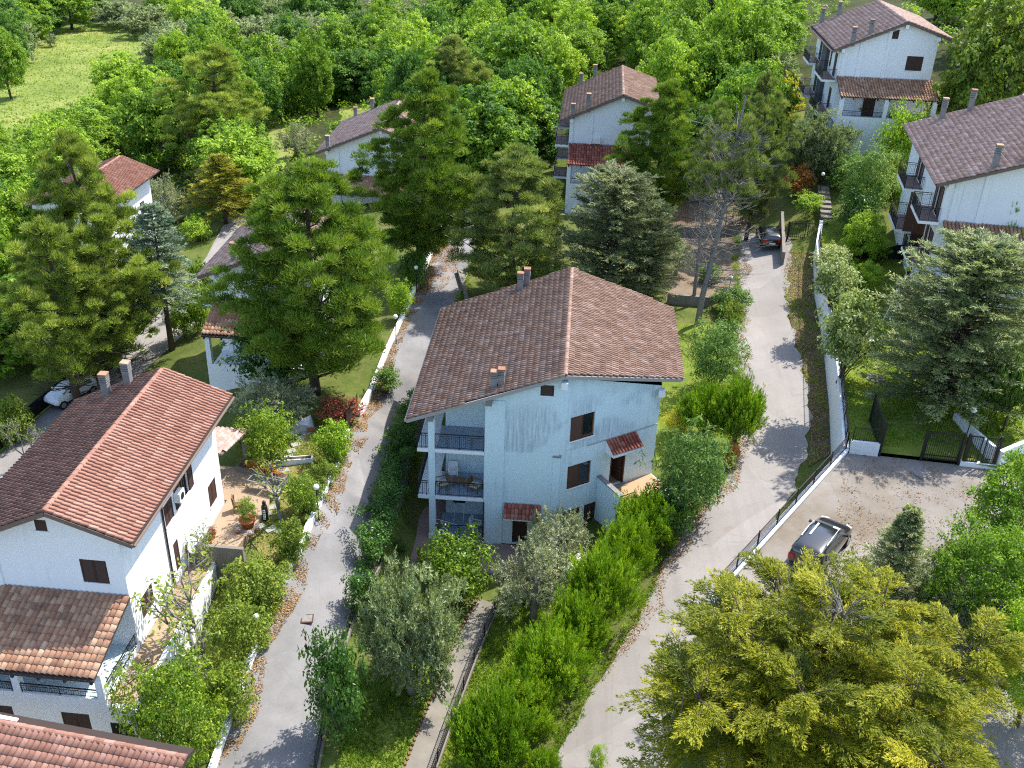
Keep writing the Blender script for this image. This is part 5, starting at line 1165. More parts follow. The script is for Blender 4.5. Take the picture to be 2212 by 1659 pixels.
for i, (bx, by, tp, hw) in enumerate(((1388, 1190, 1080, 66), (1345, 1262, 1140, 62), (1295, 1358, 1205, 74), (1238, 1440, 1300, 68), (1185, 1525, 1375, 84), (1122, 1606, 1470, 76), (1060, 1690, 1520, 88))):
    put('cyp1' if i % 2 else 'cyp2', (bx, by), tp, hw, ("bright green cypress bush at the villa end of the roadside hedge", "second cypress bush of the hedge counting from the villa", "third cypress bush of the hedge counting from the villa", "middle cypress bush of the bright roadside hedge", "third cypress bush of the hedge counting from the bottom", "second cypress bush of the hedge counting from the bottom", "yellowish cypress bush at the bottom end of the roadside hedge")[i], 'shrub', group="cypress bushes forming the roadside hedge", rot=i * 1.1)
put('oleander1', (1540, 848), 697, 62, "tall oleander beside the road below the villa gable", 'shrub')
put('cyp2', (1520, 948), 845, 58, "feathery cypress bush close to the villa's end wall", 'shrub', rot=.5)
put('cyp1', (1582, 975), 835, 55, "feathery cypress bush at the road edge by the globe lamp", 'shrub', rot=2.2)
put('oleander1', (1478, 1115), 932, 80, "broad oleander shading the entrance terrace", 'shrub', rot=1.0)
put('laurel1', (1440, 1160), 1060, 52, "dark bush at the corner of the entrance terrace", 'shrub')
put('shrub2', (1574, 1012), 960, 20, "small rust coloured shrub at the road bend", 'shrub', mat='rust')
put('citrus1', (1458, 940), 888, 32, "low yellow-green bush beside the villa's end wall", 'shrub', mat='yellow')
put('shrub1', (1575, 675), 622, 38, "grey-green shrub by the forecourt lamp", 'shrub', mat='oleander')
for k_, bx, by, tp, hw, mt, lab in (('olive2', 1460, 600, 520, 40, None, "twiggy grey shrub on the dry forecourt"), ('shrub1', 1432, 560, 500, 34, 'oak_dark', "dark shrub between the grey cypress and the terrace wall"), ('twigs', 1565, 500, 420, 45, None, "leafless shrub in front of the terrace wall"), ('olive2', 1620, 470, 400, 36, None, "pale shrub behind the black hatchback"), ('shrub1', 1530, 610, 570, 26, 'oleander', "small green shrub between the two bare trunks"), ('olive3', 1480, 430, 350, 50, 'olive', "olive behind the terrace wall railing")):
    put(k_, (bx, by), tp, hw, lab, 'shrub', mat=mt, name='shrub')
put('shrub2', (1580, 712), 655, 30, "low green shrub at the foot of the leaning pine", 'shrub')
for bx, by, tp, hw, lab in ((1792, 600, 535, 40, "pale edged bush at the far end of the retaining wall"), (1795, 668, 562, 46, "pale edged bush in the middle of the retaining wall"), (1816, 812, 640, 62, "big pale edged bush hanging over the near end of the retaining wall")):
    put('pitto1', (bx, by), tp, hw, lab, 'shrub', zs=6.7)
put('olive1', (1748, 402), 228, 72, "olive tree beside the stone steps", rot=1.1, zs=7.6)
put('olive3', (1855, 330), 215, 62, "olive tree in front of the veranda of the far house", zs=9.0)
put('olive3', (1955, 320), 208, 60, "olive tree between the far house and the balconied house", zs=9.2, rot=2.0)
put('olive3', (1670, 225), 108, 60, "round grey olive at the edge of the wood beside the far house", rot=3.1)
put('shrub1', (1680, 268), 168, 42, "yellow flowering bush beside the far house", 'shrub', mat='yellow')
put('citrus1', (1935, 410), 232, 52, "bright green bush climbing beside the balconied house", 'shrub', zs=7.8, mat='oak_bright')
put('oleander1', (1860, 470), 318, 58, "leafy bush beside the stone steps", 'shrub', zs=7.6)
put('citrus1', (1905, 445), 345, 50, "bright rounded bush next to the tiled terrace", 'shrub', zs=7.4, mat='shrub')
put('laurel1', (1843, 505), 410, 42, "dark broad-leaved bush by the garden gate", 'shrub', zs=7.2)
put('garden_tree', (1855, 575), 465, 38, "small bright tree on the walled lawn by the gate", zs=7.0, mat='oak_bright')
put('garden_tree', (1866, 640), 572, 28, "young tree with thin trunk on the walled lawn", zs=6.8, mat='oak_bright')
for k_, bx, by, tp, hw, z_, mt, lab in (('shrub1', 1985, 330, 255, 40, 8.6, 'oak_bright', "bright bush against the balconied house's rear balcony"), ('olive3', 1800, 300, 205, 50, 9.0, 'olive_pale', "pale olive beside the far house's corner balcony"), ('oleander1', 1820, 420, 330, 40, 7.8, 'oleander', "dark bush above the stone steps"), ('citrus1', 1965, 470, 395, 36, 7.4, 'citrus', "leafy bush at the foot of the rear balcony"),
        ('shrub1', 1720, 420, 360, 30, 7.6, 'rust', "dry brown bush beside the road-end gate"), ('shrub2', 1745, 455, 420, 34, 7.4, 'oak_bright', "low green growth behind the road-end gate"), ('citrus1', 1890, 560, 515, 30, 7.0, 'oak_bright', "low bright bush in front of the net screen"), ('olive3', 1905, 345, 240, 48, 8.8, 'olive', "grey olive filling the gap below the far veranda")):
    put(k_, (bx, by), tp, hw, lab, 'shrub' if 'olive' not in k_ else 'tree', zs=z_, mat=mt)
put('citrus1', (1812, 640), 575, 30, "bright low bush inside the retaining wall", 'shrub', zs=6.8)
put('bare1', (440, 1474), 1228, 175, "almost leafless tree with spreading grey limbs beside the side terrace")
put('bare2', (606, 1128), 1000, 60, "small bare tree on the lawn beside the punch bag")
put('twigs', (470, 1250), 1130, 70, "twiggy leafless shrub by the concrete garden wall", 'shrub')
put('twigs', (60, 1010), 915, 55, "thin leafless shrub beside the left street", 'shrub', rot=2)
put('bigbush', (400, 1660), 1440, 125, "big glossy bush below the bare tree", 'shrub')
put('shrub1', (320, 1530), 1425, 52, "bush against the terrace end wall", 'shrub', mat='citrus')
put('shrub1', (505, 1560), 1430, 50, "bush along the low road wall near the globe lamp", 'shrub')
put('citrus1', (525, 1440), 1310, 58, "yellow-green bush between bare tree and road", 'shrub', mat='shrub')
put('shrub1', (545, 1320), 1215, 62, "twiggy green bush beside the concrete garden wall", 'shrub', rot=.8)
put('shrub1', (630, 1215), 1130, 34, "brownish bush along the road wall by the garden gate lamp", 'shrub', rot=2)
put('citrus1', (655, 1110), 1030, 38, "leafy green bush next to the garden globe lamp", 'shrub', mat='citrus')
put('shrub2', (700, 1050), 1000, 30, "low bush on the lawn edge above the road wall", 'shrub')
put('shrub1', (722, 1000), 915, 38, "bush with white blossom near the black fence", 'shrub', rot=1.4, mat='oak_bright')
put('citrus1', (585, 1010), 880, 55, "bright citrus tree beside the back veranda", mat='citrus', name='citrus_tree')
put('citrus1', (540, 980), 905, 40, "yellowish citrus bush behind the back veranda", 'shrub', mat='shrub')
put('olive2', (592, 930), 815, 90, "silvery olive behind the red roofed house", rot=.7, name='olive_tree')
put('shrub1', (735, 912), 862, 46, "hedge bush with red new leaves by the black fence", 'shrub', mat='photinia')
put('laurel1', (590, 838), 690, 82, "dark evergreen tree in front of the hidden veranda", name='evergreen_tree')
for i, (bx, by, tp, hw) in enumerate(((400, 730, 640, 34), (432, 715, 615, 36), (440, 660, 560, 30))):
    put('laurel1', (bx, by), tp, hw, ("glossy bush at the foot of the blue cedar", "glossy bush beside the hidden house's balcony", "glossy bush behind the blue cedar")[i], 'shrub', mat='citrus', rot=i)
put('shrub1', (30, 960), 860, 40, "green bush behind the street fence", 'shrub'); put('laurel1', (835, 850), 790, 28, "bush under the big dark pine along the road wall", 'shrub', rot=3, mat='oleander')
put('citrus1', (862, 690), 610, 30, "bright bush by the upper road lamp", 'shrub', mat='oak_bright'); put('shrub1', (895, 620), 540, 32, "tangled creeper bush on the road wall", 'shrub', mat='oak_dark')
put('olive3', (1120, 345), 238, 58, "grey-green olive between the two tall pines and the pink roof")
put('garden_tree', (1175, 350), 295, 36, "dark rounded tree beside the pink roofed house", mat='oak_dark'); put('garden_tree', (1060, 300), 215, 42, "bright fruit tree behind the round pine", mat='oak_bright')
put('olive2', (360, 480), 385, 48, "pale bushy tree beside the russet roofed house", name='olive_tree'); put('shrub1', (430, 520), 470, 30, "bright green bush by the left street", 'shrub', mat='oak_bright')
put('oak2', (2130, 330), -30, 115, "tall yellow-green tree beside the far house", mat='shrub'); put('oak4', (2190, 250), 30, 90, "yellow-green tree at the upper frame edge", mat='oak_bright'); put('oak4', (2060, 330), 150, 70, "bushy yellow-green tree beside the far veranda", mat='shrub')
put('cyp2', (1075, 1720), 1630, 40, "young conifer poking up at the bottom edge beside the ramp", 'shrub'); put('cyp1', (1170, 1715), 1635, 42, "young conifer poking up at the bottom edge by the road", 'shrub', rot=1)
put('shrub2', (1290, 1662), 1615, 20, "small green weed growing at the road edge", 'shrub', mat='oak_bright')

def hedge(name, line, H, wd, mat, label, per_m=120, ll=.14, lw=.075, seed=0, zf=None):
    lv = Leaves(seed); r = lv.r; pts = np.array(resample(line, .35, False)); C = []; Rr = []
    for x, y in pts:
        z = (zf or T)(x, y)
        for k in range(5): C.append((x + r.normal(0, wd * .3), y + r.normal(0, .2), z + H * (.12 + .85 * (k + r.uniform(0, .9)) / 5) * r.uniform(.9, 1.08))); Rr.append(r.uniform(.28, .48) * wd)
    C = np.array(C); o0 = np.array([pts[0][0], pts[0][1], float((zf or T)(*pts[0]))]); clumps(lv, C - o0, np.array(Rr), per_m, ll, lw)
    o = thing(name, tuple(o0), 0, label, "hedge"); lv.build('foliage', M[mat], o); mb = MB()
    for p in pts[::3]: z = float((zf or T)(*p)); mb.tube([(p[0] - o0[0], p[1] - o0[1], z - .2 - o0[2]), (p[0] - o0[0] + r.normal(0, .1), p[1] - o0[1], z + H * .7 - o0[2])], [.04, .015], 5)
    mb.build('stems', M['bark'], o, kind='stuff'); return o
hedge("hedge", [(-6.5, 58), (-6.6, 52), (-6.9, 47), (-7.2, 42.5)], 2.5, 1.2, 'laurel', "dark laurel hedge between the narrow road and the villa terrace", 130, seed=201)
put('laurel1', (735, 1600), 1372, 62, "dark laurel bush at the lower end of the narrow road", 'shrub', rot=1); put('laurel1', (790, 1330), 1235, 42, "dark laurel bush next to the round olive", 'shrub', rot=2.2)
hedge("hedge", px_line([(560, 1400), (600, 1290), (650, 1180)]), 1.2, .65, 'shrub', "scruffy hedge along the road wall below the garden gate", 70, seed=202)
hedge("hedge", px_line([(668, 1130), (705, 1050), (740, 980)]), 1.0, .6, 'shrub', "scruffy hedge along the road wall beside the lawn", 70, seed=203)

# ---------------------------------------------------------------- the wood behind
KEEP = {  # rows of the picture that trees of the wood must leave open
    'meadow': [(61, 85), (205, 60), (300, 70), (310, 105), (225, 118), (150, 155), (140, 205), (79, 236), (-20, 250), (-20, 175), (70, 155), (79, 105)],
    'clear1': [(570, 262), (622, 262), (618, 350), (575, 350)], 'clear2': [(748, 225), (800, 225), (800, 270), (750, 270)],
    'h3': [(1735, 60), (1880, -30), (2055, 70), (2030, 260), (1720, 250)], 'h5': [(1205, 240), (1340, 130), (1390, 160), (1390, 450), (1210, 430)], 'h6': [(680, 330), (690, 300), (800, 230), (830, 250), (820, 390), (700, 390)], 'h7': [(232, 340), (345, 345), (345, 470), (240, 480)],
    'h4': [(1940, 250), (2212, 170), (2230, 600), (1940, 500)], 'road': [(930, 500), (1010, 500), (1010, 640), (930, 640)]}
wood = []
def grow_wood():
    r = np.random.default_rng(77); cand = []
    for y in np.arange(98, 225, 6.8):
        st = 6.6 if y < 190 else 8.5
        for x in np.arange(-125, 125, st):
            cand.append((x + r.normal(0, 1.9), y + r.normal(0, 1.9), r.random()))
    for y in np.arange(225, 425, 7.0):
        for x in np.arange(-150, 110, 7.0): cand.append((x + r.normal(0, 2.2), y + r.normal(0, 2.2), r.random()))
    for y in np.arange(72, 98, 6.5):
        for x in np.arange(-70, -34, 6.5): cand.append((x + r.normal(0, 1.6), y + r.normal(0, 1.6), r.random()))
    for y in np.arange(100, 124, 6.0):
        for x in np.arange(-18, 30, 5.6): cand.append((x + r.normal(0, 1.5), y + r.normal(0, 1.5), r.random()))
    foot = [((-21, -8), (97, 112)), ((3, 14), (93, 110)), ((27, 41), (93, 111)), ((-43, -33), (81, 95))]
    foot = [((-20.5, -9), (95, 111)), ((3, 14), (93, 110)), ((27, 41), (93, 111)), ((-43, -34), (82, 94))]
    for x, y, u in cand:
        if any(a <= x <= b and c <= y <= d for (a, b), (c, d) in foot): continue
        z = float(T(x, y)); H = 9.5 * (.72 + .6 * r.random()); Rd = 4.3 * (.72 + .5 * r.random())
        if y < 112: H *= .8; Rd *= .85
        if y > 225: H *= 1.15; Rd *= 1.45
        pts = np.array([(x + dx * Rd * .75, y, z + h * H) for dx in (-1, 0, 1) for h in (.3, .6, .9)] + [(x, y, z), (x, y, z + H)]); pr = proj(pts)
        if not ((pr[:, 0] > -40) & (pr[:, 0] < PW + 40) & (pr[:, 1] > -60) & (pr[:, 1] < PH)).any(): continue
        if any(inside(k, pr[:, 0], pr[:, 1]).any() for k in KEEP.values()): continue
        wood.append((x, y, z, H, Rd, u, proj((x, y, z + H * .6))))
grow_wood()
wood.sort(key=lambda w_: w_[6][2])
def in_sight(ws):
    """keep the trees of which enough shows past nearer ones"""
    cov = np.zeros((170, 230), bool); gy, gx = np.mgrid[0:170, 0:230]; out = []
    for w_ in ws:
        p = w_[6]; rx = w_[4] * .66 * FPX / p[2] / 10; ry = w_[3] * .34 * FPX / p[2] / 10
        m = ((gx - p[0] / 10) / rx) ** 2 + ((gy - p[1] / 10) / ry) ** 2 < 1
        if m.sum() == 0 or (m & ~cov).sum() < (.13 if p[1] > 60 else .07) * m.sum(): continue
        cov |= m; out.append(w_)
    return out
wood = in_sight(wood)
for i, (x, y, z, H, Rd, u, p) in enumerate(wood[:300]):
    far_left = p[0] < 900 and p[1] < 75 and p[0] > 230 and u < .72
    if far_left or (p[0] < 620 and 60 < p[1] < 110 and u < .6): key, mt = 'olive3', None; H *= .74; Rd *= 1.12
    else: key = ('oak1', 'oak2', 'oak3', 'oak4')[int(u * 3.999)]; mt = random.choice(['oak', 'oak_bright', 'oak_dark', None, None])
    if p[0] > 1500 and key != 'olive3' and u > .3: mt = random.choice(['oak', 'oak_dark', None])
    cols = ((130, "beside the lone meadow tree"), (330, "along the meadow's lower edge"), (470, "around the thin-crowned pine"), (640, "between the thin-crowned pine and the small brown roof"), (800, "behind the small brown roof"), (960, "behind the tall roadside pine"), (1120, "behind the dark pine"), (1260, "above the grey-green olive"), (1400, "above the pink roof"), (1560, "behind the half bare pines"), (1720, "beside the round grey olive"), (1900, "behind the four-chimney house"), (9999, "at the upper corner beyond the four-chimney house"))
    where = next(t_ for lim, t_ in cols if p[0] < lim)
    rows_ = "along the skyline row" if p[1] < 45 else "in the upper rows" if p[1] < 110 else "in the middle rows" if p[1] < 190 else "in the front row"
    tone = {'oak': 'mid-green', 'oak_bright': 'bright green', 'oak_dark': 'dark green'}.get(mt, {'oak1': 'mid-green', 'oak2': 'bright green', 'oak3': 'dark green', 'oak4': 'mid-green'}.get(key, 'silvery'))
    size = "small" if H < 7 else "tall" if H > 10.5 else "mid-sized"
    lab = f"{size} {tone} {'olive' if key == 'olive3' else 'tree'} {where}, {rows_}".replace("between the thin-crowned pine and the small brown roof", "just past the thin-crowned pine").replace("at the upper corner beyond the", "far beyond the")
    plant(key, (x, y, z - .15), lab, "tree", H, Rd, group="trees of the wood", mat=mt)
put('oak1', (25, 215), 62, 48, "lone tree standing in the meadow at the frame edge"); put('olive3', (112, 103), 72, 15, "lone small bush in the middle of the meadow", 'shrub', name='bush')
put('olive2', (640, 340), 268, 40, "pale twiggy tree beside the small brown roof", name='olive_tree', mat='olive_pale')
# low growth that closes the gaps between the trunks
FLOOR = [(-125, 118), (-62, 100), (-44, 97), (-20, 114), (-6, 112), (2, 111), (16, 112), (26, 100), (27, 112), (42, 112), (50, 100), (80, 100), (140, 150), (140, 425), (-150, 425), (-150, 140)]
def low_growth():
    lv = Leaves(301); r = lv.r; P = scatter_pts([(-90, 99), (90, 99), (110, 270), (-110, 270)], 5200, r); z = T(P[:, 0], P[:, 1]); pr = proj(np.c_[P, z + 1.0])
    ok = (pr[:, 0] > -20) & (pr[:, 0] < PW + 20) & (pr[:, 1] > -20)
    for k in KEEP.values(): ok &= ~inside(k, pr[:, 0], pr[:, 1])
    for (a, b), (c, d) in (((-20.5, -9), (95, 111)), ((3, 14), (93, 110)), ((27, 41), (93, 111)), ((-43, -34), (82, 94))): ok &= ~((P[:, 0] > a - 1) & (P[:, 0] < b + 1) & (P[:, 1] > c - 1) & (P[:, 1] < d + 1))
    ok &= ~inside(MEADOW, P[:, 0], P[:, 1]); P = P[ok]; z = z[ok]; n = len(P); rad = r.uniform(.7, 1.7, n)
    clumps(lv, np.c_[P, z + rad * .5], rad, 30, .42, .28); tag(lv.build('undergrowth', M['oak']), "tangled green undergrowth closing the gaps between the trees of the wood", "undergrowth", kind='stuff')
low_growth()
fl_ = [p for p in FLOOR]
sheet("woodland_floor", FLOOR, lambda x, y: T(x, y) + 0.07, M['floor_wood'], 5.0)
# ================================================================ walls, fences, gates, lamps
def wall_line(name, pts, zb, zt, th, mat, label, cat="wall", cap=None, group=None):
    """a wall following ground points; zb, zt functions of (x, y) for foot and top"""
    pts = [np.array(p[:2], float) for p in pts]; o0 = np.array([*pts[0], float(zb(*pts[0]))]); mb = MB(); cp = MB()
    root = thing(name, tuple(o0), 0, label, cat, group); n = len(pts); L = []; Rr = []
    for i in range(n):
        d = pts[min(i + 1, n - 1)] - pts[max(i - 1, 0)]; d = d / np.linalg.norm(d); q = np.array([-d[1], d[0]]) * th / 2; L.append(pts[i] + q); Rr.append(pts[i] - q)
    def strip(m, A, B, lo, hi):
        vs = []
        for a, b, p in zip(A, B, pts):
            z0 = lo(*p) - o0[2]; z1 = hi(*p) - o0[2]; vs += [(a[0] - o0[0], a[1] - o0[1], z0), (b[0] - o0[0], b[1] - o0[1], z0), (b[0] - o0[0], b[1] - o0[1], z1), (a[0] - o0[0], a[1] - o0[1], z1)]
        fs = []
        for i in range(n - 1):
            for k in range(4): fs.append((4 * i + k, 4 * i + (k + 1) % 4, 4 * i + 4 + (k + 1) % 4, 4 * i + 4 + k))
        fs += [(3, 2, 1, 0), (4 * n - 4, 4 * n - 3, 4 * n - 2, 4 * n - 1)]; m.add(vs, fs)
    strip(mb, L, Rr, lambda x, y: float(zb(x, y)) - .4, lambda x, y: float(zt(x, y))); mb.build('wall_body', M[mat], root)
    if cap:
        A = [p + (a - p) * 1.25 for p, a in zip(pts, L)]; B = [p + (b - p) * 1.25 for p, b in zip(pts, Rr)]
        strip(cp, A, B, lambda x, y: float(zt(x, y)) + .002, lambda x, y: float(zt(x, y)) + .07); cp.build('coping', M[cap], root)
    return root
def iron_fence(pts, zf, h, label, gap=.13, post=2.0, cat="fence", group=None, name="fence", mesh_back=False):
    pts = [np.array(p[:2], float) for p in resample([tuple(p[:2]) for p in pts], post, False)]; o0 = np.array([*pts[0], float(zf(*pts[0]))])
    root = thing(name, tuple(o0), 0, label, cat, group); bars = MB()
    V3 = lambda p, dz: Vector((p[0] - o0[0], p[1] - o0[1], float(zf(*p)) - o0[2] + dz))
    for i, p in enumerate(pts): MB().beam(V3(p, -.15), V3(p, h + .05), .05, .05).build('post', M['iron'], root)
    for a, b in zip(pts[:-1], pts[1:]):
        for dz in (.08, h - .03): MB().beam(V3(a, dz), V3(b, dz), .035, .035).build('rail', M['iron'], root)
        n = max(2, int(np.linalg.norm(b - a) / gap))
        for k in range(1, n):
            p = a + (b - a) * k / n; bars.beam(V3(p, .08), V3(p, h - .03), .016, .016)
        if mesh_back:
            bars.hexa([V3(a, .1), V3(b, .1), V3(b, .1) + Vector((.01, .01, 0)), V3(a, .1) + Vector((.01, .01, 0)), V3(a, h - .05), V3(b, h - .05), V3(b, h - .05) + Vector((.01, .01, 0)), V3(a, h - .05) + Vector((.01, .01, 0))])
    bars.build('bars', M['iron'], root, kind='stuff'); return root
def gate(a, b, z, h, label, leaves=1, gap=.12, slope=0.0):
    a = np.array(a[:2], float); b = np.array(b[:2], float); L = np.linalg.norm(b - a); d = (b - a) / L
    root = thing("gate", (a[0], a[1], z), math.atan2(d[1], d[0]), label, "gate")
    for x in (0, L): MB().box(x - .06, x + .06, -.06, .06, -.2, h + .12).build('gate_post', M['iron'], root)
    for k in range(leaves):
        x0 = L * k / leaves + .08; x1 = L * (k + 1) / leaves - .08; f = MB()
        for q in ((x0, x1, .08, .15), (x0, x1, h - .07, h), (x0, x1, .32, .37)): f.box(q[0], q[1], -.025, .025, q[2], q[3])
        for q in (x0, x1 - .06): f.box(q, q + .06, -.024, .024, .08, h)
        leaf = f.build('gate_leaf', M['iron'], root); n = int((x1 - x0) / gap)
        for j in range(1, n): x = x0 + (x1 - x0) * j / n; MB().box(x - .012, x + .012, -.012, .012, .1, h - .02).build('bar', M['iron'], leaf)
    return root
def lamp(P, h, label, arm=0.0):
    root = thing("globe_lamp", tuple(P), 0, label, "lamp", "globe lamps along the roads and gardens")
    MB().lathe([(.09, -.1), (.09, .05), (.04, .12), (.03, .5), (.028, h - .22), (.06, h - .2), (.07, h - .16), (.05, h - .13)], n=10).build('post', M['iron'], root, smooth=True)
    MB().sphere((0, 0, h), .165, 16, 10).build('globe', M['bulb'], root, smooth=True); return root
def lamp_px(x, y, h, label, zs=None):
    """a lamp whose globe is seen at (x, y): walk down to the ground"""
    if zs is None:
        B = gp(x, y, h); B = np.array([B[0], B[1], float(T(B[0], B[1]))])
    else: B = at_z(x, y, zs + h); B = np.array([B[0], B[1], zs])
    return lamp(B, h, label)

# low wall with white coping along the narrow road
lw = [(x - .12, y) for x, y in LEFT_EDGE[1:-1]]
k1 = [p for p in lw if p[1] < 39]; k2 = [p for p in lw if 39 <= p[1] < 52]; k3 = [p for p in lw if p[1] >= 54]
wt = lambda h: (lambda x, y: T(x, y) + h)
wall_line("low_wall", k1, T, wt(.42), .22, 'trim', "low whitewashed wall along the narrow road by the big glossy bush", cap='trim')
wall_line("low_wall", k2, T, wt(.48), .22, 'trim', "low whitewashed wall along the narrow road beside the lawn", cap='trim')
wall_line("low_wall", k3, T, wt(.40), .22, 'trim', "low white wall along the narrow road under the big pine", cap='trim')
iron_fence([(x - .05, y) for x, y in lw if 51 <= y <= 57], lambda x, y: T(x, y) + .25, 1.35, "black fence panels beside the narrow road near the red leaved bush", gap=.08, mesh_back=True)
ga = gp(548, 1425); gb = gp(566, 1370)
gate((ga[0] - .15, ga[1]), (gb[0] - .15, gb[1]), float(ga[2]), 1.3, "dark garden gate in the low road wall under the globe lamp")
# fence on the other side of the narrow road, at the bottom
rf_ = [(x + .12, y) for x, y in LEFT_RIGHT[1:-1] if y < 44]
wall_line("low_wall", rf_, lambda x, y: T(x, y) - .4, wt(.25), .2, 'concrete', "low grey wall under the railings beside the lower olive garden")
iron_fence(rf_, wt(.25), .9, "black railing beside the narrow road below the round olive")
# concrete ramp between railings, with a kerb of small bricks
RA = smooth_line(px_line([(860, 1700), (930, 1520), (985, 1390), (1035, 1295)]), 1); RB = smooth_line(px_line([(925, 1700), (985, 1530), (1030, 1410), (1075, 1310)]), 1)
sheet("path", RA + RB[::-1], lambda x, y: T(x, y) + .09, M['concrete'], .5)
wall_line("ramp_kerb", [(x + .1, y) for x, y in RB], T, wt(.3), .16, 'concrete', "mossy concrete kerb under the ramp railing")
iron_fence([(x + .1, y) for x, y in RB], wt(.3), .8, "black railing along the concrete ramp", gap=.11)
edg = thing("brick_edging", (RA[0][0], RA[0][1], float(T(*RA[0]))), 0, "row of small bricks edging the concrete ramp", "edging"); me = None
for i, p in enumerate(resample(RA, .26, False)):
    if me is None: b = MB().box(-.05, .05, -.09, .09, -.05, .09).build('brick', M['brick'], edg); me = b.data
    else: b = bpy.data.objects.new('brick', me); link(b, edg)
    b.location = (p[0] - .06 - RA[0][0], p[1] - RA[0][1], float(T(*p)) + .06 - float(T(*RA[0]))); b.rotation_euler = (random.uniform(-.1, .1), random.uniform(-.1, .1), .35 + random.uniform(-.25, .25))
# white retaining wall of the raised lawn, fence on top
wall_line("retaining_wall", [GATE_A] + WALL_TOP, T, lambda x, y: plot_z(x, y) + .12, .3, 'trim', "tall whitewashed retaining wall along the wide road")
iron_fence([GATE_A] + WALL_TOP[:5], lambda x, y: plot_z(x, y) + .12, 1.0, "dark wire fence on top of the tall retaining wall", gap=.2)
# kerb wall and black fence between the wide road and the driveway
dg = resample([GATE_A, DIAG_END, (9.5, 26)], 2.0, False)
wall_line("driveway_wall", dg, T, lambda x, y: drive_z(x, y) + .16, .28, 'trim', "whitewashed wall holding up the driveway beside the wide road", cap='trim')
iron_fence(dg, lambda x, y: drive_z(x, y) + .2, .95, "black fence slanting along the driveway edge", gap=.11, post=1.6)
# gate front: white pier, tall black gate leaves, small gate, side walls
gv = np.array(GATE_B) - np.array(GATE_A); gl = np.linalg.norm(gv); gd = gv / gl
g_ = lambda s: tuple(np.array(GATE_A) + gd * s)
dzg = lambda x, y: 6.05 + 0 * x
wall_line("gate_wall", [g_(.2), g_(1.75)], dzg, lambda x, y: 6.85, .22, 'white', "short white wall between the fence corner and the gate post")
iron_fence([g_(.25), g_(1.7)], lambda x, y: 6.85, .9, "black railing on the short white gate wall", gap=.12, post=1.5)
gate(g_(1.85), tuple(np.array(g_(1.85)) + np.array((.35, 3.2))), 6.1, 2.0, "black gate leaf swung open onto the lawn")
gate(g_(4.1), g_(6.1), 6.1, 1.85, "closed black gate leaf in the driveway entrance", gap=.11)
gate(g_(6.35), g_(8.0), 6.2, 1.75, "small double black gate beside the white side wall", leaves=2, gap=.11)
wall_line("gate_wall", [g_(6.2), g_(8.1)], dzg, lambda x, y: 6.28, .22, 'white', "white threshold kerb under the small double gate")
GR = np.array(g_(8.15))
wall_line("garden_wall", [tuple(GR), (GR[0] + 3.2, GR[1] + 1.9), (GR[0] + 9, GR[1] + 4.8)], lambda x, y: 6.0, lambda x, y: 7.15 + .05 * (x - GR[0]), .25, 'white', "white boundary wall running from the small gate to the frame edge")
wall_line("garden_wall", [(GR[0] - .25, GR[1] + .3), (GR[0] - .75, GR[1] + 4.6)], lambda x, y: 6.2, lambda x, y: 7.3 - .1 * (y - GR[1]), .2, 'white', "white wall wedge between lawn path and dark bushes")
# gate and fence at the end of the road by the hatchback
A_ = at_z(1700, 512, 6.0); B_ = at_z(1780, 515, 6.0)
gate(A_[:2], B_[:2], 5.7, 1.6, "black double gate at the end of the road", leaves=2, gap=.16)
wall_line("side_wall", [tuple(at_z(1688, 470, 6.5)[:2]), tuple(at_z(1692, 555, 5.8)[:2])], T, wt(1.2), .25, 'concrete', "stained grey wall beside the black hatchback")
# garden wall pieces behind the villa
for pts, h, lab in (([(1400, 500), (1500, 512), (1600, 505)], .9, "grey terrace wall under the sparse pines"), ([(1440, 655), (1530, 662), (1580, 640)], .8, "grey wall with railing beside the forecourt"), ([(990, 590), (1005, 640), (1010, 670)], .5, "white wall on the villa side of the upper road")):
    wall_line("garden_wall", px_line(pts), T, wt(h), .22, 'concrete', lab)
iron_fence(px_line([(1400, 500), (1500, 512), (1600, 505)]), wt(.9), .9, "thin railing on the grey terrace wall", gap=.2)
# black mesh fence beside the left street
iron_fence([(x - .3, y + .2) for x, y in SL[1:9]], wt(.05), 1.3, "black mesh fence along the left street", gap=.1, mesh_back=True)
wall_line("low_wall", [(x - .3, y + .2) for x, y in SL[:2]], T, wt(.7), .25, 'trim', "white wall stub beside the left street")
# lamps
lamp_px(553, 1333, 2.1, "globe lamp by the dark garden gate below the bare tree"); lamp_px(683, 1052, 2.2, "globe lamp beside the garden lawn"); lamp_px(854, 684, 2.2, "globe lamp under the big pine along the road"); lamp_px(899, 578, 2.2, "globe lamp at the upper bend of the narrow road")
lamp_px(2104, 886, 2.2, "globe lamp among the dark bushes behind the white wedge wall", 6.3); lamp_px(1480, 1048, 2.3, "globe lamp in front of the broad oleander"); lamp_px(1588, 797, 2.3, "globe lamp between oleander and road"); lamp_px(1579, 600, 2.2, "globe lamp at the forecourt entrance")
lamp_px(1778, 376, 2.2, "globe lamp beside the stone steps", 7.7); lamp_px(1954, 396, 2.2, "globe lamp beside the balconied house", 7.6); lamp_px(2069, 139, 2.2, "globe lamp beside the far veranda", 13.0)
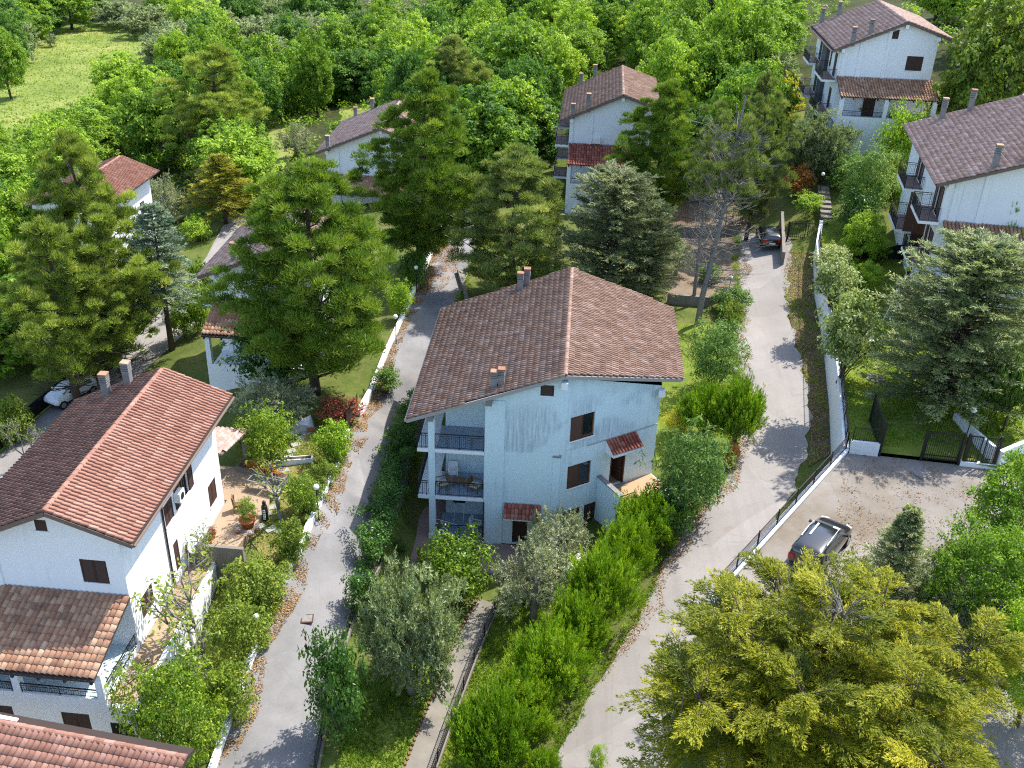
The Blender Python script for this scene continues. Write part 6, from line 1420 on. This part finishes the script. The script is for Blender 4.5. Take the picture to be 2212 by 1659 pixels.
# ================================================================ vehicles
t = NT("black_car_paint"); M['paint_black'] = t.bsdf((0.012, 0.013, 0.015), 0.22, spec=0.6, Coat_Weight=1.0, Coat_Roughness=0.05)
t = NT("white_car_paint"); M['paint_white'] = t.bsdf((0.75, 0.76, 0.77), 0.3, spec=0.5, Coat_Weight=0.8)
t = NT("car_glass"); M['car_glass'] = t.bsdf((0.015, 0.022, 0.026), 0.05, spec=0.9)
t = NT("rubber"); M['rubber'] = t.bsdf((0.012, 0.012, 0.012), 0.8)
t = NT("red_lamp"); M['red_lamp'] = t.bsdf((0.45, 0.012, 0.012), 0.2)
t = NT("lamp_glass"); M['lamp_glass'] = t.bsdf((0.75, 0.76, 0.76), 0.12)
def car(P, rz, paint, label, name, Lc=4.4, Wc=1.82, Hc=1.62, suv=True, tilt=0.0):
    """front towards +y of its own frame"""
    root = thing(name, tuple(P), rz, label, "car"); hw = Wc / 2
    # cross sections along y: (y, half width low, half width at waist, half width of roof line, z low, z bonnet/waist, z top)
    S = [(-Lc / 2, .86, .88, .74, .42, .80, 1.02), (-Lc / 2 + .12, .95, .97, .78, .30, .92, 1.42 if suv else 1.15), (-Lc / 2 + .5, 1, 1, .74, .28, .97, Hc - .06), (-.75, 1, 1, .76, .28, .97, Hc), (.15, 1, 1, .75, .28, .96, Hc - .03), (.75, 1, 1, .70, .28, .95, 1.28), (1.12, 1, .99, .80, .28, .94, 1.0), (1.75, .98, .96, .70, .30, .84, .90), (Lc / 2 - .12, .90, .88, .60, .34, .66, .74), (Lc / 2, .76, .76, .55, .42, .56, .62)]
    n = 12; V = []; F = []
    for y, a, b, c, z0, z1, z2 in S:
        h = [(a * .82, z0), (a, z0 + .18), (b * 1.0, z1 * .82), (b * .96, z1), (c * 1.04, z1 + (z2 - z1) * .86), (c * .8, z2)]
        ring = [(x * hw, y, z) for x, z in h] + [(-x * hw, y, z) for x, z in h[::-1]]; V += ring
    for i in range(len(S) - 1):
        for k in range(n): F.append((i * n + k, i * n + (k + 1) % n, (i + 1) * n + (k + 1) % n, (i + 1) * n + k))
    F += [tuple(range(n))[::-1], tuple(range((len(S) - 1) * n, len(S) * n))]
    body = MB().add(V, F).build('body', M[paint], root, smooth=False)
    bm_ = body.modifiers.new('b', 'SUBSURF'); bm_.levels = 2; bm_.render_levels = 2
    body.data.polygons.foreach_set("use_smooth", [True] * len(body.data.polygons))
    def panel(nm, pts, m, off=.02, par=root):
        p = [Vector(q) for q in pts]; nn = (p[1] - p[0]).cross(p[2] - p[0]).normalized()
        c = sum(p, Vector()) / len(p)
        if nn.dot(c - Vector((0, 0, .6))) < 0: nn = -nn
        return MB().add([q + nn * off for q in p] + [q - nn * .03 for q in p], [tuple(range(len(p))), tuple(range(2 * len(p) - 1, len(p) - 1, -1))] + [(i, (i + 1) % len(p), len(p) + (i + 1) % len(p), len(p) + i) for i in range(len(p))]).build(nm, m, par)
    g = M['car_glass']; zt = Hc - .09
    panel('windscreen', [(-.66 * hw, .34, zt - .04), (.66 * hw, .34, zt - .04), (.80 * hw, 1.06, 1.03), (-.80 * hw, 1.06, 1.03)], g, .035)
    panel('rear_window', [(-.64 * hw, -Lc / 2 + .30, zt - .1), (.64 * hw, -Lc / 2 + .30, zt - .1), (.76 * hw, -Lc / 2 + .10, 1.05), (-.76 * hw, -Lc / 2 + .10, 1.05)], g, .035)
    for s in (-1, 1):
        panel('side_window', [(s * .79 * hw, -Lc / 2 + .62, zt - .14), (s * .80 * hw, .20, zt - .12), (s * .93 * hw, .82, 1.0), (s * .95 * hw, -Lc / 2 + .5, 1.0)], g, .03)
        for y in (-1.35, 1.38):
            w_ = MB(); w_.tube([(s * (hw - .2), y, .34), (s * (hw + .005), y, .34)], .34, 18); tyre = w_.build('wheel', M['rubber'], root)
            MB().tube([(s * (hw - .02), y, .34), (s * (hw + .02), y, .34)], .2, 12).build('rim', M['grey_metal'], tyre)
        MB().tube([(s * (hw - .08), .78, 1.02), (s * (hw + .1), .80, 1.05)], [.05, .09], 8).build('mirror', M[paint], root)
        panel('headlight', [(s * .50 * hw, Lc / 2 - .04, .70), (s * .86 * hw, Lc / 2 - .26, .76), (s * .86 * hw, Lc / 2 - .22, .60), (s * .50 * hw, Lc / 2 - .0, .56)], M['lamp_glass'], .03)
        panel('tail_light', [(s * .55 * hw, -Lc / 2 - .0, .98), (s * .9 * hw, -Lc / 2 + .08, 1.0), (s * .9 * hw, -Lc / 2 + .06, .80), (s * .55 * hw, -Lc / 2 - .03, .78)], M['red_lamp'], .03)
        if suv: MB().tube([(s * .70 * hw, -1.3, Hc - .02), (s * .70 * hw, -.5, Hc + .04), (s * .68 * hw, .2, Hc - .02)], .022, 6).build('roof_rail', M['grey_metal'], root)
    MB().box(-.26, .26, -Lc / 2 - .03, -Lc / 2 + .02, .62, .74).build('number_plate', M['plastic'], root)
    MB().box(-.5, .5, Lc / 2 - .06, Lc / 2 + .01, .40, .52).build('grille', M['rubber'], root)
    return root
Pc = at_z(1995, 1330, 5.35); Pc = at_z(1775, 1168, 5.4 + .8); zc_ = float(drive_z(Pc[0], Pc[1]))
suv = car((Pc[0], Pc[1], zc_ + .01), R(-36), 'paint_black', "black car with glossy panoramic roof parked on the driveway", "parked_car", 4.4, 1.84, 1.6)
MB().box(-.40, -.30, -1.0, .15, 1.585, 1.60).build('roof_stripe', M['grey_metal'], suv); MB().box(.20, .55, .62, .80, 1.27, 1.285).build('sunshade', M['plastic'], suv).rotation_euler = (0, 0, 0)
P2 = at_z(1661, 508, 5.9); P2[2] = float(T(P2[0], P2[1])) + .07
hb = car(tuple(P2), R(-4), 'paint_black', "black hatchback seen from behind at the end of the road", "parked_car", 4.1, 1.76, 1.45, False)
P3 = gp(152, 845, .7); P3[2] = float(T(P3[0], P3[1])) + .07
wc = car(tuple(P3), R(152), 'paint_white', "white car parked on the left street under the pines", "parked_car", 3.9, 1.7, 1.5, False)

# ================================================================ small things about the houses
def chair(P, rz, mat, seat, label, arms=True, name="armchair", h=.72, wd=.62):
    c = thing(name, tuple(P), rz, label, "chair"); s = wd / 2
    for x in (-s, s):
        for y in (-s, s): MB().box(x - .025, x + .025, y - .025, y + .025, 0, .6 if y < 0 else h).build('leg', M[mat], c)
        if arms: MB().box(x - .035, x + .035, -s - .03, s + .03, .60, .63).build('armrest', M[mat], c)
    MB().box(-s, s, -s, s, .3, .35).build('seat', M[mat], c); MB().box(-s + .04, s - .04, -s, s - .05, .351, .43).build('cushion', M[seat], c)
    MB().hexa([(-s, s - .03, .35), (s, s - .03, .35), (s, s + .03, .35), (-s, s + .03, .35), (-s, s + .05, h + .05), (s, s + .05, h + .05), (s, s + .10, h + .05), (-s, s + .10, h + .05)]).build('backrest', M[mat], c)
    return c
def cw(x, y, z=0):
    c, s = math.cos(YC), math.sin(YC); return (CX + c * x - s * y, CY + s * x + c * y, z)
chair(cw(-6.45, .75, 3.1), YC - 1.1, 'pine_wood', 'canvas', "wooden armchair with cream cushion at the pillar end of the middle balcony"); chair(cw(-4.6, .7, 3.1), YC + 1.2, 'pine_wood', 'canvas', "wooden armchair with cream cushion at the wall end of the middle balcony")
tb = thing("side_table", cw(-5.55, 1.15, 3.1), YC, "small wooden table between the balcony armchairs", "table")
MB().box(-.35, .35, -.25, .25, .36, .41).build('table_top', M['pine_wood'], tb)
for x in (-.3, .3):
    for y in (-.2, .2): MB().box(x - .025, x + .025, y - .025, y + .025, 0, .36).build('leg', M['pine_wood'], tb)
chair(cw(-4.55, .9, .1), YC + 1.3, 'plastic', 'plastic', "white plastic armchair on the ground floor loggia", name="plastic_chair", h=.85, wd=.5)
chair(cw(-6.0, 1.9, 3.1), YC + .1, 'plastic', 'plastic', "white plastic chair at the back of the middle balcony", name="plastic_chair", h=.85, wd=.5)
rk = thing("drying_rack", cw(-5.9, 1.5, .1), YC, "folding drying rack standing in the ground floor loggia", "rack")
for x in (0, .55): MB().tube([(x, 0, 0), (x + .05, .1, 1.5)], .02, 6).build('pole', M['plastic'], rk)
MB().box(-.05, .65, .04, .16, 1.45, 1.52).build('rail', M['iron'], rk)
rp = MB().tube([(0, 0, 1.25), (1.6, .05, .78), (2.95, .1, .45)], .012, 5).build('clothes_line', M['plastic']); rp.location = cw(-6.78, .25, .0); rp.rotation_euler = (0, 0, YC); tag(rp, "white clothes line slanting across the ground floor loggia", "line")
def pot(P, label, r_=.22, h=.34, plant_key='shrub2', ph=.7, pr=.35, mat='citrus'):
    o = thing("flower_pot", tuple(P), 0, label, "plant pot"); MB().lathe([(r_ * .68, 0), (r_ * .95, h * .85), (r_ * 1.1, h * .86), (r_ * 1.1, h), (r_ * .9, h), (r_ * .88, h * .9)], n=14).build('pot', M['terracotta'], o, smooth=True)
    MB().lathe([(r_ * .87, h * .88), (r_ * .3, h * .9)], n=14).build('soil', M['bark'], o)
    nm, parts, h0, r0 = PROTO[plant_key]
    q = parts[1].copy(); COL.objects.link(q); q.name = 'foliage'; q.parent = o; q.location = (0, 0, h * .8); q.scale = (pr / r0, pr / r0, ph / h0); q.material_slots[0].link = 'OBJECT'; q.material_slots[0].material = M[mat]
    return o
pot(cw(-8.6, -2.0, .03), "terracotta pot with a round bush at the terrace corner", .24, .36, ph=.9, pr=.55, mat='laurel'); pot(cw(-7.3, -2.2, .03), "terracotta pot with a thin plant on the terrace edge", .22, .34, ph=.7, pr=.3); pot(cw(-9.0, -2.1, .03), "small terracotta pot beside the potted round bush", .17, .26, ph=.3, pr=.18)
bk = thing("hanging_basket", cw(-7.35, 1.2, .9), 0, "small red basket hanging beside the loggia pillar", "basket"); MB().lathe([(.05, 0), (.16, .12), (.17, .16), (.14, .16)], n=12).build('bowl', M['terracotta'], bk); MB().tube([(-.15, 0, .15), (0, 0, .5), (.15, 0, .15)], .012, 5).build('hanger', M['iron'], bk); MB().box(-.02, .25, -.02, .02, .46, .50).build('bracket', M['iron'], bk)
tp_ = cw(1.3, -2.4, .2)
tr = thing("covered_table", tp_, .5, "garden table under a white cover behind the pale olive", "table"); MB().add([(-.9, -.6, 0), (.9, -.6, 0), (.9, .6, 0), (-.9, .6, 0), (-.8, -.5, .78), (.75, -.55, .72), (.8, .5, .8), (-.75, .55, .74)], [(4, 5, 6, 7), (0, 1, 5, 4), (1, 2, 6, 5), (2, 3, 7, 6), (3, 0, 4, 7)]).build('cover', M['plastic'], tr)
for x, y in ((-.6, -.4), (.6, -.4), (.6, .4), (-.6, .4)): MB().box(x - .03, x + .03, y - .03, y + .03, -.2, .7).build('leg', M['grey_metal'], tr)

# garden beside the red roofed house
def lw_(x, y, z): 
    c, s = math.cos(R(-4.5)), math.sin(R(-4.5)); return (-16.31 + c * x - s * y, 33.9 + s * x + c * y, z)
pot(lw_(1.95, 9.3, 3.76), "large terracotta tub with a leafy plant on the patio", .42, .5, ph=1.3, pr=.6, mat='citrus')
for i, (x, y) in enumerate(((1.6, 8.7), (2.3, 8.5), (2.55, 9.0), (1.45, 9.0))): pot(lw_(x, y, 3.76), ("white flowered pot in front of the large tub", "white flowered pot at the lawn side of the large tub", "white flowered pot behind the large tub", "white flowered pot at the wall side of the large tub")[i], .13, .16, ph=.22, pr=.18, mat='blossom')
for i, y in enumerate((6.6, 7.1, 7.6, 8.1)): pot(lw_(.45, y, 3.76), ("potted red flowers next to the concrete partition", "second pot along the house wall from the partition", "third pot along the house wall from the partition", "pot with red flowers nearest the shuttered window")[i], .19, .28, ph=.45, pr=.26, mat='photinia' if i % 3 == 0 else 'citrus')
chair(lw_(1.0, 10.6, 3.76), R(100), 'pine_wood', 'pine_wood', "wooden chair against the patio wall of the red roofed house", arms=False, name="wooden_chair", h=.9, wd=.42)
rk = thing("garden_rack", lw_(1.9, 12.6, 3.76), R(-18), "long metal garden rack on thin legs on the patio", "rack")
for x in (-.95, -.05, .05, .95): MB().box(x - .02, x + .02, -.3, .3, .62, .66).build('crossbar', M['grey_metal'], rk)
for y in (-.3, .3): MB().box(-.97, .97, y - .02, y + .02, .62, .66).build('side_rail', M['grey_metal'], rk)
for x in (-.5, .5): MB().box(x - .42, x + .42, -.27, .27, .60, .615).build('tray', M['black'], rk)
for x in (-.75, .75):
    for s in (-1, 1): MB().tube([(x, s * .25, .64), (x + .1 * s, s * .38, 0)], .014, 5).build('leg', M['grey_metal'], rk)
pl = thing("planter", lw_(1.2, 14.1, 3.4), R(-20), "long grey concrete planter at the back of the patio", "planter"); MB().box(-1.6, 1.6, -.28, .28, 0, .62).build('trough', M['concrete'], pl); MB().box(-1.5, 1.5, -.2, .2, .621, .64).build('soil', M['bark'], pl)
q = PROTO['shrub2'][1][1].copy(); COL.objects.link(q); q.parent = pl; q.location = (0, 0, .5); q.scale = (1.1, .35, .35); q.name = 'foliage'
pl = thing("planter", lw_(2.6, 15.6, 3.3), R(10), "low white garden wall planter beside the stepping stones", "planter"); MB().box(-1.1, 1.1, -.2, .2, 0, .7).build('trough', M['trim'], pl); MB().box(-1.0, 1.0, -.12, .12, .701, .72).build('soil', M['bark'], pl)
pb = thing("punch_bag", tuple(np.array(gp(574, 1124))), 0, "black standing punch bag with white lettering on the lawn", "punch bag")
MB().lathe([(.02, 0), (.17, .02), (.17, .9), (.13, 1.0), (.08, 1.02), (.10, 1.1), (.11, 1.2), (.06, 1.28), (.01, 1.29)], n=14).build('bag', M['black'], pb, smooth=True)
for i in range(5): MB().box(-.07, .07, -.19, -.165, .18 + i * .14, .25 + i * .14 + .02 * (i % 2)).build('print', M['plastic'], pb)
# stepping stones across the lawn
ss = thing("stepping_path", tuple(gp(570, 1075)), 0, "curved path of grey stepping stones across the dry lawn", "path"); o0 = np.array(ss.location)
for i, (x, y) in enumerate(((558, 1118), (576, 1112), (588, 1098), (594, 1078), (598, 1062), (603, 1048), (608, 1032), (613, 1018), (618, 1004), (624, 990), (631, 976), (640, 962), (650, 948), (662, 938), (560, 1140), (585, 1145), (605, 1148), (545, 1085), (560, 1072))):
    P = gp(x, y); b = MB().box(-.3, .3, -.22, .22, -.02, .10).build('paving_stone', M['paving'], ss); b.location = tuple(P - o0); b.rotation_euler = (0, 0, .2 + .04 * i + random.uniform(-.1, .1))
hs = gp(592, 1062); pts = [(0, 0, .12), (.25, -.3, .13), (.55, -.2, .12), (.6, .3, .13), (.3, .7, .12), (.1, 1.3, .12), (.25, 2.0, .12)]
ho = MB().tube(smooth3 := [Vector(p) for p in pts], .022, 6).build('garden_hose', M['plastic']); ho.location = tuple(hs); tag(ho, "pale garden hose looped over the stepping stones", "hose")
tv = gp(652, 930); c = thing("covered_furniture", tuple(tv), .3, "heap of garden furniture under a grey tarpaulin near the red leaved bush", "tarpaulin")
MB().add([(-.8, -.4, 0), (.8, -.5, 0), (.9, .4, 0), (-.7, .5, 0), (-.5, -.2, .7), (.3, -.3, .5), (.6, .2, .9), (-.4, .3, .55)], [(4, 5, 6, 7), (0, 1, 5, 4), (1, 2, 6, 5), (2, 3, 7, 6), (3, 0, 4, 7)]).build('tarpaulin', M['grey_metal'], c)
MB().box(.3, .7, -.6, -.45, .0, .45).build('cushion', M['terracotta'], c)
sd = thing("satellite_dish", lw_(.35, 5.75, 5.0), 0, "white satellite dish beside the drain pipe of the red roofed house", "satellite dish")
MB().lathe([(.01, .0), (.2, .03), (.34, .10), (.345, .115), (.2, .05), (.01, .02)], n=18).build('dish', M['plastic'], sd, smooth=True).rotation_euler = (R(70), 0, R(70)); MB().tube([(0, 0, -.05), (-.05, 0, -.9)], .025, 6).build('mast', M['grey_metal'], sd); MB().tube([(0, 0, 0), (.35, -.2, .1)], .012, 5).build('feed_arm', M['grey_metal'], sd)
ac = thing("air_conditioner", lw_(.03, 5.75, 8.1), R(-4.5), "air conditioner unit beside the open upper shutters", "air conditioner"); MB().box(0, .3, -.3, .3, -.25, .25).build('case', M['plastic'], ac); MB().tube([(.301, 0, 0), (.31, 0, 0)], .19, 14).build('fan_grille', M['iron'], ac)

# walled lawn: net screen, ladder, drain lids, stone steps
NA = at_z(1835, 556, 7.2); NB = at_z(1990, 560, 7.2); ns = thing("net_screen", (NA[0], NA[1], 6.9), 0, "sagging dark green net screen beside the tiled terrace", "screen")
dv = NB - NA; mb = MB(); k = 14; V = []
for i in range(k + 1):
    s = i / k; sag = .45 * math.sin(math.pi * min(1, s * 1.6)) if s < .62 else 0.0; V += [(dv[0] * s, dv[1] * s, 0.0), (dv[0] * s, dv[1] * s, 1.45 - sag)]
mb.add(V, [(2 * i, 2 * i + 2, 2 * i + 3, 2 * i + 1) for i in range(k)]); mb.build('net', M['net'], ns)
for s in (0, .3, .62, 1): MB().beam((dv[0] * s, dv[1] * s, -.3), (dv[0] * s, dv[1] * s, 1.6), .06, .06).build('post', M['iron'], ns)
LA = at_z(1915, 690, 6.8); LB = at_z(1965, 590, 8.4); ld_ = thing("ladder", (LA[0], LA[1], 6.75), 0, "whitish ladder leaning towards the cedar", "ladder"); dl = Vector(LB - LA)
for s in (-.22, .22): MB().beam(Vector((s, 0, 0)), Vector((s, 0, 0)) + dl, .06, .04).build('stile', M['plastic'], ld_)
for i in range(1, 10): MB().beam(Vector((-.22, 0, 0)) + dl * (i / 10), Vector((.22, 0, 0)) + dl * (i / 10), .035, .035).build('rung', M['plastic'], ld_)
for (x, y, rr, lab) in ((1891, 820, .62, "oval earth-grey slab in the grass of the walled lawn"), (1879, 852, .38, "square grey drain lid in the grass of the walled lawn")):
    P = at_z(x, y, float(plot_z(20, 54))); o = thing("ground_slab", (P[0], P[1], float(plot_z(P[0], P[1]))), .2, lab, "drain lid"); MB().lathe([(rr, -.05), (rr, .05), (rr * .9, .07)], n=14 if rr > .5 else 4).build('lid', M['chimney'], o); MB().lathe([(rr * .45, .07), (rr * .4, .10)], n=8).build('boss', M['concrete'], o)
dp = at_z(1985, 1022, 5.8); o = thing("manhole_cover", (dp[0], dp[1], float(drive_z(dp[0], dp[1]))), .6, "square manhole cover in the driveway", "manhole cover"); MB().box(-.55, .55, -.55, .55, -.05, .02).build('frame', M['concrete'], o); MB().box(-.45, .45, -.45, .45, .021, .035).build('lid', M['chimney'], o)
pg = gp(664, 1340); o = thing("drain_cover", (pg[0], pg[1], pg[2] + .12), .1, "rusty square drain cover in the narrow road", "drain cover"); MB().box(-.3, .3, -.3, .3, -.03, .012).build('frame', M['brown'], o); MB().box(-.24, .24, -.24, .24, .013, .022).build('grate', M['chimney'], o)
st = thing("garden_steps", tuple(at_z(1787, 470, 7.4)), R(-8), "worn stone steps climbing beside the olive tree", "steps")
for i in range(7): MB().box(-.5, .5, i * .75, i * .75 + .74, -.8, i * .19).build('step', M['concrete'], st)
bx = at_z(1573, 1283, 5.2); o = thing("mailbox_frame", (bx[0], bx[1], float(drive_z(bx[0], bx[1]))), R(-25), "black wrought iron letter box frame on the driveway wall", "letter box")
MB().box(-.4, .4, -.14, .14, .25, .75).build('box', M['grey_metal'], o)
f = MB()
for z in (.78, 1.02): f.box(-.45, .45, -.16, -.12, z, z + .04)
for x in (-.45, -.22, 0, .22, .41): f.box(x, x + .04, -.16, -.12, .78, 1.06)
for x in (-.45, .41): f.box(x, x + .04, -.16, -.12, -.1, .78)
f.build('iron_frame', M['iron'], o)
bs = at_z(2133, 1093, 5.7); o = thing("bucket", (bs[0], bs[1], float(drive_z(bs[0], bs[1]))), 0, "pale blue bucket at the edge of the leafy tree by the driveway", "bucket"); t = NT("blue_plastic"); MB().lathe([(.14, 0), (.2, .4), (.21, .42), (.19, .41), (.13, .03)], n=14).build('tub', t.bsdf((.35, .5, .75), .4), o, smooth=True); MB().tube([(-.2, 0, .4), (0, -.05, .6), (.2, 0, .4)], .01, 5).build('handle', M['iron'], o)
# ---------------------------------------------------------------- tidy: prototypes that were never planted
for key, (nm, parts, *_x) in PROTO.items():
    if key not in _used:
        for p in parts: bpy.data.objects.remove(p)
sc.view_layers[0].update()
